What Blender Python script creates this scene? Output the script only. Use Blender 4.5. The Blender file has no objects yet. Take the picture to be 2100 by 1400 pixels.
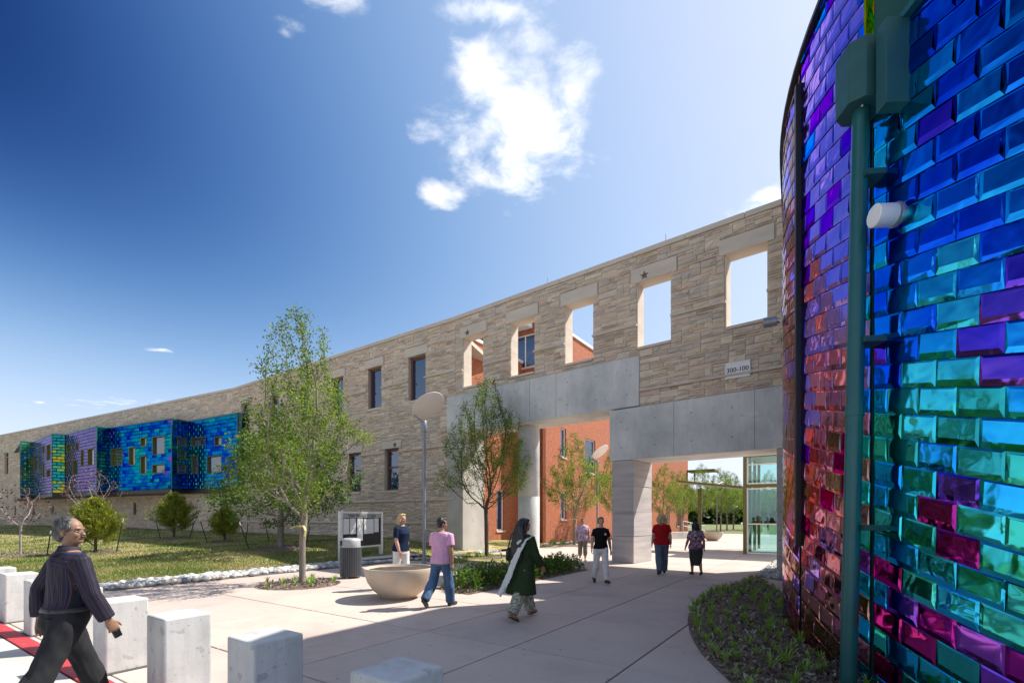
import bpy, bmesh, math, random
import numpy as np
from mathutils import Vector, Matrix, noise

random.seed(7)
rng = np.random.default_rng(7)
SC = bpy.context.scene
COL = SC.collection
R = math.radians

# ------------------------------------------------------------------ camera
F, CX, HY, CH = 992.0, 1050.0, 1060.0, 1.62          # focal length and horizon of the photo (2100 px wide), eye height
cam_d = bpy.data.cameras.new('camera')
cam = bpy.data.objects.new('camera', cam_d)
COL.objects.link(cam)
cam.location = (0, 0, CH)
cam.rotation_euler = (R(90), 0, 0)
cam_d.sensor_width = 36.0
cam_d.lens = 36.0 * F / 2100.0
cam_d.shift_y = (HY - 700.0) / 2100.0
cam_d.clip_end = 2000
SC.camera = cam

# ------------------------------------------------------------------ sun and sky
SUN_AZ = math.atan2(0.93, 0.37)      # from +Y towards +X
SUN_EL = R(49.5)
POLAR = 1.0
S = Vector((math.sin(SUN_AZ) * math.cos(SUN_EL), math.cos(SUN_AZ) * math.cos(SUN_EL), math.sin(SUN_EL)))
sun_d = bpy.data.lights.new('sun', 'SUN')
sun_d.energy = 2.0
sun_d.angle = R(0.5)
sun_d.color = (1.0, 0.95, 0.87)
sun = bpy.data.objects.new('sun', sun_d)
COL.objects.link(sun)
sun.location = (30, 12, 40)
sun.rotation_euler = S.to_track_quat('Z', 'Y').to_euler()

W = bpy.data.worlds.new('World')
SC.world = W
W.use_nodes = True
wn, wl = W.node_tree.nodes, W.node_tree.links
wn.clear()
def wnode(t, **kw):
    n = wn.new(t)
    for k, v in kw.items():
        setattr(n, k, v)
    return n
def wmath(op, a, b=None, clamp=False):
    n = wnode('ShaderNodeMath', operation=op)
    n.use_clamp = clamp
    for i, v in enumerate((a, b)):
        if v is None: continue
        if isinstance(v, (int, float)): n.inputs[i].default_value = v
        else: wl.new(v, n.inputs[i])
    return n.outputs[0]
sky = wnode('ShaderNodeTexSky', sky_type='NISHITA')
sky.sun_disc = False
sky.sun_elevation = SUN_EL
sky.sun_rotation = SUN_AZ
sky.altitude = 300
sky.air_density = 1.0
sky.dust_density = 1.1
sky.ozone_density = 1.6
# a polarised, contrasty sky: the same curve over the whole dome
tc = wnode('ShaderNodeTexCoord')
nv_ = wnode('ShaderNodeVectorMath', operation='NORMALIZE'); wl.new(tc.outputs['Generated'], nv_.inputs[0])
dt = wnode('ShaderNodeVectorMath', operation='DOT_PRODUCT'); wl.new(nv_.outputs[0], dt.inputs[0]); dt.inputs[1].default_value = tuple(S)
c2_ = wmath('MULTIPLY', dt.outputs['Value'], dt.outputs['Value'])
pol = wmath('DIVIDE', wmath('SUBTRACT', 1.0, c2_), wmath('ADD', 1.0, c2_))          # Rayleigh polarisation, filtered out
zel = wmath('MAXIMUM', wnode('ShaderNodeSeparateXYZ').outputs[2], 0.0)
wl.new(nv_.outputs[0], zel.node.inputs[0].links[0].from_node.inputs[0])
zz_ = wmath('MULTIPLY', zel, zel); hazf = wmath('MULTIPLY', wmath('DIVIDE', zz_, wmath('ADD', zz_, 0.10)), 1.28)      # haze near the horizon is not polarised
keep = wmath('SUBTRACT', 1.0, wmath('MULTIPLY', wmath('MULTIPLY', pol, POLAR), hazf))
hsv = wnode('ShaderNodeHueSaturation'); hsv.inputs['Saturation'].default_value = 0.97; hsv.inputs['Value'].default_value = 1.38
wl.new(sky.outputs[0], hsv.inputs['Color'])
sx = wnode('ShaderNodeSeparateXYZ'); wl.new(hsv.outputs[0], sx.inputs[0]); cx_ = wnode('ShaderNodeCombineXYZ')
for i_, (pw, x0) in enumerate(((1.75, 1.95), (1.35, 2.05), (0.95, 2.5))):              # red is polarised most; soft shoulder towards the sun
    v_ = wmath('MULTIPLY', wmath('MAXIMUM', sx.outputs[i_], 0.0), wmath('POWER', keep, pw))
    wl.new(wmath('DIVIDE', v_, wmath('ADD', 1.0, wmath('DIVIDE', v_, x0))), cx_.inputs[i_])
scl2 = cx_
# clouds on a flat layer: position = direction / height
sep = wnode('ShaderNodeSeparateXYZ'); wl.new(tc.outputs['Generated'], sep.inputs[0])
zc = wmath('MAXIMUM', sep.outputs[2], 0.03)
cxn = wmath('DIVIDE', sep.outputs[0], zc); cyn = wmath('DIVIDE', sep.outputs[1], zc)
com = wnode('ShaderNodeCombineXYZ'); wl.new(cxn, com.inputs[0]); wl.new(cyn, com.inputs[1])
def lobe(x, y, rx, ry, amp):
    dx = wmath('DIVIDE', wmath('SUBTRACT', cxn, x), rx); dy = wmath('DIVIDE', wmath('SUBTRACT', cyn, y), ry)
    d = wmath('ADD', wmath('MULTIPLY', dx, dx), wmath('MULTIPLY', dy, dy))
    return wmath('SUBTRACT', amp, wmath('SQRT', d))
lobes = [(0.0, 1.27, 0.20, 0.26, 1.0), (-0.06, 1.10, 0.15, 0.13, 0.75), (0.14, 1.16, 0.09, 0.17, 0.85), (-0.22, 1.50, 0.10, 0.09, 0.75), (0.03, 1.02, 0.13, 0.08, 0.5),
         (-0.34, 0.93, 0.14, 0.07, 0.32), (-0.03, 0.95, 0.18, 0.07, 0.55), (0.82, 1.52, 0.20, 0.16, 0.55), (-2.1, 2.90, 0.20, 0.10, 0.36),
         (-3.6, 4.2, 1.6, 0.35, 0.22), (-0.47, 1.0, 0.07, 0.06, 0.2),
         (1.6, 0.2, 0.5, 0.4, 0.9), (-1.3, -0.8, 0.7, 0.6, 1.0), (0.3, -1.3, 0.8, 0.6, 1.0), (2.0, -1.2, 0.7, 0.6, 0.9), (-2.6, -2.2, 1.2, 1.0, 1.0), (-2.2, 0.2, 0.6, 0.5, 0.9), (-0.4, -3.2, 1.4, 0.9, 1.0), (0.1, -0.4, 0.3, 0.25, 0.8)]  # clouds outside the view, added to fill the shaded fronts with light
tot = None
for l in lobes:
    v = lobe(*l)
    v = wmath('MAXIMUM', v, -1.0)
    tot = v if tot is None else wmath('MAXIMUM', tot, v)
def wnoise(scale, detail, rough, dist=0.0):
    n = wnode('ShaderNodeTexNoise'); n.inputs['Scale'].default_value = scale; n.inputs['Detail'].default_value = detail
    n.inputs['Roughness'].default_value = rough; n.inputs['Distortion'].default_value = dist
    wl.new(com.outputs[0], n.inputs['Vector']); return n.outputs[0]
nA = wnoise(6.5, 10.0, 0.60, 0.30)
nB = wnoise(2.0, 4.0, 0.5)
dens = wmath('ADD', wmath('MULTIPLY', tot, 0.55), wmath('MULTIPLY', wmath('SUBTRACT', nA, 0.5), 1.7))
dens = wmath('ADD', dens, 0.07)
mr = wnode('ShaderNodeMapRange', interpolation_type='SMOOTHSTEP')
wl.new(dens, mr.inputs[0]); mr.inputs[1].default_value = 0.0; mr.inputs[2].default_value = 0.56
mask = wmath('MULTIPLY', mr.outputs[0], 0.96)
shade = wnode('ShaderNodeMapRange'); wl.new(nB, shade.inputs[0])
shade.inputs[1].default_value = 0.3; shade.inputs[2].default_value = 0.7; shade.inputs[3].default_value = 1.7; shade.inputs[4].default_value = 2.35
cc = wnode('ShaderNodeCombineXYZ')
wl.new(wmath('MULTIPLY', shade.outputs[0], 0.96), cc.inputs[0]); wl.new(wmath('MULTIPLY', shade.outputs[0], 0.985), cc.inputs[1]); wl.new(wmath('MULTIPLY', shade.outputs[0], 1.03), cc.inputs[2])
mixc = wnode('ShaderNodeMix', data_type='RGBA')
wl.new(mask, mixc.inputs[0]); wl.new(scl2.outputs[0], mixc.inputs[6]); wl.new(cc.outputs[0], mixc.inputs[7])
bg = wnode('ShaderNodeBackground'); bg.inputs[1].default_value = 0.15
wl.new(mixc.outputs[2], bg.inputs[0])
wo = wnode('ShaderNodeOutputWorld'); wl.new(bg.outputs[0], wo.inputs[0])

SC.view_settings.view_transform = 'Standard'
SC.view_settings.look = 'None'
SC.view_settings.exposure = 2.02
SC.view_settings.gamma = 1.0
SC.view_settings.use_curve_mapping = False
SC.render.engine = 'CYCLES'
SC.cycles.max_bounces = 6
SC.cycles.transparent_max_bounces = 12
SC.cycles.use_denoising = True

# ------------------------------------------------------------------ site geometry
D1 = Vector((0.562, 0.827, 0)).normalized()       # the paving grid: away from the street
D2 = Vector((0.827, -0.562, 0)).normalized()      # along the street, to the right
def st(s, t, z=0.0):
    return Vector((D1.x * s + D2.x * t, D1.y * s + D2.y * t, z))
def gp(px, py, z=0.0):
    d = (CH - z) * F / (py - HY)
    return Vector(((px - CX) / F * d, d, z))
def at(px, py, d):
    return Vector(((px - CX) / F * d, d, CH + (HY - py) / F * d))
def line_u(A, e, px):
    r = (px - CX) / F
    return (r * A.y - A.x) / (e.x - r * e.y)
def line_uz(A, e, px, py):
    u = line_u(A, e, px); y = A.y + e.y * u
    return u, CH + (HY - py) / F * y

# ------------------------------------------------------------------ materials
MATS = {}
def ntree(name):
    m = bpy.data.materials.new(name); m.use_nodes = True
    n, l = m.node_tree.nodes, m.node_tree.links
    n.clear()
    o = n.new('ShaderNodeOutputMaterial'); b = n.new('ShaderNodeBsdfPrincipled')
    l.new(b.outputs[0], o.inputs[0])
    MATS[name] = m
    return m, n, l, b, o
def c4(c): return (c[0], c[1], c[2], 1.0)
def coordv(n, l, coord, stretch):
    if coord == 'pos': s = n.new('ShaderNodeNewGeometry').outputs['Position']
    elif coord == 'uv': s = n.new('ShaderNodeUVMap').outputs[0]
    else: s = n.new('ShaderNodeTexCoord').outputs['Object']
    if stretch != (1, 1, 1):
        v = n.new('ShaderNodeVectorMath'); v.operation = 'MULTIPLY'; l.new(s, v.inputs[0]); v.inputs[1].default_value = stretch
        s = v.outputs[0]
    return s
def tex_noise(n, l, vec, scale, detail=6.0, rough=0.55, dist=0.0):
    t = n.new('ShaderNodeTexNoise'); l.new(vec, t.inputs['Vector'])
    t.inputs['Scale'].default_value = scale; t.inputs['Detail'].default_value = detail
    t.inputs['Roughness'].default_value = rough; t.inputs['Distortion'].default_value = dist
    return t.outputs[0]
def ramp(n, l, fac, stops, const=False):
    r = n.new('ShaderNodeValToRGB'); l.new(fac, r.inputs[0])
    e = r.color_ramp.elements
    while len(e) < len(stops): e.new(0.5)
    for i, (p, c) in enumerate(stops):
        e[i].position = p; e[i].color = c4(c)
    if const: r.color_ramp.interpolation = 'CONSTANT'
    return r.outputs[0]
def mixrgb(n, l, fac, a, b, mode='MIX'):
    m = n.new('ShaderNodeMix'); m.data_type = 'RGBA'; m.blend_type = mode
    for i, v in ((0, fac), (6, a), (7, b)):
        if isinstance(v, (int, float)): m.inputs[i].default_value = v
        elif isinstance(v, tuple): m.inputs[i].default_value = c4(v)
        else: l.new(v, m.inputs[i])
    return m.outputs[2]
def add_bump(n, l, b, height, strength, dist=0.02):
    k = n.new('ShaderNodeBump'); k.inputs['Strength'].default_value = strength; k.inputs['Distance'].default_value = dist
    l.new(height, k.inputs['Height']); l.new(k.outputs[0], b.inputs['Normal'])
def pm(name, c1, c2=None, scale=3.0, rough=0.7, bump=0.0, bscale=40.0, bdist=0.02, metal=0.0, coord='pos', stretch=(1, 1, 1), rnd=None, spots=None, spec=0.5, lo=0.35, hi=0.65, rvar=0.0):
    """Noise-mottled surface; rnd = list of tints picked by the piece attribute 'rnd'."""
    m, n, l, b, o = ntree(name)
    v = coordv(n, l, coord, stretch)
    c2 = c2 or tuple(x * 0.8 for x in c1)
    nz = tex_noise(n, l, v, scale)
    col = ramp(n, l, nz, [(lo, c1), (hi, c2)])
    if rnd:
        a = n.new('ShaderNodeAttribute'); a.attribute_name = 'rnd'
        tint = ramp(n, l, a.outputs['Fac'], [(i / max(1, len(rnd)), c) for i, c in enumerate(rnd)], True)
        col = mixrgb(n, l, 1.0, col, tint, 'MULTIPLY')
    if spots:
        sc, th, sccol, amt = spots
        sn = tex_noise(n, l, v, sc, 3.0, 0.5)
        sf = ramp(n, l, sn, [(th, (0, 0, 0)), (min(0.99, th + 0.05), (amt, amt, amt))])
        col = mixrgb(n, l, sf, col, sccol)
    l.new(col, b.inputs['Base Color'])
    b.inputs['Metallic'].default_value = metal
    b.inputs['Specular IOR Level'].default_value = spec
    if rvar:
        rr = n.new('ShaderNodeMapRange'); l.new(nz, rr.inputs[0]); rr.inputs[3].default_value = rough - rvar; rr.inputs[4].default_value = rough + rvar
        l.new(rr.outputs[0], b.inputs['Roughness'])
    else: b.inputs['Roughness'].default_value = rough
    if bump: add_bump(n, l, b, tex_noise(n, l, v, bscale, 8.0, 0.6), bump, bdist)
    return m
def leafmat(name, cols, trans=0.35):
    m, n, l, b, o = ntree(name)
    a = n.new('ShaderNodeAttribute'); a.attribute_name = 'rnd'
    col = ramp(n, l, a.outputs['Fac'], [(i / max(1, len(cols) - 1), c) for i, c in enumerate(cols)])
    l.new(col, b.inputs['Base Color']); b.inputs['Roughness'].default_value = 0.5
    b.inputs['Specular IOR Level'].default_value = 0.35
    t = n.new('ShaderNodeBsdfTranslucent'); mc = mixrgb(n, l, 1.0, col, (1.25, 1.3, 0.6), 'MULTIPLY'); l.new(mc, t.inputs[0])
    x = n.new('ShaderNodeMixShader'); x.inputs[0].default_value = trans
    l.new(b.outputs[0], x.inputs[1]); l.new(t.outputs[0], x.inputs[2]); l.new(x.outputs[0], o.inputs[0])
    return m

# ------------------------------------------------------------------ mesh helpers
def set_props(o, label=None, cat=None, group=None, kind=None):
    if label: o['label'] = label
    if cat: o['category'] = cat
    if group: o['group'] = group
    if kind: o['kind'] = kind
    return o
def wloc(o):
    v = Vector(o.location)
    while o.parent: o = o.parent; v += o.location
    return v
class G:
    """Collects shapes; build() links them as one mesh object."""
    def __init__(self): self.v = []; self.f = []; self.mi = []; self.uv = None
    def add(self, vs, fs, mi=0):
        o = len(self.v)
        self.v.extend(tuple(x) for x in vs); self.f.extend(tuple(i + o for i in f) for f in fs); self.mi.extend([mi] * len(fs))
        return self
    def axes(self, o, a, b, c, mi=0):
        """box from corner o spanned by vectors a, b, c"""
        o, a, b, c = Vector(o), Vector(a), Vector(b), Vector(c)
        vs = [o, o + a, o + a + b, o + b, o + c, o + a + c, o + a + b + c, o + b + c]
        fs = [(0, 3, 2, 1), (4, 5, 6, 7), (0, 1, 5, 4), (1, 2, 6, 5), (2, 3, 7, 6), (3, 0, 4, 7)]
        if a.cross(b).dot(c) < 0: fs = [f[::-1] for f in fs]
        return self.add(vs, fs, mi)
    def box(self, c, sx, sy, sz, rz=0.0, mi=0):
        """box centred at c in plan, bottom at c.z"""
        ca, sa = math.cos(rz), math.sin(rz)
        a, b = Vector((ca * sx, sa * sx, 0)), Vector((-sa * sy, ca * sy, 0))
        return self.axes(Vector(c) - a / 2 - b / 2, a, b, (0, 0, sz), mi)
    def prism(self, poly, z0, z1, mi=0):
        p = [Vector(q) for q in poly]
        ar = sum(p[i].x * p[(i + 1) % len(p)].y - p[(i + 1) % len(p)].x * p[i].y for i in range(len(p)))
        if ar < 0: p = p[::-1]
        n = len(p)
        vs = [(q.x, q.y, z0) for q in p] + [(q.x, q.y, z1) for q in p]
        fs = [tuple(range(n - 1, -1, -1)), tuple(range(n, 2 * n))] + [(i, (i + 1) % n, n + (i + 1) % n, n + i) for i in range(n)]
        return self.add(vs, fs, mi)
    def tube(self, pts, rad, n=8, mi=0, cap=True, flat=1.0, side=None):
        """tapered tube along pts; side = fixed lateral axis for flattened sections"""
        pts = [Vector(p) for p in pts]
        if isinstance(rad, (int, float)): rad = [rad] * len(pts)
        vs = []; prev = None
        for i, p in enumerate(pts):
            d = (pts[min(i + 1, len(pts) - 1)] - pts[max(i - 1, 0)])
            d = d.normalized() if d.length > 1e-9 else Vector((0, 0, 1))
            if side is not None: x = Vector(side); x = (x - d * x.dot(d))
            elif prev is None: x = d.orthogonal()
            else: x = prev - d * prev.dot(d)
            if x.length < 1e-6: x = d.orthogonal()
            x.normalize(); prev = x; y = d.cross(x)
            r = rad[i]; ra, rb = (r if isinstance(r, (tuple, list)) else (r, r * flat))
            for k in range(n):
                a = 2 * math.pi * k / n
                vs.append(p + x * (ra * math.cos(a)) + y * (rb * math.sin(a)))
        fs = []
        for i in range(len(pts) - 1):
            for k in range(n):
                k2 = (k + 1) % n
                fs.append((i * n + k, i * n + k2, (i + 1) * n + k2, (i + 1) * n + k))
        if cap:
            fs.append(tuple(range(n - 1, -1, -1))); b = (len(pts) - 1) * n
            fs.append(tuple(range(b, b + n)))
        return self.add(vs, fs, mi)
    def lathe(self, prof, c=(0, 0, 0), n=32, mi=0):
        vs = []; c = Vector(c)
        for r, z in prof:
            for k in range(n):
                a = 2 * math.pi * k / n
                vs.append((c.x + r * math.cos(a), c.y + r * math.sin(a), c.z + z))
        fs = []
        for i in range(len(prof) - 1):
            for k in range(n):
                k2 = (k + 1) % n
                fs.append((i * n + k, i * n + k2, (i + 1) * n + k2, (i + 1) * n + k))
        fs.append(tuple(range(n - 1, -1, -1))); b = (len(prof) - 1) * n
        fs.append(tuple(range(b, b + n)))
        return self.add(vs, fs, mi)
    def ball(self, c, r, M=None, nu=12, nv=8, mi=0):
        c = Vector(c); rx, ry, rz = r if isinstance(r, (tuple, list)) else (r, r, r)
        vs = []
        def put(x, y, z):
            q = Vector((x * rx, y * ry, z * rz))
            vs.append(c + (M @ q if M is not None else q))
        put(0, 0, -1)
        for j in range(1, nv):
            ph = -math.pi / 2 + math.pi * j / nv
            for i in range(nu):
                a = 2 * math.pi * i / nu
                put(math.cos(ph) * math.cos(a), math.cos(ph) * math.sin(a), math.sin(ph))
        put(0, 0, 1)
        fs = [(0, 1 + (i + 1) % nu, 1 + i) for i in range(nu)]
        for j in range(nv - 2):
            for i in range(nu):
                a = 1 + j * nu; i2 = (i + 1) % nu
                fs.append((a + i, a + i2, a + nu + i2, a + nu + i))
        t = len(vs) - 1; a = 1 + (nv - 2) * nu
        fs += [(a + i, a + (i + 1) % nu, t) for i in range(nu)]
        return self.add(vs, fs, mi)
    def build(self, name, mats, parent=None, smooth=False, bevel=0.0, local=False, uv=False, rnd=None, angle=None):
        me = bpy.data.meshes.new(name)
        off = Vector((0, 0, 0)) if (parent is None or local) else wloc(parent)
        me.from_pydata([(x - off.x, y - off.y, z - off.z) for x, y, z in self.v], [], self.f)
        return finish(name, me, mats, parent, smooth, bevel, uv, self.mi, rnd, angle)
def finish(name, me, mats, parent=None, smooth=False, bevel=0.0, uv=False, mi=None, rnd=None, angle=None):
    for m in (mats if isinstance(mats, (list, tuple)) else [mats]):
        me.materials.append(MATS[m] if isinstance(m, str) else m)
    if mi and any(mi): me.polygons.foreach_set('material_index', mi)
    if smooth: me.polygons.foreach_set('use_smooth', [True] * len(me.polygons))
    if uv:
        ul = me.uv_layers.new(name='UVMap'); co = me.vertices
        for p in me.polygons:
            t = Vector((0, 0, 1)).cross(p.normal)
            if t.length < 0.1:
                for li in p.loop_indices:
                    q = co[me.loops[li].vertex_index].co; ul.data[li].uv = (q.x, q.y)
            else:
                t.normalize()
                for li in p.loop_indices:
                    q = co[me.loops[li].vertex_index].co; ul.data[li].uv = (t.dot(q), q.z)
    if rnd is not None:
        a = me.attributes.new('rnd', 'FLOAT', 'POINT')
        a.data.foreach_set('value', rnd if hasattr(rnd, '__len__') else [rnd] * len(me.vertices))
    me.update()
    o = bpy.data.objects.new(name, me); COL.objects.link(o)
    if parent: o.parent = parent
    if bevel:
        b = o.modifiers.new('bevel', 'BEVEL'); b.width = bevel; b.segments = 2; b.limit_method = 'ANGLE'
    if angle is not None: me.set_sharp_from_angle(angle=R(angle))
    return o
def np_mesh(name, V, Fq, mats, parent=None, rnd=None, smooth=False):
    """fast mesh from an (n,3) vertex array and an (m,3) or (m,4) face array, world coordinates"""
    V = np.asarray(V, dtype=np.float32); Fq = np.asarray(Fq, dtype=np.int32)
    if parent is not None:
        w = wloc(parent); V = V - np.array([w.x, w.y, w.z], dtype=np.float32)
    me = bpy.data.meshes.new(name); k = Fq.shape[1]
    me.vertices.add(len(V)); me.vertices.foreach_set('co', V.ravel())
    me.loops.add(Fq.size); me.loops.foreach_set('vertex_index', Fq.ravel())
    me.polygons.add(len(Fq)); me.polygons.foreach_set('loop_start', np.arange(0, Fq.size, k, dtype=np.int32))
    me.polygons.foreach_set('loop_total', np.full(len(Fq), k, dtype=np.int32))
    me.update(calc_edges=True)
    return finish(name, me, mats, parent, smooth, rnd=rnd)
def thing(name, label, cat, loc=(0, 0, 0), group=None, rz=0.0, kind=None):
    o = bpy.data.objects.new(name, None); COL.objects.link(o)
    o.location = loc; o.rotation_euler = (0, 0, rz); o.empty_display_size = 0.2
    return set_props(o, label, cat, group, kind)
def copy_tree(o, parent=None):
    c = o.copy(); COL.objects.link(c); c.parent = parent
    for ch in o.children: copy_tree(ch, c)
    return c
def px_size(P):
    """pixels (photo scale) a point set covers, 0 when out of frame"""
    y = P[:, 1]
    if y.min() < 0.5: return 0.0
    x = CX + F * P[:, 0] / y; v = HY - F * (P[:, 2] - CH) / y
    if x.max() < 0 or x.min() > 2100 or v.max() < 0 or v.min() > 1400: return 0.0
    return float((x.max() - x.min()) * (v.max() - v.min()))
def emit_pieces(parent, name, pieces, mats, limit=300, stuff_name=None, stuff_label=None, pick=None, smooth=False):
    """pieces: list of (V array, F list of quads, rnd, material index). The largest in view become single parts, the rest one stuff part."""
    if not pieces: return
    sizes = [px_size(p[0]) for p in pieces]
    order = sorted(range(len(pieces)), key=lambda i: -sizes[i])
    single = [i for i in order[:limit] if sizes[i] > 40]
    ss = set(single); w = wloc(parent); wv = np.array([w.x, w.y, w.z])
    ml = mats if isinstance(mats, (list, tuple)) else [mats]
    for i in single:
        V, Fs, rn, mi = pieces[i]
        c = V.mean(axis=0)
        me = bpy.data.meshes.new(name); me.from_pydata((V - c).tolist(), [], Fs)
        o = finish(name, me, [ml[mi]], parent, smooth, rnd=rn)
        o.location = tuple(c - wv)
    rest = [pieces[i] for i in range(len(pieces)) if i not in ss]
    if rest:
        Vs = np.concatenate([p[0] for p in rest]); off = 0; Fa = []; mi = []; rn = []
        for p in rest:
            Fa.extend([tuple(a + off for a in f) for f in p[1]]); mi.extend([p[3]] * len(p[1])); rn.extend([p[2]] * len(p[0])); off += len(p[0])
        me = bpy.data.meshes.new(stuff_name or name); me.from_pydata((Vs - wv).tolist(), [], Fa)
        o = finish(stuff_name or name, me, ml, parent, smooth, mi=mi, rnd=rn)
        o['kind'] = 'stuff'
        if stuff_label: o['label'] = stuff_label

# ------------------------------------------------------------------ palette
def paving_mat():
    m, n, l, b, o = ntree('paving'); v = coordv(n, l, 'pos', (1, 1, 1))
    col = ramp(n, l, tex_noise(n, l, v, 0.55, 8, 0.62), [(0.34, (0.565, 0.465, 0.405)), (0.52, (0.515, 0.42, 0.365)), (0.68, (0.42, 0.34, 0.30))])
    a = n.new('ShaderNodeAttribute'); a.attribute_name = 'rnd'
    col = mixrgb(n, l, 1.0, col, ramp(n, l, a.outputs['Fac'], [(0.0, (0.90, 0.90, 0.91)), (0.35, (1.0, 1.0, 1.0)), (0.7, (0.96, 0.945, 0.935)), (1.0, (1.07, 1.045, 1.02))]), 'MULTIPLY')
    col = mixrgb(n, l, ramp(n, l, tex_noise(n, l, v, 2.4, 7, 0.7, 0.7), [(0.58, (0, 0, 0)), (0.72, (0.45, 0.45, 0.45))]), col, (0.30, 0.255, 0.23))
    col = mixrgb(n, l, ramp(n, l, tex_noise(n, l, v, 11.0, 1.5, 0.4), [(0.735, (0, 0, 0)), (0.755, (0.65, 0.65, 0.65))]), col, (0.16, 0.14, 0.13))
    col = mixrgb(n, l, ramp(n, l, tex_noise(n, l, v, 70, 3, 0.6), [(0.45, (0, 0, 0)), (0.75, (0.22, 0.22, 0.22))]), col, (0.25, 0.21, 0.19))
    l.new(col, b.inputs['Base Color']); b.inputs['Roughness'].default_value = 0.82; add_bump(n, l, b, tex_noise(n, l, v, 60, 8, 0.6), 0.15, 0.008)
paving_mat()
pm('street_concrete', (0.52, 0.49, 0.45), (0.44, 0.42, 0.39), 1.2, 0.85, 0.12, 60, 0.01, spots=(9.0, 0.68, (0.28, 0.27, 0.26), 0.4))
pm('joint', (0.10, 0.085, 0.075), None, 4.0, 0.95)
pm('red_paint', (0.50, 0.035, 0.045), (0.42, 0.03, 0.04), 6.0, 0.6, 0.1, 80, spots=(14.0, 0.64, (0.35, 0.22, 0.2), 0.6))
def concrete_mat():
    m, n, l, b, o = ntree('concrete'); v = coordv(n, l, 'pos', (1, 1, 1)); vs = coordv(n, l, 'pos', (1.3, 1.3, 0.45))
    col = ramp(n, l, tex_noise(n, l, v, 0.5, 8, 0.62), [(0.36, (0.66, 0.655, 0.62)), (0.52, (0.56, 0.56, 0.54)), (0.66, (0.43, 0.44, 0.43))])
    col = mixrgb(n, l, 0.8, col, ramp(n, l, tex_noise(n, l, vs, 1.3, 9, 0.72), [(0.36, (1.10, 1.10, 1.08)), (0.64, (0.80, 0.81, 0.82))]), 'MULTIPLY')
    col = mixrgb(n, l, ramp(n, l, tex_noise(n, l, v, 16, 2, 0.5), [(0.70, (0, 0, 0)), (0.73, (0.6, 0.6, 0.6))]), col, (0.20, 0.205, 0.205))
    col = mixrgb(n, l, ramp(n, l, tex_noise(n, l, v, 1.9, 7, 0.7, 0.6), [(0.60, (0, 0, 0)), (0.68, (0.45, 0.45, 0.45))]), col, (0.30, 0.31, 0.31))
    l.new(col, b.inputs['Base Color']); b.inputs['Roughness'].default_value = 0.8; add_bump(n, l, b, tex_noise(n, l, v, 22, 8, 0.6), 0.14, 0.01)
concrete_mat()
pm('pale_concrete', (0.52, 0.49, 0.44), (0.42, 0.39, 0.35), 0.9, 0.8, 0.10, 30, 0.01, spots=(3.0, 0.66, (0.33, 0.31, 0.28), 0.5))
def bollard_mat():
    m, n, l, b, o = ntree('bollard_concrete'); v = coordv(n, l, 'pos', (1, 1, 1)); vs = coordv(n, l, 'pos', (6, 6, 0.7))
    col = ramp(n, l, tex_noise(n, l, v, 2.6, 8, 0.65), [(0.34, (0.58, 0.575, 0.555)), (0.55, (0.51, 0.505, 0.49)), (0.70, (0.41, 0.41, 0.40))])
    col = mixrgb(n, l, 0.5, col, ramp(n, l, tex_noise(n, l, vs, 2.0, 5, 0.6), [(0.40, (1.05, 1.05, 1.04)), (0.62, (0.84, 0.845, 0.85))]), 'MULTIPLY')
    col = mixrgb(n, l, ramp(n, l, tex_noise(n, l, v, 9.0, 2, 0.5), [(0.665, (0, 0, 0)), (0.70, (0.6, 0.6, 0.6))]), col, (0.30, 0.31, 0.315))
    holes = tex_noise(n, l, v, 48, 1, 0.4)
    col = mixrgb(n, l, ramp(n, l, holes, [(0.745, (0, 0, 0)), (0.765, (0.8, 0.8, 0.8))]), col, (0.14, 0.14, 0.14))
    l.new(col, b.inputs['Base Color']); b.inputs['Roughness'].default_value = 0.8; add_bump(n, l, b, tex_noise(n, l, v, 30, 8, 0.65), 0.18, 0.008)
bollard_mat()
pm('banded_stone', (0.52, 0.47, 0.44), (0.38, 0.35, 0.345), 1.5, 0.8, 0.12, 30, 0.01, stretch=(0.35, 0.35, 3.2))
pm('limestone', (0.62, 0.53, 0.44), (0.54, 0.46, 0.38), 2.5, 0.8, 0.15, 40, 0.01, stretch=(0.4, 0.4, 1.6))
STONE_TINTS = [(1.0, 0.98, 0.96), (0.86, 0.84, 0.82), (1.04, 0.94, 0.89), (0.92, 0.87, 0.79), (1.10, 1.06, 1.0), (0.96, 0.87, 0.85), (0.84, 0.83, 0.83), (1.0, 0.94, 0.84), (0.95, 0.94, 0.92)]
pm('stone', (0.69, 0.595, 0.49), (0.56, 0.475, 0.385), 3.0, 0.9, 0.55, 14, 0.05, rnd=STONE_TINTS, stretch=(0.6, 0.6, 2.2))
pm('mortar', (0.52, 0.46, 0.39), (0.44, 0.39, 0.33), 6.0, 0.95, 0.2, 60)
pm('window_brown', (0.17, 0.06, 0.03), (0.13, 0.045, 0.023), 8.0, 0.45)
pm('dark_room', (0.02, 0.02, 0.022), None, 1.0, 0.9)
pm('steel_grey', (0.42, 0.43, 0.45), (0.38, 0.39, 0.41), 6.0, 0.38, metal=0.75, coord='obj')
pm('lamp_grey', (0.27, 0.285, 0.32), (0.25, 0.265, 0.30), 6.0, 0.42, metal=0.35)
pm('lamp_disc', (0.86, 0.79, 0.73), (0.82, 0.75, 0.69), 4.0, 0.55)
pm('black_metal', (0.012, 0.013, 0.014), None, 6.0, 0.45)
pm('white_paint', (0.78, 0.78, 0.77), (0.72, 0.72, 0.71), 5.0, 0.5)
pm('teal_metal', (0.010, 0.115, 0.118), (0.009, 0.095, 0.10), 4.0, 0.36, metal=0.2, spec=0.6)
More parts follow.
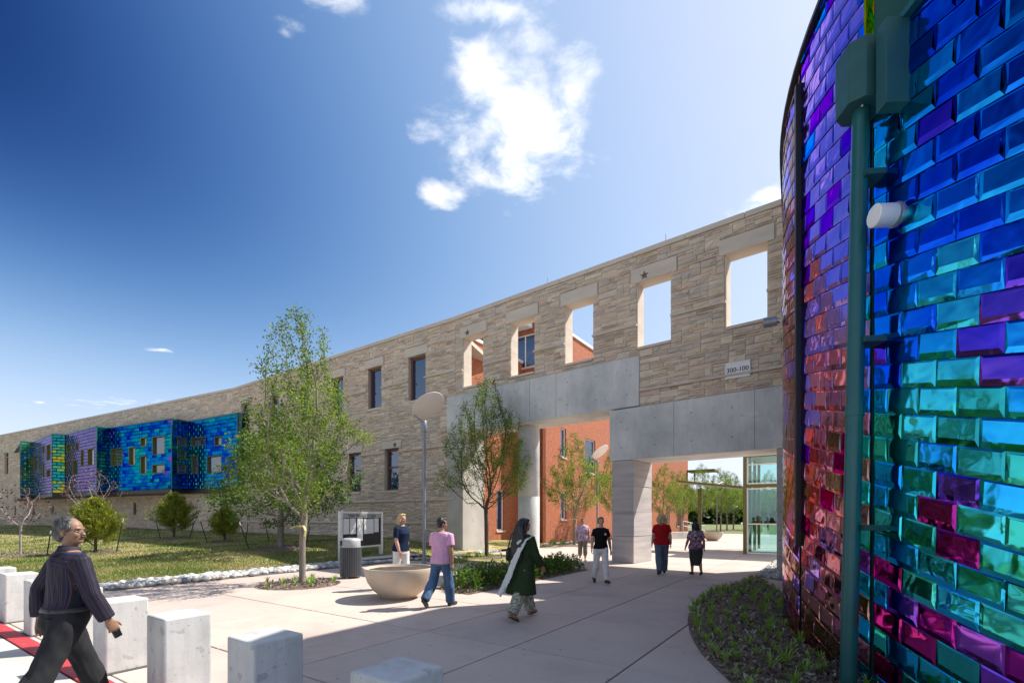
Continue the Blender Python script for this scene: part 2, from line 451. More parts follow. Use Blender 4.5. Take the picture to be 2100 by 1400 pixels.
pm('teal_dark', (0.014, 0.085, 0.09), (0.012, 0.07, 0.075), 4.0, 0.5)
pm('olive_metal', (0.125, 0.115, 0.022), (0.11, 0.10, 0.02), 5.0, 0.5)
pm('mulch', (0.26, 0.19, 0.145), (0.11, 0.08, 0.062), 22.0, 0.95, 0.9, 45, 0.05)
pm('soil', (0.13, 0.085, 0.06), (0.06, 0.04, 0.03), 26.0, 0.95, 0.9, 50, 0.05)
pm('far_grass', (0.11, 0.15, 0.035), (0.17, 0.16, 0.06), 0.3, 0.95)
pm('planter_cast', (0.50, 0.425, 0.33), (0.45, 0.38, 0.295), 4.0, 0.7, 0.06, 90, 0.004)
pm('river_stone', (0.52, 0.51, 0.49), (0.40, 0.40, 0.40), 9.0, 0.7, 0.15, 30, 0.01, rnd=[(1, 1, 1), (0.62, 0.65, 0.70), (1.15, 1.12, 1.05), (0.8, 0.8, 0.8), (0.95, 0.88, 0.8), (0.5, 0.53, 0.58), (1.2, 1.2, 1.18)])
def grass_mat():
    m, n, l, b, o = ntree('lawn')
    v = coordv(n, l, 'pos', (1, 1, 1))
    a = tex_noise(n, l, v, 0.55, 6, 0.6); c = tex_noise(n, l, v, 7.0, 6, 0.7)
    k = n.new('ShaderNodeMath'); k.operation = 'MULTIPLY_ADD'; l.new(c, k.inputs[0]); k.inputs[1].default_value = 0.55; 
    k2 = n.new('ShaderNodeMath'); k2.operation = 'MULTIPLY'; l.new(a, k2.inputs[0]); k2.inputs[1].default_value = 0.75; l.new(k2.outputs[0], k.inputs[2])
    col = ramp(n, l, k.outputs[0], [(0.48, (0.12, 0.165, 0.035)), (0.58, (0.20, 0.22, 0.06)), (0.655, (0.38, 0.32, 0.15)), (0.75, (0.48, 0.38, 0.22))])
    l.new(col, b.inputs['Base Color']); b.inputs['Roughness'].default_value = 0.95; b.inputs['Specular IOR Level'].default_value = 0.1
    add_bump(n, l, b, tex_noise(n, l, v, 40, 6, 0.7), 0.7, 0.05)
grass_mat()
def brick_mat():
    m, n, l, b, o = ntree('brick')
    v = coordv(n, l, 'uv', (1, 1, 1))
    t = n.new('ShaderNodeTexBrick'); l.new(v, t.inputs['Vector'])
    t.inputs['Color1'].default_value = c4((0.40, 0.115, 0.042)); t.inputs['Color2'].default_value = c4((0.32, 0.085, 0.034)); t.inputs['Mortar'].default_value = c4((0.36, 0.20, 0.13))
    t.inputs['Scale'].default_value = 1.0; t.inputs['Brick Width'].default_value = 0.20; t.inputs['Row Height'].default_value = 0.067; t.inputs['Mortar Size'].default_value = 0.005
    big = tex_noise(n, l, coordv(n, l, 'uv', (1.6, 5.0, 1)), 2.2, 6, 0.75)
    tint = ramp(n, l, big, [(0.36, (0.72, 0.70, 0.68)), (0.5, (1.0, 1.0, 1.0)), (0.66, (1.28, 1.22, 1.15))])  # speckled brick tone, with mottled light patterns put into the colour
    l.new(mixrgb(n, l, 1.0, t.outputs['Color'], tint, 'MULTIPLY'), b.inputs['Base Color']); b.inputs['Roughness'].default_value = 0.85
    inv = n.new('ShaderNodeMath'); inv.operation = 'SUBTRACT'; inv.inputs[0].default_value = 1.0; l.new(t.outputs['Fac'], inv.inputs[1])
    add_bump(n, l, b, inv.outputs[0], 0.6, 0.008)
brick_mat()
def glass_mat(name, tint, dark, refl_rough=0.02, transp=0.0):
    m, n, l, b, o = ntree(name)
    b.inputs['Base Color'].default_value = c4(dark); b.inputs['Roughness'].default_value = refl_rough
    b.inputs['Specular IOR Level'].default_value = 0.9; b.inputs['IOR'].default_value = 1.75
    if transp:
        t = n.new('ShaderNodeBsdfTransparent'); t.inputs[0].default_value = c4(tint)
        g = n.new('ShaderNodeBsdfGlossy'); g.inputs['Roughness'].default_value = 0.02; g.inputs[0].default_value = c4((0.9, 1, 1))
        x = n.new('ShaderNodeMixShader'); x.inputs[0].default_value = 1 - transp
        l.new(t.outputs[0], x.inputs[1]); l.new(g.outputs[0], x.inputs[2]); l.new(x.outputs[0], o.inputs[0])
glass_mat('blue_glass', (1, 1, 1), (0.008, 0.03, 0.09))
glass_mat('bay_glass', (1, 1, 1), (0.03, 0.05, 0.08), 0.04)
glass_mat('clear_glass', (0.62, 0.86, 0.86), (0, 0, 0), transp=0.90)
glass_mat('amber_glass', (1, 1, 1), (0.07, 0.07, 0.012), 0.05)

# interference-coloured stainless steel shingles, hues that shift with view angle are fixed per plate
def tile_mat(name, c1, c2, rough=0.06):
    m, n, l, b, o = ntree(name)
    v = coordv(n, l, 'pos', (1, 1, 1))
    a = n.new('ShaderNodeAttribute'); a.attribute_name = 'rnd'
    nz = tex_noise(n, l, v, 3.5, 3, 0.5)
    k = n.new('ShaderNodeMath'); k.operation = 'MULTIPLY_ADD'; l.new(nz, k.inputs[0]); k.inputs[1].default_value = 0.9
    k2 = n.new('ShaderNodeMath'); k2.operation = 'MULTIPLY_ADD'; l.new(a.outputs['Fac'], k2.inputs[0]); k2.inputs[1].default_value = 0.7; k2.inputs[2].default_value = -0.3
    l.new(k2.outputs[0], k.inputs[2])
    col = ramp(n, l, k.outputs[0], [(0.2, c1), (0.8, c2)])
    l.new(col, b.inputs['Base Color']); b.inputs['Metallic'].default_value = 1.0; b.inputs['Roughness'].default_value = rough
    b.inputs['Specular Tint'].default_value = c4(tuple(min(1, x * 1.3 + 0.1) for x in c2))
    add_bump(n, l, b, tex_noise(n, l, v, 4.5, 1.0, 0.5, 0.4), 0.26, 0.03)
    return name
TILES = [tile_mat('tile_blue', (0.015, 0.13, 0.95), (0.02, 0.33, 1.0)),        # 0
         tile_mat('tile_azure', (0.02, 0.36, 0.95), (0.03, 0.58, 0.95)),       # 1
         tile_mat('tile_cyan', (0.03, 0.55, 0.72), (0.08, 0.80, 0.78)),        # 2
         tile_mat('tile_teal', (0.03, 0.40, 0.42), (0.05, 0.62, 0.50)),        # 3
         tile_mat('tile_purple', (0.16, 0.06, 0.70), (0.32, 0.09, 0.62)),      # 4
         tile_mat('tile_magenta', (0.36, 0.02, 0.36), (0.46, 0.03, 0.26)),     # 5
         tile_mat('tile_lilac', (0.24, 0.21, 0.70), (0.42, 0.30, 0.68)),       # 6
         tile_mat('tile_rose', (0.46, 0.20, 0.40), (0.64, 0.29, 0.38)),        # 7
         tile_mat('tile_gold', (0.55, 0.50, 0.02), (0.70, 0.55, 0.05)),        # 8
         tile_mat('tile_green', (0.08, 0.50, 0.25), (0.35, 0.70, 0.25)),       # 9
         tile_mat('tile_brown', (0.34, 0.21, 0.22), (0.46, 0.29, 0.27))]       # 10

BAY_TILES = [tile_mat('bay_blue', (0.006, 0.045, 0.30), (0.008, 0.11, 0.38), 0.12), tile_mat('bay_azure', (0.008, 0.12, 0.36), (0.012, 0.20, 0.38), 0.12), tile_mat('bay_cyan', (0.012, 0.21, 0.31), (0.03, 0.31, 0.33), 0.12), tile_mat('bay_teal', (0.015, 0.20, 0.22), (0.03, 0.34, 0.28), 0.16),
             tile_mat('bay_purple', (0.16, 0.07, 0.42), (0.24, 0.08, 0.40), 0.16), tile_mat('bay_magenta', (0.24, 0.02, 0.24), (0.3, 0.03, 0.2), 0.16), tile_mat('bay_lilac', (0.20, 0.18, 0.34), (0.29, 0.24, 0.39), 0.14), tile_mat('bay_slate', (0.20, 0.24, 0.38), (0.30, 0.28, 0.44), 0.2), tile_mat('bay_gold', (0.38, 0.34, 0.02), (0.5, 0.42, 0.05), 0.18), tile_mat('bay_green', (0.05, 0.32, 0.17), (0.22, 0.45, 0.14), 0.16), 'tile_brown']  # darker copies of the shingle colours, the bay's shade put into them
# ------------------------------------------------------------------ ground
SLABW, SLABL, T0, S0 = 1.49, 2.1, -3.40, 2.90
BOLL_S = 1.76
g = G(); g.prism([(-420, -80, 0), (420, -80, 0), (420, 700, 0), (-420, 700, 0)], -0.40, -0.06)
set_props(g.build('ground', 'far_grass'), 'wide green and tan ground reaching to the far tree line', None, None, 'structure')

plaza = thing('plaza', 'pinkish concrete plaza of large jointed slabs', None, (0, 0, 0), kind='structure')
g = G(); g.prism([st(1.79, -13.3), st(1.79, 30), st(52, 30), st(52, -13.3)], -0.05, -0.022); g.prism([st(1.79, -60), st(1.79, -13.3), st(3.0, -13.3), st(3.0, -60)], -0.05, -0.022)
g.build('joint_bed', 'joint', plaza)
slabs = []
J = 0.011
def slab_piece(s0, s1, t0, t1):
    b = 0.006
    V = []
    for z, e in ((-0.04, 0.0), (-b, 0.0), (0.0, b)):
        for (s, t) in ((s0 + J + e, t0 + J + e), (s1 - J - e, t0 + J + e), (s1 - J - e, t1 - J - e), (s0 + J + e, t1 - J - e)):
            p = st(s, t, z); V.append((p.x, p.y, p.z))
    Fs = [(8, 11, 10, 9)]
    for k in range(2):
        for i in range(4):
            j = (i + 1) % 4
            Fs.append((k * 4 + i, k * 4 + 4 + i, k * 4 + 4 + j, k * 4 + j))
    return (np.array(V), Fs, random.random(), 0)
tk = [T0 + SLABW * k for k in range(-6, 24)]
sk = [1.79] + [S0 + SLABL * k for k in range(0, 24)]
tk[0] = -13.3
for i in range(len(tk) - 1):
    for j in range(len(sk) - 1):
        c = st((sk[j] + sk[j + 1]) / 2, (tk[i] + tk[i + 1]) / 2)
        slabs.append(slab_piece(sk[j], sk[j + 1], tk[i], tk[i + 1]))
t = -13.3
while t > -58:
    slabs.append(slab_piece(1.79, 3.0, t - 1.5, t)); t -= 1.5
emit_pieces(plaza, 'paving_slab', slabs, ['paving'], 300, 'far_paving')

street = thing('street', 'pale concrete driveway in front of the bollards', None, (0, 0, 0), kind='structure')
g = G(); g.prism([st(-50, -80), st(-50, 40), st(1.54, 40), st(1.54, -80)], -0.05, -0.016); g.build('joint_bed', 'joint', street)
ss = []
for t in np.arange(-78, 39, 3.0):
    for (a, b) in ((-50, -38), (-38, -26), (-26, -14), (-14, -8.0), (-8.0, -3.4), (-3.4, 0.25), (0.25, 1.54)):  # rows far behind the camera are added, unseen, to bounce light onto the wall
        ss.append(slab_piece(a, b, t, t + 3.0))
emit_pieces(street, 'street_slab', ss, ['street_concrete'], 40, 'far_street_paving')
kerb = G(); kerb.axes(st(1.548, -70, -0.05), D1 * 0.19, D2 * 100, (0, 0, 0.052))
set_props(kerb.build('kerb', 'red_paint', bevel=0.006), 'flush kerb painted red along the bollard row', None, None, 'structure')
g = G(); g.axes(st(1.742, -70, -0.05), D1 * 0.045, D2 * 100, (0, 0, 0.046))
set_props(g.build('kerb_joint', 'pale_concrete'), 'thin pale concrete strip behind the red kerb', None, None, 'structure')

def sstep(x): x = max(0.0, min(1.0, x)); return x * x * (3 - 2 * x)
def to_st(p): return p[0] * D1.x + p[1] * D1.y, p[0] * D2.x + p[1] * D2.y
def lawn_z(x, y):
    s, t = to_st((x, y))
    z = 0.55 * sstep((s - 3.2) / 12.5) * sstep((-t - 13.0) / 7.0 + 0.12) + 0.30 * sstep((-t - 32) / 35)
    return z
NS, NT = 40, 110
Vl = []
for i in range(NS + 1):
    for j in range(NT + 1):
        s = 3.0 + (24.0 - 3.0) * i / NS; t = -13.75 - (76 - 13.75) * (j / NT) ** 1.5
        p = st(s, t)
        z = lawn_z(p.x, p.y) + (0.02 * noise.noise(Vector((p.x * 0.5, p.y * 0.5, 0))) if j else 0) - (0.015 if j == 0 else 0)
        Vl.append((p.x, p.y, z))
Fl = [(i * (NT + 1) + j, i * (NT + 1) + j + 1, (i + 1) * (NT + 1) + j + 1, (i + 1) * (NT + 1) + j) for i in range(NS) for j in range(NT)]
lawn = np_mesh('lawn', Vl, Fl, 'lawn', smooth=True)
set_props(lawn, 'mown lawn with dry straw patches rising to the stone wall', None, None, 'structure')
# the bit of lawn behind the notice board, between rock border and wall
Vl2 = [tuple(st(s, t, 0.012)) for s, t in ((12.9, -13.75), (12.9, -10.6), (16.4, -9.2), (17.6, -13.75))]
l2 = np_mesh('lawn_corner', Vl2, [(0, 1, 2, 3)], 'lawn'); set_props(l2, 'shaded patch of lawn behind the notice board', None, None, 'structure')

# ------------------------------------------------------------------ stone walls
TOP = 10.67
P1 = Vector((-2.6, 22.27, 0)); P1R = Vector((7.90, 14.0, 0)); P2 = Vector((-19.8, 34.5, 0)); P3 = Vector((-66.6, 59.1, 0))
E1 = (P1R - P1).normalized(); N1 = Vector((E1.y, -E1.x, 0))          # towards the camera
E2 = (P2 - P1).normalized(); N2 = Vector((-E2.y, E2.x, 0))
E3 = (P3 - P2).normalized(); N3 = Vector((-E3.y, E3.x, 0))
for e, nn in ((E1, N1), (E2, N2), (E3, N3)):
    if nn.y > 0: nn.negate()
def wall_core(parent, name, A, e, n, u0, u1, z0, z1, holes, thick, mat):
    """slab with real openings, front face 3.5 cm behind the stone faces"""
    us = sorted({u0, u1} | {h[0] for h in holes} | {h[1] for h in holes}); us = [u for u in us if u0 <= u <= u1]
    zs = sorted({z0, z1} | {h[2] for h in holes} | {h[3] for h in holes}); zs = [z for z in zs if z0 <= z <= z1]
    solid = [[not any(h[0] <= (us[i] + us[i + 1]) / 2 <= h[1] and h[2] <= (zs[j] + zs[j + 1]) / 2 <= h[3] for h in holes) for j in range(len(zs) - 1)] for i in range(len(us) - 1)]
    g = G(); vid = {}
    def P(i, j, k):
        if (i, j, k) not in vid:
            q = A + e * us[i] + n * (-0.035 if k == 0 else -thick); vid[(i, j, k)] = len(g.v); g.v.append((q.x, q.y, zs[j]))
        return vid[(i, j, k)]
    def S_(i, j): return 0 <= i < len(us) - 1 and 0 <= j < len(zs) - 1 and solid[i][j]
    for i in range(len(us) - 1):
        for j in range(len(zs) - 1):
            if not solid[i][j]: continue
            fs = [(P(i, j, 0), P(i + 1, j, 0), P(i + 1, j + 1, 0), P(i, j + 1, 0)), (P(i + 1, j, 1), P(i, j, 1), P(i, j + 1, 1), P(i + 1, j + 1, 1))]
            if not S_(i - 1, j): fs.append((P(i, j, 1), P(i, j, 0), P(i, j + 1, 0), P(i, j + 1, 1)))
            if not S_(i + 1, j): fs.append((P(i + 1, j, 0), P(i + 1, j, 1), P(i + 1, j + 1, 1), P(i + 1, j + 1, 0)))
            if not S_(i, j - 1): fs.append((P(i, j, 1), P(i + 1, j, 1), P(i + 1, j, 0), P(i, j, 0)))
            if not S_(i, j + 1): fs.append((P(i, j + 1, 0), P(i + 1, j + 1, 0), P(i + 1, j + 1, 1), P(i, j + 1, 1)))
            g.f.extend(fs); g.mi.extend([0] * len(fs))
    o = g.build(name, mat, parent)
    bm = bmesh.new(); bm.from_mesh(o.data); bmesh.ops.recalc_face_normals(bm, faces=bm.faces); bm.to_mesh(o.data); bm.free()
    return o
def stone_pieces(A, e, n, u0, u1, z0, z1, holes, rs, du=0.12, dz=0.08):
    """irregular split-face ashlar"""
    nu, nz = int((u1 - u0) / du), int(round((z1 - z0) / dz))
    du = (u1 - u0) / nu; dz = (z1 - z0) / nz
    occ = np.zeros((nu, nz), bool)
    for h in holes:
        a, b = int(round((h[0] - u0) / du)), int(round((h[1] - u0) / du)); c, d = int(round((h[2] - z0) / dz)), int(round((h[3] - z0) / dz))
        occ[max(0, a):max(0, b), max(0, c):max(0, d)] = True
    out = []
    NX, NZ = 4, 3
    fidx = lambda i, j: j * NX + i
    Fs = [(fidx(i, j), fidx(i + 1, j), fidx(i + 1, j + 1), fidx(i, j + 1)) for j in range(NZ - 1) for i in range(NX - 1)]
    ring = [fidx(i, 0) for i in range(NX)] + [fidx(NX - 1, j) for j in range(1, NZ)] + [fidx(i, NZ - 1) for i in range(NX - 2, -1, -1)] + [fidx(0, j) for j in range(NZ - 2, 0, -1)]
    nb = NX * NZ
    for k in range(len(ring)):
        k2 = (k + 1) % len(ring); Fs.append((nb + k, nb + k2, ring[k2], ring[k]))
    flip = e.cross(Vector((0, 0, 1))).dot(n) < 0
    if flip: Fs = [f[::-1] for f in Fs]
    for j in range(nz):
        for i in range(nu):
            if occ[i, j]: continue
            h = rs.choice((1, 1, 1, 2, 2, 2, 3)); w = rs.choice((2, 3, 3, 4, 4, 5, 6, 7)) if h < 3 else rs.choice((3, 4, 5))
            ww = 0
            while ww < w and i + ww < nu and not occ[i + ww, j]: ww += 1
            if i + ww < nu and not occ[i + ww, j] and (i + ww + 1 >= nu or occ[i + ww + 1, j]): ww += 1
            hh = 1
            while hh < h and j + hh < nz and not occ[i:i + ww, j + hh].any(): hh += 1
            occ[i:i + ww, j:j + hh] = True
            a0, a1 = u0 + i * du + 0.006, u0 + (i + ww) * du - 0.006; b0, b1 = z0 + j * dz + 0.006, z0 + (j + hh) * dz - 0.006
            base = rs.uniform(-0.006, 0.012); tilt = rs.uniform(-0.012, 0.012)
            V = []
            for jj in range(NZ):
                for ii in range(NX):
                    fu, fz = ii / (NX - 1), jj / (NZ - 1)
                    edge = ii in (0, NX - 1) or jj in (0, NZ - 1)
                    if not edge: fu += rs.uniform(-0.12, 0.12); fz += rs.uniform(-0.25, 0.25)
                    d = base + tilt * (fz - 0.5) * 2 + (rs.uniform(-0.006, 0.006) if edge else rs.uniform(0.010, 0.052))
                    q = A + e * (a0 + (a1 - a0) * fu) + n * d
                    V.append((q.x, q.y, b0 + (b1 - b0) * fz))
            for k in ring:
                q = V[k]; V.append((q[0] - n.x * 0.05, q[1] - n.y * 0.05, q[2]))
            out.append((np.array(V), Fs, rs.random(), 0))
    return out
def ledge(parent, A, e, n, u0, u1, z, holes):
    """projecting stone string course, interrupted at openings"""
    cuts = sorted([(h[0], h[1]) for h in holes if h[2] - 0.05 < z < h[3] + 0.05])
    u = u0
    for a, b in cuts + [(u1, u1)]:
        if a - u > 0.15:
            g = G(); o = A + e * u - n * 0.03; g.axes((o.x, o.y, z - 0.035), e * (a - u), n * 0.135, (0, 0, 0.07)); g.build('string_course', 'limestone', parent, bevel=0.012)
        u = max(u, b)
def coping(parent, A, e, n, u0, u1, z, thick):
    u = u0
    while u < u1 - 0.05:
        L = min(random.choice((1.2, 1.5, 1.8)), u1 - u)
        o = A + e * (u + 0.004) + n * 0.06; g = G(); g.axes((o.x, o.y, z), e * (L - 0.008), -n * (thick + 0.1), (0, 0, 0.17)); g.build('coping_stone', 'limestone', parent, bevel=0.012)
        u += L
def star(parent, c, e, n, r):
    g = G(); vs = []
    for k in range(10):
        a = math.pi / 2 + k * math.pi / 5; rr = r if k % 2 == 0 else r * 0.40
        vs.append(c + e * (rr * math.cos(a)) + Vector((0, 0, rr * math.sin(a))))
    top = c + n * 0.035
    g.add(vs + [top], [(k, (k + 1) % 10, 10) for k in range(10)])
    return g.build('star', 'star_metal', parent)
pm('star_metal', (0.16, 0.12, 0.09), None, 6, 0.5, metal=0.4)
def lintel(parent, A, e, n, u0, u1, z0, z1, proud=0.05, depth=0.5, with_star=False):
    z0 -= 0.004; o = A + e * u0 + n * proud; g = G(); g.axes((o.x, o.y, z0), e * (u1 - u0), -n * (depth), (0, 0, z1 - z0))
    ob = g.build('lintel', 'limestone', parent, bevel=0.012)
    if with_star:
        c = A + e * (u0 + (u1 - u0) * 0.30) + n * (proud + 0.004); c.z = z0 + 0.16
        star(ob, c, e if e.x > 0 else -e, n, 0.17)
def sill(parent, A, e, n, u0, u1, z, depth=0.3):
    o = A + e * u0 + n * 0.055; g = G(); g.axes((o.x, o.y, z - 0.09), e * (u1 - u0), -n * depth, (0, 0, 0.088)); g.build('sill', 'limestone', parent, bevel=0.01)
def wall_window(parent, A, e, n, u0, u1, z0, z1, rec=0.24, glass='blue_glass', transom=None, fw=0.13):
    """brown framed window set into an opening"""
    root = parent
    g = G(); o = A + e * u0 - n * (rec - 0.06)
    def bar(ua, ub, za, zb):
        q = A + e * ua - n * (rec - 0.05); g.axes((q.x, q.y, za), e * (ub - ua), -n * 0.12, (0, 0, zb - za))
    e_ = 0.003
    bar(u0 + e_, u0 + fw, z0 + e_, z1 - e_); bar(u1 - fw, u1 - e_, z0 + e_, z1 - e_); bar(u0 + fw, u1 - fw, z1 - fw, z1 - e_); bar(u0 + fw, u1 - fw, z0 + e_, z0 + fw * 0.8)
    if transom: bar(u0 + fw, u1 - fw, transom - 0.035, transom + 0.035)
    w = g.build('window', 'window_brown', root)
    g = G(); q = A + e * (u0 + fw) - n * (rec + 0.005); g.axes((q.x, q.y, z0 + fw * 0.8), e * (u1 - u0 - 2 * fw), -n * 0.02, (0, 0, z1 - z0 - fw * 1.8)); g.build('pane', glass, w)

# --- the screen wall with the portals
scr = thing('stone_screen_wall', 'tall stone wall with open sky windows above concrete portals', 'stone wall', P1)
U1 = lambda px: line_u(P1, E1, px)
wins1 = [(U1(1489), U1(1573)), (U1(1307), U1(1376)), (U1(1159), U1(1216)), (U1(1046), U1(1095.5)), (U1(950), U1(992))]
ZS, ZL, ZL2 = 7.50, 9.75, 10.23
BU0, BU1, BZ0, BZ1 = -0.5, U1(1312), 5.47, 7.20       # upper beam
LU0, LU1, LZ0, LZ1 = U1(1253), 17.5, 3.62, 5.42       # lower beam
PIL0, PIL1 = LU0 + 0.06, U1(1302)
PR0, PR1 = U1(1593), U1(1593) + 0.95
WEND = 17.5
h_open = [(a, b, ZS, ZL) for a, b in wins1]
h_core = h_open + [(-0.6, BU1, -1, BZ1), (BU1, WEND + 0.1, -1, LZ1)]
wall_core(scr, 'core', P1, E1, N1, 0.0, WEND, 0, TOP, h_core, 0.55, 'limestone')
h_st = h_core + [(a - 0.22, b + 0.22, ZL, ZL2) for a, b in wins1] + [(a - 0.02, b + 0.02, ZS - 0.1, ZS) for a, b in wins1]
emit_pieces(scr, 'stone', stone_pieces(P1, E1, N1, 0.0, WEND, 0, TOP, h_st, random.Random(3)), ['stone'], 300, 'stone_masonry', 'further split face wall stones')
for k, (a, b) in enumerate(wins1):
    lintel(scr, P1, E1, N1, a - 0.20, b + 0.20, ZL, ZL2, 0.045, 0.60, with_star=(k in (1, 4)))
    sill(scr, P1, E1, N1, a + 0.01, b - 0.01, ZS, 0.66)
hl = [(a, b, ZS, ZL) for a, b in wins1] + [(a - 0.2, b + 0.2, ZL, ZL2) for a, b in wins1]
ledge(scr, P1, E1, N1, 0.0, WEND, 8.28, hl); ledge(scr, P1, E1, N1, BU1 + 0.02, WEND, 5.98, hl)
coping(scr, P1, E1, N1, 0.0, WEND, TOP, 0.55)
# pilaster strips of stone, slightly proud joints seen at two places
def beam(name, u0, u1, z0, z1, proud, depth, mat='concrete', joints=()):
    o = P1 + E1 * u0 + N1 * proud; g = G(); g.axes((o.x, o.y, z0), E1 * (u1 - u0), -N1 * depth, (0, 0, z1 - z0))
    b = g.build(name, mat, scr, bevel=0.02)
    for px in joints:
        u = U1(px); q = P1 + E1 * u + N1 * (proud + 0.002); g = G(); g.axes((q.x, q.y, z0 + 0.03), E1 * 0.012, -N1 * 0.003, (0, 0, z1 - z0 - 0.06)); g.build('pour_joint', 'joint_grey', b)
    if joints:
        u = u0 + 0.45
        while u < min(u1, 13.2) - 0.3:
            for zf in (0.25, 0.75):
                q = P1 + E1 * u + N1 * (proud + 0.001); q.z = z0 + (z1 - z0) * zf; g = G(); g.tube([q, q + N1 * 0.003], 0.022, 10); g.build('tie_hole', 'joint_grey', b)
            u += 1.22
    return b
pm('joint_grey', (0.16, 0.165, 0.16), None, 5, 0.9)
beam('upper_beam', BU0, BU1, BZ0, BZ1, 0.075, 1.50, joints=(1088, 1142))
beam('lower_beam', LU0, LU1, LZ0, LZ1, 0.12, 1.62, joints=(1384, 1549))
beam('pier', BU0 + 0.01, 0.52, 0.0, BZ0 - 0.002, 0.07, 1.48, 'pale_concrete')
# banded stone pillar in four courses
zc_ = [0.0, 0.95, 1.78, 2.72, LZ0 - 0.002]
for k in range(4):
    o = P1 + E1 * (PIL0 + 0.01 * (k % 2)) + N1 * 0.06; g = G(); g.axes((o.x, o.y, zc_[k]), E1 * (PIL1 - PIL0 - 0.02), -N1 * 1.60, (0, 0, zc_[k + 1] - zc_[k] - 0.006)); g.build('pillar_block', 'banded_stone', scr, bevel=0.012)
    o = P1 + E1 * PR0 + N1 * 0.03; g = G(); g.axes((o.x, o.y, zc_[k]), E1 * (PR1 - PR0), -N1 * 1.2, (0, 0, zc_[k + 1] - zc_[k] - 0.006)); g.build('pilaster_block', 'banded_stone', scr, bevel=0.012)
o = P1 + E1 * (PR1 + 0.01) - N1 * 0.1; g = G(); g.axes((o.x, o.y, 0), E1 * (WEND - PR1 - 0.02), -N1 * 0.4, (0, 0, LZ0 - 0.002)); g.build('lower_wall', 'banded_stone', scr)
cc_ = P1 + E1 * U1(1061) - N1 * 0.80
g = G(); g.lathe([(0.46, 0.0), (0.46, 2.48), (0.452, 2.49), (0.452, 2.505), (0.46, 2.515), (0.46, BZ0 - 0.002)], (cc_.x, cc_.y, 0), 40); g.build('column', 'concrete', scr, smooth=True, angle=40)
for px in (938, 1117, 1361):          # lightning rods on the coping
    u = U1(px); q = P1 + E1 * u - N1 * 0.2; g = G(); g.tube([(q.x, q.y, TOP + 0.16), (q.x, q.y, TOP + 0.52)], 0.012, 6); g.build('lightning_rod', 'steel_grey', scr)

# --- the long building on the left
bld = thing('stone_building', 'long two storey stone building with brown framed windows behind the lawn', 'building', P1)
U2 = lambda px: line_u(P1, E2, px)
L2 = (P2 - P1).length
up = []
for pa, pb in ((871.6, 837.4), (782.5, 754), (704, 679), (634, 612.5), (572, 553), (512, 495)):
    up.append((U2(pa), U2(pb)))
h2 = [(a, b, 7.36, 9.55) for a, b in up]
low = []
for pa, pb in ((818.5, 788.5), (739, 712), (665, 642), (600, 580)):
    low.append((U2(pa), U2(pb))); h2.append((U2(pa), U2(pb), 2.98, 5.15))
wall_core(bld, 'core', P1, E2, N2, 0.0, L2 + 0.2, -0.2, TOP, h2, 0.5, 'mortar')
h2s = h2 + [(a - 0.2, b + 0.2, 9.55, 10.0) for a, b in up] + [(a - 0.2, b + 0.2, 5.15, 5.55) for a, b in low]
p2 = stone_pieces(P1, E2, N2, 0.0, L2, -0.1, TOP, h2s, random.Random(5))
h3 = []
U3 = lambda px: line_u(P2, E3, px)
far_w = [(13, 6.35, 8.75, 0.5)] + [(px, 1.85, 2.85, w) for px, w in ((31, 0.26), (69, 0.32), (108, 0.32), (146, 0.34), (276, 0.26))]
fw_l = []
for px, a, b, w in far_w:
    u = U3(px); fw_l.append((u - w, u + w, a, b)); h3.append((u - w, u + w, a, b))
L3 = (P3 - P2).length
wall_core(bld, 'far_core', P2, E3, N3, 0.0, L3, -0.2, TOP, h3, 0.5, 'mortar')
p3 = stone_pieces(P2, E3, N3, 0.0, L3, 0.0, TOP, h3, random.Random(6), 0.15, 0.13)
emit_pieces(bld, 'stone', p2 + p3, ['stone'], 300, 'stone_masonry', 'further split face wall stones')
for k, (a, b) in enumerate(up):
    lintel(bld, P1, E2, N2, a - 0.19, b + 0.19, 9.55, 9.99, 0.05, 0.3); sill(bld, P1, E2, N2, a + 0.01, b - 0.01, 7.355); wall_window(bld, P1, E2, N2, a, b, 7.36, 9.55)
for k, (a, b) in enumerate(low):
    lintel(bld, P1, E2, N2, a - 0.19, b + 0.19, 5.15, 5.54, 0.05, 0.3, with_star=(k == 0)); sill(bld, P1, E2, N2, a + 0.01, b - 0.01, 2.975); wall_window(bld, P1, E2, N2, a, b, 2.98, 5.15, transom=4.2)
for (a, b, z0, z1) in fw_l:
    wall_window(bld, P2, E3, N3, a, b, z0, z1, fw=0.08)
    if z0 > 5: lintel(bld, P2, E3, N3, a - 0.3, b + 0.3, z1, z1 + 0.5)
hh = h2 + [(a - 0.2, b + 0.2, 9.55, 10.0) for a, b in up] + [(a - 0.2, b + 0.2, 5.15, 5.55) for a, b in low]
for z in (1.33, 2.45, 4.95, 8.36): ledge(bld, P1, E2, N2, 0.0, L2, z, hh)
for z in (1.45, 8.2): ledge(bld, P2, E3, N3, 0.0, L3, z, h3)
coping(bld, P1, E2, N2, 0.0, L2, TOP, 0.5)
for k in range(12):
    o = P2 + E3 * (L3 * k / 12 + 0.01) + N3 * 0.06; g = G(); g.axes((o.x, o.y, TOP), E3 * (L3 / 12 - 0.02), -N3 * 0.6, (0, 0, 0.17)); g.build('coping_stone', 'limestone', bld, bevel=0.012)
g = G(); a = P1 - N2 * 0.55; b = P2 - N2 * 0.55; c = P3 - N3 * 0.55
g.prism([a, b, c, c - N3 * 12, b - N2 * 12, a - N2 * 6 + E2 * 2], TOP - 0.6, TOP - 0.4); g.build('roof', 'mortar', bld)
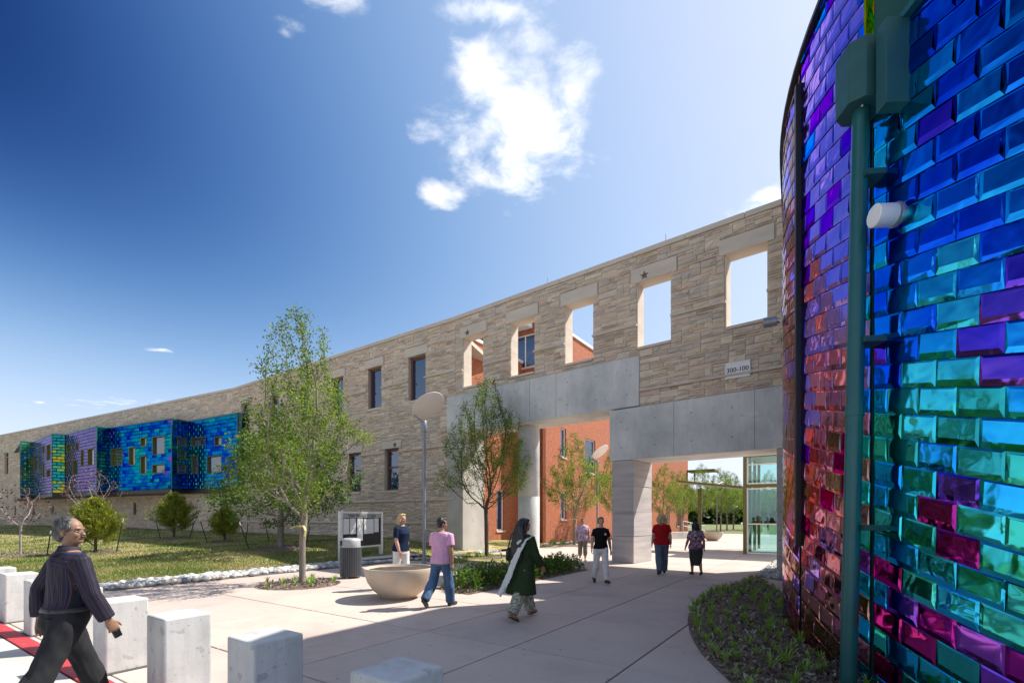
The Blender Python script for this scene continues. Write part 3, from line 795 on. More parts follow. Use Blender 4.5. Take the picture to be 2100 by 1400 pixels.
g = G(); o = P1 - N2 * 0.6; g.axes((o.x, o.y, -0.2), E2 * L2, -N2 * 0.05, (0, 0, TOP - 0.5)); o = P2 - N3 * 0.6; g.axes((o.x, o.y, -0.2), E3 * L3, -N3 * 0.05, (0, 0, TOP - 0.5)); g.build('inner_wall', 'dark_room', bld)
for px in (765, 300):
    A, e, n = (P1, E2, N2) if px > 480 else (P2, E3, N3)
    q = A + e * line_u(A, e, px) - n * 0.25; g = G(); g.tube([(q.x, q.y, TOP + 0.16), (q.x, q.y, TOP + 0.6)], 0.013, 6); g.build('lightning_rod', 'steel_grey', bld)

# ------------------------------------------------------------------ shingle helper
def tile_quad(c0, c1, z00, z01, z10, z11, n, rs, depth=0.03, bow=True):
    """pillow-shaped shingle between plan points c0..c1; z00/z01 bottom/top at c0"""
    e = (c1 - c0)
    def P(fu, fz, d):
        zb = z00 + (z10 - z00) * fu; zt = z01 + (z11 - z01) * fu
        q = c0 + e * fu + n * d
        return (q.x, q.y, zb + (zt - zb) * fz)
    gap = 0.004
    V = [P(gap, 0.006, 0.012), P(1 - gap, 0.006, 0.012), P(1 - gap, 0.994, 0.004), P(gap, 0.994, 0.004)]
    a, b, c, d = rs.uniform(0.06, 0.10), rs.uniform(0.06, 0.10), rs.uniform(0.18, 0.26), rs.uniform(0.06, 0.10)
    j = lambda: rs.uniform(-0.002, 0.002)
    q0, q1, q2, q3 = depth + 0.009 + j(), depth + 0.009 + j(), depth + j(), depth + j()
    V += [P(a, c, q0), P(1 - b, c, q1), P(1 - b, 1 - d, q2), P(a, 1 - d, q3)]
    V += [P(gap, 0.015, -0.01), P(1 - gap, 0.015, -0.01)]
    k = 0.045
    def mixp(u_, z_):
        fu, fz = (u_ - a) / (1 - a - b), (z_ - c) / (1 - c - d); return P(u_, z_, (q0 * (1 - fu) + q1 * fu) * (1 - fz) + (q3 * (1 - fu) + q2 * fu) * fz)
    V += [mixp(a + k, c + k * 1.5), mixp(1 - b - k, c + k * 1.5), mixp(1 - b - k, 1 - d - k * 1.5), mixp(a + k, 1 - d - k * 1.5)]
    Fs = [(10, 11, 12, 13), (4, 5, 11, 10), (5, 6, 12, 11), (6, 7, 13, 12), (7, 4, 10, 13), (0, 1, 5, 4), (1, 2, 6, 5), (2, 3, 7, 6), (3, 0, 4, 7), (8, 9, 1, 0)]
    if e.cross(Vector((0, 0, 1))).dot(n) < 0: Fs = [f[::-1] for f in Fs]
    return np.array(V), Fs

# ------------------------------------------------------------------ the folded bay on the left building
BAYZ0, BAYZ1 = 3.70, 8.72
bv = []
for px, d in ((42, 45.7), (67, 46.4), (107, 41.7), (134, 42.2), (198, 38.2), (222, 38.9), (352, 35.2), (385, 36.3), (488, 33.3), (497, 34.2)):
    bv.append(Vector(((px - CX) / F * d, d, 0)))
bay = thing('folded_metal_bay', 'projecting zigzag bay of blue and green shingles hung on the stone building', 'bay', bv[5])
def zz(a, b): return (a / 4.0, b / 4.0 + 820)
bay_wins = {1: [(275, 300, 462, 582), (322, 335, 450, 570), (352, 367, 375, 437), (352, 367, 510, 632), (385, 417, 365, 495), (385, 415, 570, 632)],
            3: [(545, 590, 362, 430), (622, 648, 350, 415), (665, 690, 408, 545), (722, 775, 397, 537), (597, 642, 492, 625), (545, 565, 500, 610)],
            5: [(912, 1007, 395, 537), (1060, 1112, 387, 532), (1155, 1205, 307, 378), (1252, 1355, 297, 445), (1155, 1205, 458, 605), (1252, 1355, 527, 600)],
            6: [(1450, 1525, 303, 380), (1450, 1525, 415, 487), (1450, 1525, 525, 600)],
            7: [(1570, 1688, 305, 375), (1760, 1823, 300, 373), (1570, 1628, 458, 600), (1700, 1820, 457, 597)]}
bay_pal = {0: [8, 9, 9, 2, 3], 1: [6, 6, 6, 7, 6], 2: [8, 9, 3, 3, 2, 3], 3: [6, 6, 6, 6, 7], 4: [9, 3, 3, 2, 1], 5: [4, 0, 0, 1, 1, 2, 3], 6: [0, 0, 1, 3, 3], 7: [0, 0, 1, 1, 2, 3], 8: [0, 1]}
rs = random.Random(11)
tp = []
for i in range(9):
    A, B = bv[i], bv[i + 1]; e = (B - A).normalized(); n = Vector((e.y, -e.x, 0)); L = (B - A).length
    if n.y > 0: n.negate()
    holes = []
    for (a, b, c, d) in bay_wins.get(i, []):
        (xa, ya), (xb, yb) = zz(a, c), zz(b, d)
        ua, za = line_uz(A, e, xa, ya); ub, _ = line_uz(A, e, xb, yb); _, zm = line_uz(A, e, (xa + xb) / 2, ya); _, zn = line_uz(A, e, (xa + xb) / 2, yb)
        holes.append((max(0.05, ua), min(L - 0.05, ub), max(BAYZ0 + 0.1, zn), min(BAYZ1 - 0.1, zm)))
    wall_core(bay, 'facet_wall', A, e, n, 0.0, L, BAYZ0, BAYZ1, holes, 0.25, 'teal_dark')
    nr = 19; th = (BAYZ1 - BAYZ0) / nr; tw = 0.58
    for r in range(nr):
        z0 = BAYZ0 + r * th; u = -tw / 2 if r % 2 else 0.0
        while u < L - 0.01:
            a, b = max(u, 0.012), min(u + tw, L - 0.012); u += tw
            if b - a < 0.05: continue
            segs = [(a, b, z0, z0 + th)]
            for h in holes:
                ns = []
                for (p, q, zb, zt) in segs:
                    if h[1] <= p or h[0] >= q or h[3] <= zb or h[2] >= zt: ns.append((p, q, zb, zt)); continue
                    if h[0] > p + 0.03: ns.append((p, h[0], zb, zt))
                    if h[1] < q - 0.03: ns.append((h[1], q, zb, zt))
                    p2_, q2_ = max(p, h[0]), min(q, h[1])
                    if h[2] > zb + 0.03: ns.append((p2_, q2_, zb, h[2]))
                    if h[3] < zt - 0.03: ns.append((p2_, q2_, h[3], zt))
                segs = ns
            vz = noise.noise(Vector((u * 0.35 + i * 5, z0 * 0.5, 2))) + rs.uniform(-0.35, 0.35); pl = bay_pal[i]; mi = pl[min(len(pl) - 1, max(0, int((vz * 0.8 + 0.5) * len(pl))))]
            for (p, q, zb, zt) in segs:
                V, Fs = tile_quad(A + e * p, A + e * q, zb, zt, zb, zt, n, rs, 0.045 if i in (2, 4) else 0.02)
                tp.append((V, Fs, rs.random(), mi))
    for (a, b, z0, z1) in holes:
        g = G(); fw = 0.045
        def bar(ua, ub, za, zb):
            q = A + e * ua + n * 0.03; g.axes((q.x, q.y, za), e * (ub - ua), -n * 0.2, (0, 0, zb - za))
        bar(a, a + fw, z0, z1); bar(b - fw, b, z0, z1); bar(a + fw, b - fw, z1 - fw, z1); bar(a + fw, b - fw, z0, z0 + fw)
        w = g.build('window', 'olive_metal', bay)
        g = G(); q = A + e * (a + fw) - n * 0.12; g.axes((q.x, q.y, z0 + fw), e * (b - a - 2 * fw), -n * 0.02, (0, 0, z1 - z0 - 2 * fw)); g.build('pane', 'amber_glass' if (i in (1, 3) and rs.random() < 0.6) or (i == 5 and b - a < 2.0 and rs.random() < 0.7) else 'bay_glass', w)
    g = G(); q = A + n * 0.05; g.axes((q.x, q.y, BAYZ1 + 0.002), e * L, -n * 0.3, (0, 0, 0.10)); g.build('top_trim', 'teal_metal', bay)
    g = G(); q = A - e * 0.03; g.axes((q.x, q.y, BAYZ0), e * 0.06, n * 0.06, (0, 0, BAYZ1 - BAYZ0)); g.build('corner_trim', 'teal_metal', bay)
emit_pieces(bay, 'shingle', tp, BAY_TILES, 300, 'shingle_cladding', 'small far metal shingles')
back = [P2 + E3 * line_u(P2, E3, 30) + N3 * 0.06, P2 + E3 * 0.5 + N3 * 0.06]
g = G(); g.prism([b for b in bv] + [back[1], back[0]], BAYZ0 - 0.30, BAYZ0 - 0.02); g.build('soffit', 'black_metal', bay)
g = G(); g.prism([b for b in bv] + [back[1], back[0]], BAYZ1 - 0.15, BAYZ1 - 0.02); g.build('roof', 'teal_dark', bay)

# ------------------------------------------------------------------ brick buildings beyond the portals
CB = Vector((1.82, 28.7, 0)); KB = Vector((0.64, 29.6, 0)); EB = CB + D1 * 33
bA = thing('brick_wing', 'orange brick wing with tall windows seen left of the round column', 'building', KB)
HA, HB = 11.0, 13.5
LA = Vector((-1.27, 26.8, 0)) - D1 * 2.6
def brick_wall(parent, name, A, B, n, z0, z1, holes, thick=0.4):
    e = (B - A).normalized(); L = (B - A).length
    o = wall_core(parent, name, A + n * 0.035, e, n, 0.0, L, z0, z1, holes, thick, 'brick')
    me = o.data; ul = me.uv_layers.new(name='UVMap')
    for p in me.polygons:
        for li in p.loop_indices:
            q = me.vertices[me.loops[li].vertex_index].co
            ul.data[li].uv = (q.x * e.x + q.y * e.y + q.x * n.x * (abs(p.normal.dot(e)) > 0.5), q.z)
    return o, e
def metal_window(parent, A, e, n, h, mulls=(), glass='blue_glass'):
    a, b, z0, z1 = h; g = G(); fw = 0.07
    def bar(ua, ub, za, zb):
        q = A + e * ua - n * 0.10; g.axes((q.x, q.y, za), e * (ub - ua), -n * 0.1, (0, 0, zb - za))
    bar(a, a + fw, z0, z1); bar(b - fw, b, z0, z1); bar(a + fw, b - fw, z1 - fw, z1); bar(a + fw, b - fw, z0, z0 + fw)
    for f in mulls: u = a + (b - a) * f; bar(u - 0.03, u + 0.03, z0 + fw, z1 - fw)
    w = g.build('window', 'white_paint', parent)
    g = G(); q = A + e * (a + fw) - n * 0.15; g.axes((q.x, q.y, z0 + fw), e * (b - a - 2 * fw), -n * 0.02, (0, 0, z1 - z0 - 2 * fw)); g.build('pane', glass, w)
    g = G(); q = A + e * (a - 0.05) + n * 0.06; g.axes((q.x, q.y, z0 - 0.10), e * (b - a + 0.1), -n * 0.3, (0, 0, 0.098)); g.build('sill', 'limestone', w)
NB = Vector((D2.x, D2.y, 0))                 # lit facade faces right
def rect_on(A, e, x0, x1, y0, y1):
    u0, u1 = line_u(A, e, x0), line_u(A, e, x1); y = A.y + e.y * (u0 + u1) / 2
    return (u0, u1, CH + (HY - y1) / F * y, CH + (HY - y0) / F * y)
hA = [rect_on(LA, D1, 1018.5, 1034, 1004, 1087)]
brick_wall(bA, 'wall', LA, KB, NB, 0, HA, hA)
metal_window(bA, LA, D1, NB, hA[0])
g = G(); g.prism([LA - NB * 0.4, KB - NB * 0.4, KB - D2 * 14, LA - D2 * 9], 0, HA - 0.5); g.build('mass', 'dark_room', bA)
g = G(); o = LA + NB * 0.08; g.axes((o.x, o.y, HA), (KB - LA), -NB * 0.5, (0, 0, 0.16)); g.build('coping', 'white_paint', bA, bevel=0.01)
bB = thing('brick_hall', 'orange brick hall with white framed windows seen through the portals', 'building', CB)
hB = [rect_on(CB, D1, 1150, 1161, 878, 937), rect_on(CB, D1, 1150, 1161, 1008, 1064), rect_on(CB, D1, 1200, 1221, 901, 970), rect_on(CB, D1, 1368, 1373, 1036, 1079), rect_on(CB, D1, 1388, 1392.5, 1042, 1078)]
brick_wall(bB, 'wall', CB, EB, NB, 0, HB, hB)
for h in hB: metal_window(bB, CB, D1, NB, h)
KC = CB - D2 * 1.44
hK = [rect_on(KC, D2, 1062, 1094, 690, 737)]
o, e = brick_wall(bB, 'end_wall', CB - D2 * 5, CB, -D1, 0, HB, [(5 - 1.44 + hK[0][0] - 1.2, 4.75, 10.7, 12.7)])
metal_window(bB, CB - D2 * 5, D2, -D1, (5 - 1.44 + hK[0][0] - 1.2, 4.75, 10.7, 12.7), (0.62,))
g = G(); g.prism([CB - NB * 0.4 + D1 * 0.4, EB - NB * 0.4, EB - D2 * 14, CB - D2 * 14 + D1 * 0.4], 0, HB - 0.5); g.build('mass', 'brick', bB, uv=True)
g = G(); o = CB + NB * 0.10 - D1 * 0.10; g.axes((o.x, o.y, HB), (EB - CB), -NB * 0.6, (0, 0, 0.18)); o = CB - D2 * 5 - D1 * 0.10; g.axes((o.x, o.y, HB + 0.19), D2 * 5.2, D1 * 0.6, (0, 0, 0.18)); g.build('coping', 'white_paint', bB, bevel=0.01)
g = G(); o = CB - D2 * 5.6 - D1 * 0.9; g.axes((o.x, o.y, 12.9), D2 * 5.0, D1 * 0.7, (0, 0, 0.30)); g.build('eave', 'white_paint', bB)
o = EB - D1 * 0.5; g = G(); g.axes((o.x, o.y, 6.8), D1 * 2.2, D2 * 3.0, (0, 0, 0.22)); g.axes((o.x + 0.8, o.y, 5.5), D1 * 0.12, D2 * 0.12, (0, 0, 1.3)); g.build('side_canopy', 'olive_metal', bB)

# ------------------------------------------------------------------ glass vestibule with the blade canopy
GV = Vector((10.22, 21.4, 0))
ves = thing('glass_vestibule', 'olive framed glass entrance lobby beyond the right portal', 'vestibule', GV)
g = G()
for u in (0.0, 1.75, 3.5):
    o = GV + D2 * u; g.axes((o.x, o.y, 0), D2 * 0.14, D1 * 0.14, (0, 0, 4.4))
for z, hgt in ((2.92, 0.14), (4.26, 0.14)):
    o = GV + D2 * 0.142 + D1 * 0.02; g.axes((o.x, o.y, z), D2 * 3.3, D1 * 0.1, (0, 0, hgt))
for k in (1, 2, 3):
    o = GV + D1 * (1.5 * k); g.axes((o.x, o.y, 0), D2 * 0.12, D1 * 0.12, (0, 0, 4.4))
g.build('frame', 'olive_metal', ves)
g = G()
for z in (0.03, 1.30, 2.84, 3.07, 3.9):
    o = GV + D2 * 0.16 + D1 * 0.03; g.axes((o.x, o.y, z), D2 * 3.3, D1 * 0.06, (0, 0, 0.05))
for u in (0.145, 1.70):
    o = GV + D2 * u + D1 * 0.03; g.axes((o.x, o.y, 0.08), D2 * 0.05, D1 * 0.058, (0, 0, 4.17))
g.build('mullion', 'white_paint', ves)
for (u0, u1) in ((0.2, 1.69), (1.91, 3.48)):
    for (z0, z1) in ((0.085, 1.295), (1.355, 2.835), (3.125, 3.895), (3.955, 4.25)):
        o = GV + D2 * u0 + D1 * 0.055; g = G(); g.axes((o.x, o.y, z0), D2 * (u1 - u0), D1 * 0.012, (0, 0, z1 - z0)); g.build('pane', 'clear_glass', ves)
g = G(); o = GV - D1 * 0.2 - D2 * 0.15; g.axes((o.x, o.y, 4.41), D2 * 6, D1 * 5.5, (0, 0, 0.3)); g.build('roof', 'olive_metal', ves)
can = thing('blade_canopy', 'flat olive blade canopy on a slim post beside the glass lobby', 'canopy', GV - D2 * 2.0)
a, b = at(1389, 988, 24.0), at(1521, 1001, 21.6)
dd = (b - a); up_ = Vector((0, 0, 0.10))
g = G(); g.axes(a, dd, D1 * 1.6, up_); g.build('blade', 'olive_metal', can, bevel=0.02)
pb = at(1428, 1000, 23.3) + D1 * 0.7
g = G(); g.tube([(pb.x, pb.y, 0), (pb.x, pb.y, pb.z - 0.02)], 0.09, 12); g.build('post', 'olive_metal', can)

# ------------------------------------------------------------------ the round tower clad in shingles
TC, TR = Vector((11.65, 3.8, 0)), 8.3
AT = TR * R(30.4)
def tpos(a):
    if a <= AT:
        f = a / TR; return TC + Vector((-math.cos(f), math.sin(f), 0)) * TR
    return tpos(AT) + Vector((math.sin(R(30.4)), math.cos(R(30.4)), 0)) * (a - AT)
def tnor(a):
    f = min(a, AT) / TR; return Vector((-math.cos(f), math.sin(f), 0))
def ta(px):
    lo, hi = -3.0, AT
    for _ in range(50):
        m = (lo + hi) / 2; p = tpos(m)
        if CX + F * p.x / p.y > px: lo = m
        else: hi = m
    return (lo + hi) / 2
AJ, ASEAM, AEND = ta(1790), ta(1643), AT + 5.2
ZTL, ZTR = 7.42, 5.82
tower = thing('shingled_tower', 'curved tower wall of iridescent blue and purple metal shingles', 'tower', tpos(0))
def tower_core(name, a0, a1, z1, off, mat, back=0.35):
    n = max(2, int((a1 - a0) / 0.25)); V = []
    for i in range(n + 1):
        a = a0 + (a1 - a0) * i / n; p, m = tpos(a), tnor(a)
        for z in (-0.1, z1):
            q = p + m * off; V.append((q.x, q.y, z))
        for z in (z1, -0.1):
            q = p + m * (off - back); V.append((q.x, q.y, z))
    Fs = []
    for i in range(n):
        for k in range(4):
            k2 = (k + 1) % 4; Fs.append((i * 4 + k, i * 4 + k2, i * 4 + 4 + k2, i * 4 + 4 + k))
    Fs.append((0, 3, 2, 1)); b = n * 4; Fs.append((b, b + 1, b + 2, b + 3))
    g = G(); g.add(V, Fs); return g.build(name, mat, tower)
tower_core('left_shell', AJ + 0.02, AEND, ZTL, -0.012, 'teal_dark')
tower_core('right_shell', -9.0, AJ - 0.02, ZTR, -0.012, 'teal_dark')
tower_core('recessed_wall', AJ - 2.2, AJ + 0.3, ZTL + 0.4, -0.62, 'teal_dark', 0.2)
rs = random.Random(21)
TW, TH, SLY, SLX = 0.345, 0.22, 0.25, -0.05
def tilt(p): return SLY * (p.y - 3.8) + SLX * (p.x - 3.35)
def tcol(px, z):  # zones put the angle-dependent sheen and reflections into fixed plate colours
    v = noise.noise(Vector((px * 0.006, z * 1.1, 3.0))) + 0.45 * noise.noise(Vector((px * 0.02, z * 4.0, 7.0))) + rs.uniform(-0.2, 0.2)
    if px < 1648: return rs.choice((10, 10, 7, 6, 10))
    if px < 1765:
        if z > 4.6: return (6 if v > -0.05 else 4 if v > -0.3 else 0)
        if z > 2.6: return (6 if v > -0.1 else 7)
        return (7 if v > -0.1 else 10) if rs.random() < 0.75 else rs.choice((6, 5, 4))
    if z > 3.75: return (4 if v < -0.42 else 0 if v < 0.06 else 1 if v < 0.5 else 2)
    if z > 3.1: return (4 if v < -0.40 else 0 if v < -0.05 else 1 if v < 0.25 else 2)
    if z > 2.55: return (4 if v < -0.35 else 0 if v < -0.1 else 1 if v < 0.2 else 2)
    if z > 2.0: return (5 if v < -0.6 else 4 if v < -0.4 else 1 if v < -0.02 else 3 if v < 0.3 else 2)
    return rs.choices((1, 2, 3, 4, 5, 9), (26, 22, 32, 11, 8, 1))[0]
tiles = []
def clad(a0, a1, ztop, off=0.0, zlow=0.02, pal=None):
    n = max(1, int(round((a1 - a0) / TW))); w = (a1 - a0) / n
    for r in range(-16, 42):
        half = (r % 2) * 0.5
        for i in range(n + 1):
            a, b = a0 + (i - half) * w, a0 + (i + 1 - half) * w
            a, b = max(a, a0), min(b, a1)
            if b - a < 0.03: continue
            p, q = tpos(a), tpos(b); m = tnor((a + b) / 2)
            if off: p = p + m * off; q = q + m * off
            tp_, tq = tilt(p), tilt(q)
            z00, z01, z10, z11 = [min(max(z, zlow), ztop) for z in (r * TH + tp_, (r + 1) * TH + tp_, r * TH + tq, (r + 1) * TH + tq)]
            if z01 - z00 < 0.02 and z11 - z10 < 0.02: continue
            V, Fs = tile_quad(q, p, z10, z11, z00, z01, m, rs, 0.009 if a < AJ else 0.008)
            c = (p + q) / 2; zc2 = (z00 + z11) / 2; px = CX + F * c.x / c.y if c.y > 0.5 else 2200
            tiles.append((V, Fs, rs.random(), rs.choice(pal) if pal else tcol(px, zc2)))
clad(AJ + 0.03, ASEAM - 0.045, ZTL); clad(ASEAM + 0.045, AEND, ZTL); clad(-9.0, AJ - 0.03, ZTR)
clad(AJ - 2.2, AJ + 0.28, ZTL + 0.4, -0.60, 5.3, [9, 3, 9, 8, 3])
emit_pieces(tower, 'shingle', tiles, TILES, 300, 'shingle_cladding', 'smaller and hidden metal shingles')
def rim(name, a0, a1, z, mat, w=0.12, hgt=0.05, off=0.055):
    n = max(2, int((a1 - a0) / 0.3)); V = []
    for i in range(n + 1):
        a = a0 + (a1 - a0) * i / n; p, m = tpos(a), tnor(a)
        for (o_, zz_) in ((off, z), (off, z + hgt), (off - w, z + hgt), (off - w, z)):
            q = p + m * o_; V.append((q.x, q.y, zz_))
    Fs = [(i * 4 + k, i * 4 + (k + 1) % 4, i * 4 + 4 + (k + 1) % 4, i * 4 + 4 + k) for i in range(n) for k in range(4)] + [(0, 3, 2, 1), (n * 4, n * 4 + 1, n * 4 + 2, n * 4 + 3)]
    g = G(); g.add(V, Fs); return g.build(name, mat, tower)
rim('top_rim', AJ + 0.01, AEND, ZTL + 0.002, 'black_metal'); rim('parapet_rim', -9.0, AJ - 0.01, ZTR + 0.002, 'teal_metal', 0.2, 0.06, 0.07)
def strip(name, a, w, z0, z1, mat, out=0.07):
    p, m = tpos(a), tnor(a); e = Vector((m.y, -m.x, 0)); o = p - e * (w / 2) - m * 0.02
    g = G(); g.axes((o.x, o.y, z0), e * w, m * (out + 0.02), (0, 0, z1 - z0)); return g.build(name, mat, tower, bevel=0.006)
strip('seam_channel', ASEAM, 0.075, 1.25, 7.15, 'black_metal')
strip('edge_trim', AJ + 0.03, 0.05, ZTR - 0.05, ZTL, 'tile_gold', 0.05)
rim('base_flashing', -9.0, AEND, -0.02, 'black_metal', 0.1, 0.05, 0.045)
# roof and the drum of the building behind the shells (it throws the long shadow over the plaza)
g = G(); g.prism([(6.45, 8.05, 0), (6.40, 10.1, 0), (7.95, 12.35, 0), (12.5, 9.6, 0), (13, 5.0, 0), (8.5, 5.85, 0), (7.65, 7.05, 0)], 0.0, 11.6); g.build('inner_drum', 'teal_dark', tower)
pr = [tpos(AEND - (AEND + 9.0) * i / 40) - tnor(AEND - (AEND + 9.0) * i / 40) * 0.9 for i in range(41)]
g = G(); g.prism([tuple(p) for p in pr] + [(19, -4, 0), (19, 10, 0)], 5.0, 5.3); g.build('roof', 'teal_dark', tower)
# conductor head and downpipe
AP = ta(1762)
def on_tower(px, py, out):
    a = ta(px); p = tpos(a) + tnor(a) * out
    return Vector((p.x, p.y, CH + (HY - py) / F * p.y)), a
pA = ta(1806)
p0, m0 = tpos(pA), tnor(pA); e0 = Vector((m0.y, -m0.x, 0))
dp = thing('downpipe', 'dark teal downpipe with box head in front of the shingled tower', 'downpipe', p0 + m0 * 0.24)
pc = p0 + m0 * 0.17
g = G(); g.tube([(pc.x - 0.085, pc.y + 0.05, 0.0), (pc.x - 0.043, pc.y + 0.025, 2.6), (pc.x, pc.y, 5.36)], 0.070, 20); g.build('pipe', 'teal_metal', dp, smooth=True, angle=50)
g = G()
hx = pc + Vector((0, 0, 0))
w1, w2 = 0.36, 0.30
o = hx - e0 * (w1 / 2) - m0 * 0.17
sec = [(0, 0.0), (w1, 0.0), (w1, 0.24), (w1 * 0.78, 0.34), (w1 * 0.22, 0.34), (0, 0.24)]
g.prism([tuple(o + e0 * a + m0 * b) for a, b in sec], 5.34, 5.88); g.build('hopper_head', 'teal_dark', dp, bevel=0.008)
g = G(); o = hx - e0 * 0.36 - m0 * 0.22; g.axes((o.x, o.y, 5.12), e0 * 0.13, m0 * 0.24, (0, 0, 0.72)); g.build('side_box', 'teal_dark', dp, bevel=0.006)
for z in (1.5, 3.2, 4.7):
    o = pc - e0 * 0.10 - m0 * 0.20; g = G(); g.axes((o.x, o.y, z), e0 * 0.20, m0 * 0.22, (0, 0, 0.05)); g.build('bracket', 'teal_dark', dp)
for z in (5.32, 5.66):
    for f in (0.1, 0.9):
        k = o + e0 * (0.11 * f) + m0 * 0.245; g = G(); g.ball((k.x, k.y, z), 0.012, nu=8, nv=4); g.build('bolt', 'steel_grey', dp)
g = G(); g.tube([(pc.x - 0.043, pc.y + 0.025, 2.55), (pc.x - 0.042, pc.y + 0.025, 2.62)], 0.077, 20); g.build('pipe_collar', 'teal_metal', dp, smooth=True, angle=40)
# white wall light
q, a_ = on_tower(1853, 440, 0.0); m = tnor(a_); lt = thing('wall_light', 'white cylinder light sticking out of the shingled tower', 'wall light', q)
ax = (m + Vector((0, 0, -0.02))).normalized()
g = G(); g.tube([q + ax * 0.08, q + ax * 0.09, q + ax * 0.245, q + ax * 0.252], [0.085, 0.092, 0.092, 0.084], 24); g.build('shade', 'white_paint', lt, smooth=True, angle=40)
g = G(); g.tube([q - ax * 0.02, q + ax * 0.10], [0.07, 0.07], 20); g.tube([q + ax * 0.05, q + ax * 0.075], [0.10, 0.10], 20); g.build('collar', 'steel_grey', lt, smooth=True, angle=40)
# grey camera on the far side of the tower
q = tpos(AT + 0.15); m = tnor(AT); q = Vector((q.x, q.y, CH + (HY - 655) / F * q.y)); sc_ = thing('security_camera', 'small grey cylinder camera on the tower edge', 'camera', q)
g = G(); g.tube([q + m * 0.06, q + m * 0.12], 0.05, 14); g.build('mount', 'steel_grey', sc_, smooth=True, angle=40)
g = G(); g.tube([q + m * 0.1 + Vector((0, 0, 0.0)), q + m * 0.30 + Vector((0, 0, 0.0))], 0.085, 16); g.build('housing', 'lamp_grey', sc_, smooth=True, angle=40)

# ------------------------------------------------------------------ text helper
def text_mesh(s, size, origin, ex, ey, mat, parent, name='lettering', space=1.0, bold=0.0):
    cu = bpy.data.curves.new(name, 'FONT'); cu.body = s; cu.size = size; cu.extrude = 0.002; cu.align_x = 'CENTER'; cu.align_y = 'CENTER'; cu.space_character = space; cu.offset = bold; cu.resolution_u = 3
    tmp = bpy.data.objects.new(name, cu); COL.objects.link(tmp)
    me = bpy.data.meshes.new_from_object(tmp.evaluated_get(bpy.context.evaluated_depsgraph_get()))
    bpy.data.objects.remove(tmp); bpy.data.curves.remove(cu)
    ex, ey = Vector(ex).normalized(), Vector(ey).normalized(); ez = ex.cross(ey)
    M = Matrix((ex, ey, ez)).transposed().to_4x4(); M.translation = Vector(origin) - wloc(parent)
    me.transform(M); me.materials.clear()
    return finish(name, me, mat, parent)
# address plate on the wall
u0, zt = line_uz(P1, E1, 1488, 746); u1, _ = line_uz(P1, E1, 1540, 740); um = (u0 + u1) / 2
_, za = line_uz(P1, E1, 1514, 742); _, zb = line_uz(P1, E1, 1514, 775)
q = P1 + E1 * um + N1 * 0.05
sg = thing('address_plate', 'white address plate reading 300-100 on the stone wall', 'sign', (q.x, q.y, zb))
o = q - E1 * ((u1 - u0) / 2); g = G(); g.axes((o.x, o.y, zb), E1 * (u1 - u0), N1 * 0.02, (0, 0, za - zb)); g.build('plate', 'white_paint', sg, bevel=0.004)
c = q + N1 * 0.023; c.z = (za + zb) / 2
tx = text_mesh('300-100', 0.3, c, E1, (0, 0, 1), 'black_metal', sg, space=1.0, bold=0.004)
xs_ = [Vector(v.co).dot(E1) for v in tx.data.vertices]; k_ = 0.86 * (u1 - u0) / (max(xs_) - min(xs_)); cl_ = c - wloc(sg)
tx.data.transform(Matrix.Translation(cl_) @ Matrix.Scale(k_, 4) @ Matrix.Translation(-cl_))
for fx in (-0.46, 0.46):
    for fz in (0.1, 0.9):
        k = q + E1 * ((u1 - u0) * fx) + N1 * 0.021; g = G(); g.ball((k.x, k.y, zb + (za - zb) * fz), 0.012, nu=8, nv=4); g.build('screw', 'steel_grey', sg)

# ------------------------------------------------------------------ bollards
marks = ['largest and nearest block, cut by the bottom edge of the picture', 'squat block second nearest the camera, half in the tower shadow', 'tall block third from the camera beside the walking man', 'block whose left part is behind the walking man\'s hand', 'block hidden behind the striped man\'s back', 'block showing between the striped man\'s left arm and the red kerb', 'second block from the left edge of the picture', 'leftmost block at the edge of the picture']
for k in range(8):
    t = -1.94 - 1.43 * k
    c = st(BOLL_S + 0.19, t - 0.19)
    b = thing('bollard', 'pale concrete bollard, ' + marks[k], 'bollard', c, 'concrete bollards along the red kerb')
    g = G(); g.axes(st(BOLL_S + random.uniform(-.01, .01), t, 0), D1 * 0.38, -D2 * 0.38, (0, 0, 0.745))
    g.build('block', 'bollard_concrete', b, bevel=0.018)
    g = G(); g.axes(st(BOLL_S - 0.03, t + 0.03, 0.0005), D1 * 0.44, -D2 * 0.44, (0, 0, 0.006)); g.build('sealant_joint', 'joint', b)

# ------------------------------------------------------------------ bowl planters
def bowl(name, label, c, fill):
    t = thing(name, label, 'planter', c, 'round bowl planters')
    prof = [(0.30, 0.0), (0.33, 0.03), (0.50, 0.16), (0.62, 0.33), (0.685, 0.52), (0.70, 0.60), (0.695, 0.615), (0.655, 0.615), (0.645, 0.59), (0.60, 0.53)]
    g = G(); g.lathe(prof, c, 64); g.build('bowl', 'planter_cast', t, smooth=True, angle=45)
    V = []; F_ = []; nr, na = 8, 40
    V.append((c.x, c.y, 0.60))
    for i in range(1, nr + 1):
        for k in range(na):
            a = 2 * math.pi * k / na; r = 0.645 * i / nr
            V.append((c.x + r * math.cos(a), c.y + r * math.sin(a), 0.60 - 0.03 * (i / nr) ** 2 + 0.018 * noise.noise(Vector((r * math.cos(a) * 7, r * math.sin(a) * 7, c.x)))))
    F_ = [(0, 1 + k, 1 + (k + 1) % na) for k in range(na)] + [(1 + i * na + k, 1 + (i + 1) * na + k, 1 + (i + 1) * na + (k + 1) % na, 1 + i * na + (k + 1) % na) for i in range(nr - 1) for k in range(na)]
    g = G(); g.add(V, F_); g.build('soil', 'soil', t, smooth=True)
    return t
bowl('bowl_planter', 'large round cream bowl planter filled with bare soil beside the man in pink', Vector((-2.27, 9.75, 0)), True)
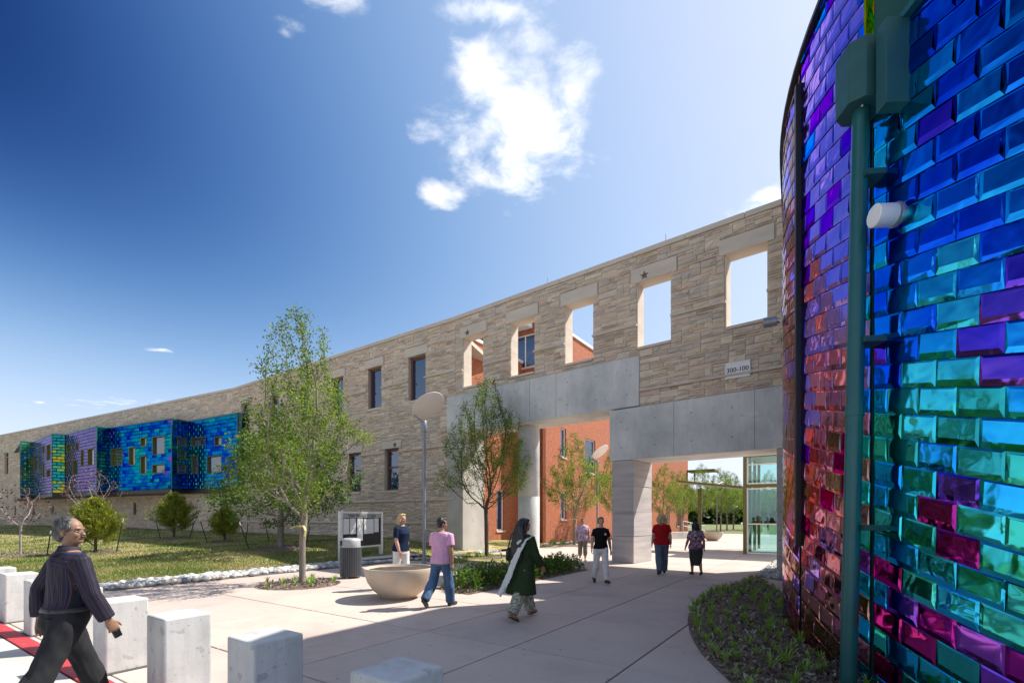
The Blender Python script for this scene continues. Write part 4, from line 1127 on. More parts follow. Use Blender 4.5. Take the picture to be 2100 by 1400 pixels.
bowl('bowl_planter', 'distant round bowl planter seen below the blade canopy', gp(1461, 1108), True)

# ------------------------------------------------------------------ waste bin
c = gp(719.5, 1184)
wb = thing('waste_bin', 'slatted dark grey waste bin with light domed top beside the notice board', 'bin', c)
g = G(); g.lathe([(0.245, 0.06), (0.245, 0.80)], c, 32); g.build('liner', 'black_metal', wb, smooth=True, angle=40)
pm('bin_slat', (0.085, 0.09, 0.10), (0.075, 0.08, 0.09), 6, 0.45, metal=0.2)
g0 = G(); g0.axes((0.255, -0.022, 0.05), (0.022, 0, 0), (0, 0.044, 0), (0, 0, 0.77)); slat0 = g0.build('slat', 'bin_slat', wb, local=True, bevel=0.004)
for k in range(1, 30):
    s_ = slat0.copy(); COL.objects.link(s_); s_.parent = wb; s_.rotation_euler = (0, 0, 2 * math.pi * k / 30)
g = G(); g.lathe([(0.262, 0.815), (0.265, 0.83), (0.262, 1.0), (0.24, 1.04), (0.15, 1.065), (0.02, 1.07)], c, 40); lid = g.build('lid', 'bin_lid', wb, smooth=True, angle=50) if 'bin_lid' in MATS else None
if lid is None:
    pm('bin_lid', (0.44, 0.45, 0.47), None, 5, 0.5, metal=0.2); lid = g.build('lid', 'bin_lid', wb, smooth=True, angle=50)
for ang in (205, 25):
    a = R(ang); d = Vector((math.cos(a), math.sin(a), 0)); e = Vector((-d.y, d.x, 0)); o = c + d * 0.20 - e * 0.12
    g = G(); g.axes((o.x, o.y, 0.86), e * 0.24, d * 0.068, (0, 0, 0.14)); g.build('opening', 'black_metal', lid, bevel=0.01)
for k in range(3):
    a = 2.1 * k + 0.3; g = G(); g.tube([(c.x + 0.2 * math.cos(a), c.y + 0.2 * math.sin(a), 0), (c.x + 0.2 * math.cos(a), c.y + 0.2 * math.sin(a), 0.08)], 0.02, 8); g.build('foot', 'steel_grey', wb)

# ------------------------------------------------------------------ notice board
A = Vector((-5.96, 16.8, 0)); B = Vector((-5.15, 19.0, 0)); eb = (B - A).normalized(); nb = Vector((eb.y, -eb.x, 0)); Lb = (B - A).length
nbd = thing('notice_board', 'glazed notice board with white papers standing behind the waste bin', 'notice board', (A + B) / 2)
pm('aluminium', (0.62, 0.63, 0.64), (0.56, 0.57, 0.58), 5, 0.4, metal=0.5); pm('paper', (0.80, 0.80, 0.79), (0.74, 0.74, 0.73), 9, 0.8); pm('board_black', (0.012, 0.010, 0.010), None, 5, 0.6); pm('board_header', (0.40, 0.41, 0.41), None, 5, 0.5)
for P in (A, B):
    g = G(); o = P - eb * 0.06 - nb * 0.06; g.axes((o.x, o.y, -0.05), eb * 0.12, nb * 0.12, (0, 0, 1.88)); g.build('post', 'aluminium', nbd, bevel=0.006)
i0, i1 = 0.065, Lb - 0.065
def bpanel(name, u0, u1, z0, z1, d0, d1, mat, par=nbd, bev=0.0):
    o = A + eb * u0 + nb * d0; g = G(); g.axes((o.x, o.y, z0), eb * (u1 - u0), nb * (d1 - d0), (0, 0, z1 - z0)); return g.build(name, mat, par, bevel=bev)
fr = bpanel('top_rail', i0, i1, 1.76, 1.82, -0.055, 0.055, 'aluminium'); bpanel('bottom_rail', i0, i1, 0.50, 0.56, -0.055, 0.055, 'aluminium')
hd = bpanel('header', i0, i1, 1.60, 1.758, -0.04, 0.04, 'board_header'); pn = bpanel('panel', i0, i1, 0.562, 1.598, -0.03, 0.015, 'board_black')
cme = A + eb * (Lb / 2) + nb * 0.043; cme.z = 1.678
text_mesh('Wylie Municipal Complex', 0.155, cme, eb, (0, 0, 1), 'black_metal', hd)
for (f0, f1, z0, z1) in ((0.03, 0.17, 1.02, 1.57), (0.19, 0.33, 1.02, 1.58), (0.37, 0.51, 0.75, 1.58), (0.54, 0.68, 1.00, 1.55), (0.68, 0.81, 1.01, 1.56), (0.83, 0.95, 1.05, 1.58)):
    p_ = bpanel('paper', i0 + (i1 - i0) * f0, i0 + (i1 - i0) * f1, z0, z1, 0.016, 0.020, 'paper', pn)
# low drain grate and ramp edge by the notice board
def low_slab(name, label, cat, pts, z, mat, grille=None):
    t = thing(name, label, cat, pts[0]); g = G(); g.prism(pts, 0.0, z); g.build('slab', mat, t, bevel=0.015)
    return t
bench = thing('low_bench', 'low pale metal bench lying behind the woman in navy', 'bench', gp(800, 1156))
a0, a1 = gp(745, 1158), gp(862, 1146)
eb2 = (a1 - a0).normalized(); nb2 = Vector((eb2.y, -eb2.x, 0)); Lk = (a1 - a0).length
for k in range(7):
    o = a0 + nb2 * (-0.05 - 0.085 * k) + eb2 * (0.02 * k); g = G(); g.axes((o.x, o.y, 0.17), eb2 * Lk, nb2 * 0.07, (0, 0, 0.04)); g.build('slat', 'aluminium', bench, bevel=0.006)
for f in (0.06, 0.5, 0.94):
    o = a0 + eb2 * (Lk * f) - nb2 * 0.62; g = G(); g.axes((o.x, o.y, 0.0), eb2 * 0.06, nb2 * 0.60, (0, 0, 0.17)); g.build('leg', 'lamp_grey', bench)
low_slab('ramp_edge', 'low dark kerb plate at the foot of the pale pier', 'ramp', [gp(880, 1137), gp(955, 1131), gp(957, 1136), gp(884, 1142)], 0.07, 'lamp_grey')

# ------------------------------------------------------------------ lamps
def lamp(label, base, top):
    t = thing('street_lamp', label, 'lamp', base, 'disc topped lamp posts')
    b = base
    g = G(); g.tube([(b.x, b.y, 0.0), (b.x, b.y, 0.02)], 0.16, 20); g.build('base_plate', 'lamp_grey', t)
    g = G(); g.tube([(b.x, b.y, 0.015), (b.x, b.y, top - 0.75)], 0.058, 16); g.build('post', 'lamp_grey', t, smooth=True, angle=40)
    g = G(); g.tube([(b.x, b.y, top - 0.78), (b.x, b.y, top - 0.76), (b.x, b.y, top - 0.42), (b.x, b.y, top - 0.40)], [0.085, 0.10, 0.10, 0.085], 16); g.build('lamp_head', 'lamp_grey', t, smooth=True, angle=40)
    n = Vector((-0.506, 0.39, 0.773)).normalized(); c = Vector((b.x + 0.16, b.y, top + 0.10))
    lowp = c + Vector((-0.50, -0.05, -0.29))
    g = G(); g.tube([(b.x - 0.05, b.y, top - 0.42), lowp + n * -0.02], [0.045, 0.03], 8, flat=0.5); g.build('bracket', 'lamp_grey', t)
    x = n.orthogonal().normalized(); y = n.cross(x); V = []; NK = 48
    prof = [(0.02, -0.03), (0.27, -0.022), (0.54, 0.0), (0.60, 0.018), (0.605, 0.03), (0.595, 0.04), (0.02, 0.05)]
    for r, h in prof:
        for k in range(NK):
            a = 2 * math.pi * k / NK; V.append(c + x * (r * math.cos(a)) + y * (r * math.sin(a)) + n * h)
    Fs = [(i * NK + k, i * NK + (k + 1) % NK, (i + 1) * NK + (k + 1) % NK, (i + 1) * NK + k) for i in range(len(prof) - 1) for k in range(NK)] + [tuple(range(NK - 1, -1, -1)), tuple(range((len(prof) - 1) * NK, len(prof) * NK))]
    g = G(); g.add(V, Fs); g.build('reflector_disc', 'lamp_disc', t, smooth=True, angle=35)
lamp('near grey lamp post with tilted disc, between the two women and men at the planter', Vector((-3.02, 16.6, 0)), 5.32)
lamp('far lamp post with tilted disc beside the pillar in front of orange brick', Vector((5.12, 29.0, 0)), 5.4)
lp = gp(1470, 1090); t = thing('far_lamp_post', 'slim far lamp post among the courtyard trees', 'lamp', lp)
g = G(); g.tube([(lp.x, lp.y, 0), (lp.x, lp.y, 5.2)], 0.07, 8); g.build('post', 'lamp_grey', t)
g = G(); g.tube([(lp.x - 0.1, lp.y, 5.2), (lp.x + 0.6, lp.y, 5.5)], [(0.5, 0.04), (0.5, 0.04)], 12, side=(0, 1, 0)); g.build('reflector_disc', 'lamp_disc', t)
# ramp and handrails beyond the portal
rl = thing('handrail', 'grey handrail beside the ramp at the brick hall', 'railing', gp(1400, 1096))
a_, b_ = Vector((12.6, 35.6, 0)), Vector((14.9, 37.4, 0))
for z0, z1 in ((1.35, 0.95), (1.0, 0.6)):
    g = G(); g.tube([(a_.x, a_.y, z0), (b_.x, b_.y, z1)], 0.03, 8); g.build('rail', 'aluminium', rl)
for f in (0, 0.33, 0.66, 1):
    p = a_ + (b_ - a_) * f; g = G(); g.tube([(p.x, p.y, 0), (p.x, p.y, 1.35 - 0.4 * f)], 0.025, 8); g.build('post', 'aluminium', rl)
g = G(); g.axes(Vector((11.7, 36.0, 0)), (2.6, 1.6, 0), (-0.25, 0.4, 0), (0, 0, 0.5)); set_props(g.build('ramp_wall', 'pale_concrete', bevel=0.02), 'low pale ramp wall at the brick hall', 'wall')

# ------------------------------------------------------------------ vegetation
leafmat('leaf_elm', [(0.045, 0.085, 0.014), (0.14, 0.215, 0.028), (0.29, 0.36, 0.06)], 0.46)
leafmat('leaf_oak', [(0.035, 0.085, 0.012), (0.09, 0.165, 0.02), (0.16, 0.24, 0.04)], 0.35)
leafmat('leaf_redbud', [(0.05, 0.014, 0.022), (0.085, 0.025, 0.035), (0.12, 0.05, 0.05)], 0.3)
leafmat('leaf_cedar', [(0.09, 0.125, 0.016), (0.21, 0.24, 0.03), (0.34, 0.35, 0.05)], 0.25)
leafmat('leaf_shrub', [(0.03, 0.075, 0.012), (0.08, 0.155, 0.022), (0.16, 0.24, 0.04)], 0.3)
leafmat('leaf_lily', [(0.14, 0.28, 0.035), (0.27, 0.44, 0.06), (0.22, 0.24, 0.10), (0.34, 0.31, 0.19)], 0.3)
leafmat('leaf_wood', [(0.020, 0.045, 0.010), (0.045, 0.085, 0.016), (0.085, 0.13, 0.03)], 0.25)
leafmat('blade_grass', [(0.09, 0.145, 0.025), (0.16, 0.215, 0.05), (0.27, 0.26, 0.10), (0.42, 0.35, 0.20)], 0.25)
pm('bark_pale', (0.25, 0.21, 0.175), (0.16, 0.135, 0.11), 9, 0.9, 0.5, 30, 0.02, stretch=(1, 1, 0.25))
pm('bark_dark', (0.11, 0.085, 0.065), (0.065, 0.05, 0.04), 9, 0.9, 0.5, 30, 0.02, stretch=(1, 1, 0.25))
pm('bark_grey', (0.33, 0.29, 0.27), (0.22, 0.19, 0.18), 9, 0.9, 0.4, 30, 0.02, stretch=(1, 1, 0.3))
def nrm(a): return a / np.maximum(1e-9, np.linalg.norm(a, axis=-1, keepdims=True))
def leaves_np(P, L, W, rg, up=0.0, D=None, clump=1.3, droop=0.0, seedv=0.0):
    n = len(P)
    d = nrm(rg.normal(size=(n, 3)) + np.array([0, 0, up]) + (0 if D is None else D * 1.3))
    s = nrm(np.cross(d, nrm(rg.normal(size=(n, 3)))))
    l = (L * rg.uniform(0.65, 1.25, n))[:, None]; w = (W * rg.uniform(0.7, 1.2, n))[:, None]
    nn = np.cross(d, s) * w * 0.25
    V = np.stack([P, P + d * l * 0.5 + s * w * 0.5 + nn, P + d * l, P + d * l * 0.5 - s * w * 0.5 + nn], 1).reshape(-1, 3)
    Fq = np.arange(4 * n).reshape(-1, 4)
    cl = np.array([noise.noise(Vector((float(p[0]) * clump + seedv, float(p[1]) * clump, float(p[2]) * clump))) for p in P])
    r = np.clip(0.5 + 0.45 * cl + rg.normal(0, 0.17, n), 0, 1)
    return V, Fq, np.repeat(r, 4)
def colonize(base, trunk, attr, rg, step=0.16, infl=1.2, kill=0.30, it=160, trop=0.12, start_frac=0.0):
    nodes = [np.array(base, float)]; par = [-1]
    for p in trunk:
        a = nodes[-1]; b = np.array(p, float); k = max(1, int(np.linalg.norm(b - a) / step))
        for i in range(1, k + 1): nodes.append(a + (b - a) * i / k); par.append(len(nodes) - 2)
    N = np.array(nodes); A = np.array(attr, float)
    first = int(len(N) * start_frac)
    dm = np.linalg.norm(A[:, None, :] - N[None, first:, :], axis=2); ni = dm.argmin(1) + first; nd = dm.min(1)
    nodes = list(N); alive = np.ones(len(A), bool)
    for _ in range(it):
        act = alive & (nd < infl)
        if not act.any():
            if not alive.any(): break
            j = np.where(alive)[0][nd[alive].argmin()]; act = np.zeros(len(A), bool); act[j] = True
        acc = {}
        idx = np.where(act)[0]; arr = np.array(nodes)
        dv = nrm(A[idx] - arr[ni[idx]])
        for k, i in enumerate(idx): acc[ni[i]] = acc.get(ni[i], 0) + dv[k]
        new = []
        for i, d in acc.items():
            d = d / max(1e-6, np.linalg.norm(d)); d = d + np.array([0, 0, trop]) + rg.normal(0, 0.10, 3); d /= np.linalg.norm(d)
            q = nodes[i] + d * step
            if np.linalg.norm(arr - q, axis=1).min() < step * 0.45: continue
            new.append((i, q))
        if not new:
            alive &= ~act
            continue
        for i, q in new: nodes.append(q); par.append(int(i))
        Q = np.array([q for _, q in new]); b = len(nodes) - len(new)
        dm = np.linalg.norm(A[:, None, :] - Q[None], axis=2); m = dm.min(1); am = dm.argmin(1)
        up = m < nd; nd[up] = m[up]; ni[up] = am[up] + b
        alive &= nd > kill
    return np.array(nodes), par
def tree_radii(N, par, tip=0.0045, expo=2.2, base_r=None):
    n = len(N); acc = np.zeros(n); r = np.zeros(n)
    for i in range(n - 1, -1, -1):
        a = acc[i] if acc[i] > 0 else tip ** expo
        r[i] = a ** (1 / expo)
        if par[i] >= 0: acc[par[i]] += a
    if base_r:
        k = base_r / r[0]; r = tip + (r - tip) * (k if k > 0 else 1) if r[0] > tip else r
    return np.maximum(r, tip)
def branch_mesh(name, N, par, r, mat, parent, seg=6):
    V = []; Fq = []; ringof = {}
    def ring(p, d, rad):
        d = Vector(d).normalized(); x = Vector((0.3, 1, 0.1)); x = (x - d * x.dot(d)).normalized(); y = d.cross(x); b = len(V)
        for k in range(seg):
            a = 2 * math.pi * k / seg; q = Vector(p) + (x * math.cos(a) + y * math.sin(a)) * rad; V.append(tuple(q))
        return b
    for i in range(len(N)):
        p = par[i]
        if p < 0: ringof[i] = ring(N[i], (0, 0, 1), r[i] * 1.25); continue
        d = N[i] - N[p]
        b = ring(N[i], d, r[i]); ringof[i] = b
        a = ringof[p] if r[i] > 0.72 * r[p] else ring(N[p], d, r[i] * 1.05)
        for k in range(seg): Fq.append((a + k, a + (k + 1) % seg, b + (k + 1) % seg, b + k))
    return np_mesh(name, V, Fq, mat, parent, smooth=True)
def env_points(n, c, prof, rg, lump=0.25, shell=0.35):
    """points in a solid of revolution; prof = [(z, r)], lumpy outline"""
    zs = np.array([p[0] for p in prof]); rr = np.array([p[1] for p in prof]); out = []
    while len(out) < n:
        z = rg.uniform(zs[0], zs[-1]); rm = np.interp(z, zs, rr)
        if rg.uniform() > (rm / rr.max()) ** 1.3: continue
        a = rg.uniform(0, 2 * math.pi); rad = rm * (rg.uniform(0, 1) ** shell)
        k = 1 + lump * noise.noise(Vector((math.cos(a) * 1.6 + c[0], math.sin(a) * 1.6, z * 1.1 + c[1])))*1.6
        out.append((c[0] + rad * k * math.cos(a), c[1] + rad * k * math.sin(a), c[2] + z))
    return np.array(out)
def make_tree(name, label, base, trunk, prof, n_attr, per, L, W, leaf, bark, seed, group=None, base_r=0.075, step=0.16, infl=1.3, kill=0.3, twig_r=0.011, trop=0.15, up=0.1, lump=0.25, spread=0.10, cat='tree', start_frac=0.5, tie=None, tip=0.0045, lowbare=None):
    rg = np.random.default_rng(seed); b = Vector(base)
    t = thing(name, label, cat, b, group)
    A = env_points(n_attr, (b.x, b.y, b.z), prof, rg, lump)
    N, par = colonize(b, [b + Vector(p) for p in trunk], A, rg, step, infl, kill, trop=trop, start_frac=start_frac)
    r = tree_radii(N, par, base_r=base_r, tip=tip)
    branch_mesh('trunk', N, par, r, bark, t)
    tw = np.where(r < twig_r)[0]; par_a = np.array(par)
    D = nrm(N[tw] - N[par_a[tw]])
    reps = rg.poisson(per, len(tw))
    if lowbare is not None:
        z = N[tw][:, 2] - b.z; f = np.clip((z - lowbare[0]) / (lowbare[1] - lowbare[0]), 0.12, 1); reps = rg.binomial(reps, f)
    P = np.repeat(N[tw], reps, 0); DD = np.repeat(D, reps, 0)
    P = P - DD * rg.uniform(0, step, (len(P), 1)) + rg.normal(0, spread, P.shape)
    V, Fq, rn = leaves_np(P, L, W, rg, up, DD * 0.6, seedv=seed)
    np_mesh('crown', V, Fq, leaf, t, rnd=rn)
    if tie:
        z = tie; g = G(); g.tube([(b.x, b.y, z), (b.x, b.y, z + 0.05)], 0.085, 10); g.tube([(b.x + 0.06, b.y - 0.06, z + 0.03), (b.x + 0.12, b.y - 0.1, z - 0.08), (b.x + 0.10, b.y - 0.11, z - 0.22)], [(0.025, 0.004)] * 3, 6); g.tube([(b.x - 0.06, b.y - 0.06, z + 0.03), (b.x - 0.16, b.y - 0.1, z + 0.02), (b.x - 0.24, b.y - 0.11, z - 0.03)], [(0.025, 0.004)] * 3, 6)
        g.build('ribbon', 'ribbon', t)
    return t
pm('ribbon', (0.62, 0.55, 0.18), None, 5, 0.6)

elm_prof = [(1.6, 0.40), (2.2, 0.92), (2.9, 1.2), (3.6, 1.2), (4.4, 1.0), (5.1, 0.72), (5.8, 0.55), (6.4, 0.32), (6.8, 0.06)]
TB1 = gp(620, 1197.5)
elm1 = make_tree('elm_tree', 'large young tree in front with open green crown, in round bed beside the waste bin', TB1, [(0.0, 0, 1.0), (0.05, 0.02, 1.75)], elm_prof, 1600, 18, 0.075, 0.036, 'leaf_elm', 'bark_pale', 31, base_r=0.078, step=0.13, infl=1.1, kill=0.20, twig_r=0.0105, trop=0.28, lump=0.8, spread=0.075, tie=1.38, tip=0.004)
TB2 = gp(998, 1143)
prof2 = [(1.9, 0.5), (2.6, 1.35), (3.4, 1.75), (4.3, 1.65), (5.2, 1.2), (6.0, 0.85), (6.8, 0.55), (7.35, 0.1)]
elm2 = make_tree('elm_tree', 'dark stemmed upright young tree before the portal between pier and column', TB2, [(0.0, 0, 1.0), (-0.03, 0.02, 1.9)], prof2, 1700, 20, 0.08, 0.036, 'leaf_elm', 'bark_dark', 32, base_r=0.085, step=0.15, infl=1.2, kill=0.23, twig_r=0.0105, trop=0.40, lump=0.5, spread=0.085, lowbare=(1.9, 3.7), tip=0.0045)
TB3 = gp(1178, 1119)
prof3 = [(1.7, 0.5), (2.4, 1.4), (3.3, 1.75), (4.2, 1.5), (5.0, 1.0), (5.9, 0.6), (6.5, 0.1)]
elm3 = make_tree('courtyard_tree', 'young tree with yellow green crown against the orange brick hall', TB3, [(0, 0, 1.0), (0.04, 0, 1.7)], prof3, 900, 20, 0.10, 0.048, 'leaf_elm', 'bark_pale', 33, base_r=0.085, step=0.17, infl=1.3, kill=0.27, twig_r=0.011, trop=0.3, lump=0.5, spread=0.10, tie=1.5)
elm3['group'] = 'courtyard trees'
far_spots = [((1262, 1110), 1.0, 0.6, 'courtyard tree half hidden behind the banded stone pillar'), ((1362, 1101), 0.95, 2.0, 'courtyard tree beside the right edge of the pillar'), ((1397, 1097), 0.92, 3.9, 'courtyard tree above the handrail'),
             ((1437, 1093), 1.1, 1.1, 'taller courtyard tree behind the canopy post'), ((1478, 1089), 1.15, 5.0, 'far courtyard tree left of the lobby glass'), ((1491, 1087), 1.15, 2.6, 'far courtyard tree in the middle of the row left of the lobby'), ((1504, 1086), 1.15, 0.2, 'far courtyard tree nearest the lobby frame'), ((1545, 1084), 1.25, 4.2, 'tree seen through the lobby glass'), ((1575, 1086), 1.2, 1.2, 'tree seen through the right of the lobby glass')]
for (pxy, sc, rz, lab) in far_spots:
    c = copy_tree(elm3); c.location = gp(*pxy); c.scale = (sc, sc, sc); c.rotation_euler = (0, 0, rz); c['label'] = lab
def lawn_pt(px, d):
    x = (px - CX) / F * d; return Vector((x, d, lawn_z(x, d)))
OK_ = lawn_pt(576, 19.4)
oak_prof = [(0.95, 0.9), (1.6, 2.0), (2.4, 2.5), (3.2, 2.35), (4.0, 1.8), (4.8, 1.0), (5.3, 0.2)]
make_tree('oak_tree', 'dense glossy leaved oak on the lawn behind the large front tree', OK_, [(0, 0, 0.9), (0.0, 0.02, 1.5)], oak_prof, 900, 16, 0.13, 0.075, 'leaf_oak', 'bark_pale', 34, base_r=0.13, step=0.18, infl=1.4, kill=0.28, twig_r=0.011, trop=0.05, lump=0.45, spread=0.13)
RB1, RB2 = lawn_pt(42, 20.3), lawn_pt(186, 29.0)
rb_prof = [(1.2, 0.5), (1.6, 1.0), (2.1, 1.25), (2.6, 0.9), (3.0, 0.2)]
make_tree('redbud_tree', 'sparse purple leaved small tree at the far left of the lawn', RB1, [(0, 0, 0.9)], rb_prof, 330, 1.3, 0.085, 0.075, 'leaf_redbud', 'bark_grey', 35, 'purple leaved small trees', 0.05, 0.14, 1.1, 0.22, 0.011, trop=0.25, spread=0.06)
make_tree('redbud_tree', 'sparse purple leaved small tree standing behind the nearest cedar', RB2, [(0, 0, 1.3)], [(1.6, 0.6), (2.3, 1.4), (3.1, 1.8), (3.8, 1.2), (4.3, 0.2)], 380, 1.4, 0.12, 0.10, 'leaf_redbud', 'bark_grey', 36, 'purple leaved small trees', 0.06, 0.18, 1.3, 0.28, 0.011, trop=0.25, spread=0.08)
def cedar(label, base, H, Rm, seed, ns=330):
    rg = np.random.default_rng(seed); b = Vector(base); t = thing('cedar_tree', label, 'tree', b, 'young cedars on the lawn')
    g = G(); g.tube([(b.x, b.y, b.z - 0.05), (b.x, b.y, b.z + H * 0.5), (b.x + 0.02, b.y, b.z + H * 0.92)], [0.06, 0.035, 0.008], 8)
    Ps = []; Ds = []
    for k in range(ns):
        f = rg.uniform(0.08, 0.98) ** 0.85; a = rg.uniform(0, 2 * math.pi)
        rm = Rm * (1.0 - f) ** 0.95 * (0.70 + 0.30 * min(1, f / 0.15)) * (1 + 0.45 * noise.noise(Vector((math.cos(a) * 1.5 + seed, math.sin(a) * 1.5, f * 4)))) * rg.uniform(0.6, 1.25) + 0.05
        o = np.array([math.cos(a), math.sin(a), 0.0]); z0 = b.z + H * f * 0.9
        st_ = np.array([b.x, b.y, z0]); en = st_ + o * rm + np.array([0, 0, rm * rg.uniform(0.45, 1.1)])
        if k % 4 == 0: g.tube([tuple(st_), tuple((st_ * 0.4 + en * 0.6))], [0.012, 0.004], 4)
        m = int(14 + 55 * rm)
        fr = rg.uniform(0.30, 1.05, m) ** 0.8
        Ps.append(st_ + (en - st_) * fr[:, None] + rg.normal(0, 0.045, (m, 3))); Ds.append(np.repeat(nrm((en - st_)[None]) * 1.3, m, 0) + np.array([0, 0, 0.5]))
    g.build('trunk', 'bark_dark', t)
    P, D = np.concatenate(Ps), np.concatenate(Ds)
    V, Fq, rn = leaves_np(P, 0.13, 0.032, rg, 0.2, D, clump=2.6, seedv=seed)
    np_mesh('crown', V, Fq, 'leaf_cedar', t, rnd=rn)
CD1, CD2, CD3 = lawn_pt(196, 20.3), lawn_pt(357, 27.0), lawn_pt(461, 23.6)
cedar('nearest broad yellow green cedar beside the striped man\'s head', CD1, 2.45, 1.02, 41, 420); cedar('middle bushy cedar in front of the small square window', CD2, 2.75, 1.05, 42, 420); cedar('smallest dark cedar at the left of the oak', CD3, 1.75, 0.75, 43, 300)

def mound(name, label, c, r, h, mat, cat='mulch bed', group=None, zf=None, rough=0.03):
    V = [(c.x, c.y, c.z + h)]; nr, na = 9, 44
    for i in range(1, nr + 1):
        for k in range(na):
            a = 2 * math.pi * k / na; f = i / nr; rr = r * f * (1 + 0.06 * noise.noise(Vector((math.cos(a) * 2 + c.x, math.sin(a) * 2, 0)))) if zf else r * f
            x, y = c.x + rr * math.cos(a), c.y + rr * math.sin(a)
            z0 = (zf(x, y) if zf else 0.0)
            V.append((x, y, z0 + h * (1 - f ** 2) + (rough * noise.noise(Vector((x * 9, y * 9, 0.3))) if i < nr else 0) + (0.006 if i < nr else -0.004)))
    Fs = [(0, 1 + k, 1 + (k + 1) % na) for k in range(na)] + [(1 + i * na + k, 1 + (i + 1) * na + k, 1 + (i + 1) * na + (k + 1) % na, 1 + i * na + (k + 1) % na) for i in range(nr - 1) for k in range(na)]
    g = G(); g.add(V, Fs); o = g.build(name, mat, smooth=True)
    return set_props(o, label, cat, group)
mound('mulch_ring', 'low mulch mound around the glossy oak trunk', OK_, 1.15, 0.10, 'mulch', group='mulch rings', zf=lawn_z)
mound('mulch_ring', 'thin mulch ring under the nearest cedar', CD1, 0.95, 0.06, 'mulch', group='mulch rings', zf=lawn_z); mound('mulch_ring', 'thin mulch ring under the middle cedar', CD2, 1.0, 0.07, 'mulch', group='mulch rings', zf=lawn_z)
mound('mulch_ring', 'thin mulch ring under the smallest cedar', CD3, 0.8, 0.07, 'mulch', group='mulch rings', zf=lawn_z); mound('mulch_ring', 'thin mulch ring under the leftmost purple tree', RB1, 1.2, 0.05, 'mulch', group='mulch rings', zf=lawn_z)
# tree beds in the paving
bed1 = TB1 + Vector((-0.08, 0, 0)); mound('tree_bed', 'round mulch bed with sparse grass at the foot of the front tree', bed1, 0.98, 0.05, 'mulch', group='round tree beds')
bed2 = TB2 + Vector((-0.05, 0, 0)); mound('tree_bed', 'round planted bed at the foot of the dark stemmed tree', bed2, 0.98, 0.05, 'mulch', group='round tree beds')
bed3 = TB3; mound('tree_bed', 'round bed at the foot of the courtyard tree by the brick hall', bed3, 0.95, 0.05, 'mulch', group='round tree beds')

# leaning steel stakes that guy the lawn trees
pm('stake_metal', (0.012, 0.03, 0.028), None, 6, 0.5); pm('stake_tip', (0.6, 0.6, 0.6), None, 6, 0.5)
def stake(label, px0, py0, px1, py1, d):
    a = at(px0, py0, d); a.z = lawn_z(a.x, a.y) - 0.05; b = at(px1, py1, d); t = thing('tree_stake', label, 'stake', a, 'steel tree stakes')
    m = a + (b - a) * 0.88
    g = G(); g.tube([a, m], 0.022, 6); g.build('rod', 'stake_metal', t); g = G(); g.tube([m, b], 0.023, 6); g.build('tip', 'stake_tip', t)
for args in (('tree stake just left of the striped man\'s neck', 96, 1119, 104, 1088, 20), ('tree stake leaning right of the nearest cedar', 238, 1122, 253, 1062, 20.2), ('tree stake leaning at the left of the middle cedar', 330, 1104, 318, 1060, 26.5), ('tree stake leaning right of the middle cedar', 388, 1099, 400, 1062, 26.5),
             ('tree stake leaning between the middle and smallest cedar', 426, 1111, 409, 1062, 23.5), ('tree stake leaning between smallest cedar and oak', 512, 1127, 491, 1070, 19.5), ('short tree stake right of the smallest cedar', 505, 1098, 509, 1068, 25), ('tree stake just left of the oak trunk', 552, 1110, 543, 1068, 23), ('tree stake right of the front tree trunk', 628, 1112, 636, 1075, 21)):
    stake(*args)

# rock border between plaza and lawn
rb = thing('rock_border', 'border of pale river rocks between the plaza and the lawn', None, (-7.5, 13, 0), kind='structure')
g = G(); g.prism([st(3.0, -14.15, 0), st(3.0, -13.28, 0), st(12.9, -13.28, 0), st(14.5, -12.2, 0), st(14.7, -12.7, 0), st(12.9, -14.15, 0)], -0.045, 0.03); g.build('gravel_bed', 'joint_grey', rb)
rgk = np.random.default_rng(5)
ico = bmesh.new(); bmesh.ops.create_icosphere(ico, subdivisions=2, radius=1.0); IV = np.array([v.co[:] for v in ico.verts]); IF = [tuple(v.index for v in f.verts) for f in ico.faces]; ico.free()
def rock_piece(c, r, rg):
    sc = rg.uniform(0.7, 1.3, 3) * r * np.array([1, 1, 0.62]); a = rg.uniform(0, 6.28); ca, sa = math.cos(a), math.sin(a)
    V = IV * (1 + 0.13 * np.array([noise.noise(Vector((v[0] * 1.3 + c[0] * 7, v[1] * 1.3 + c[1] * 7, v[2] * 1.3))) for v in IV])[:, None] * 2) * sc
    V = np.stack([V[:, 0] * ca - V[:, 1] * sa, V[:, 0] * sa + V[:, 1] * ca, V[:, 2]], 1) + np.array(c)
    return (V, IF, float(rg.uniform()), 0)
rocks = []
for k in range(1900):
    s = 3.0 + 9.9 * rgk.uniform() ** 0.8; t = rgk.uniform(-14.15, -13.32); p = st(s, t); r = rgk.uniform(0.045, 0.115)
    rocks.append(rock_piece((p.x, p.y, 0.03 + r * 0.4), r, rgk))
for k in range(160):
    f = rgk.uniform(); p = st(12.9 + 1.7 * f, -13.5 + 1.1 * f + rgk.normal(0, 0.12)); r = rgk.uniform(0.035, 0.075); rocks.append(rock_piece((p.x, p.y, 0.02 + r * 0.35), r, rgk))
emit_pieces(rb, 'rock', rocks, ['river_stone'], 260, 'river_rocks', 'mass of smaller river rocks', smooth=True)
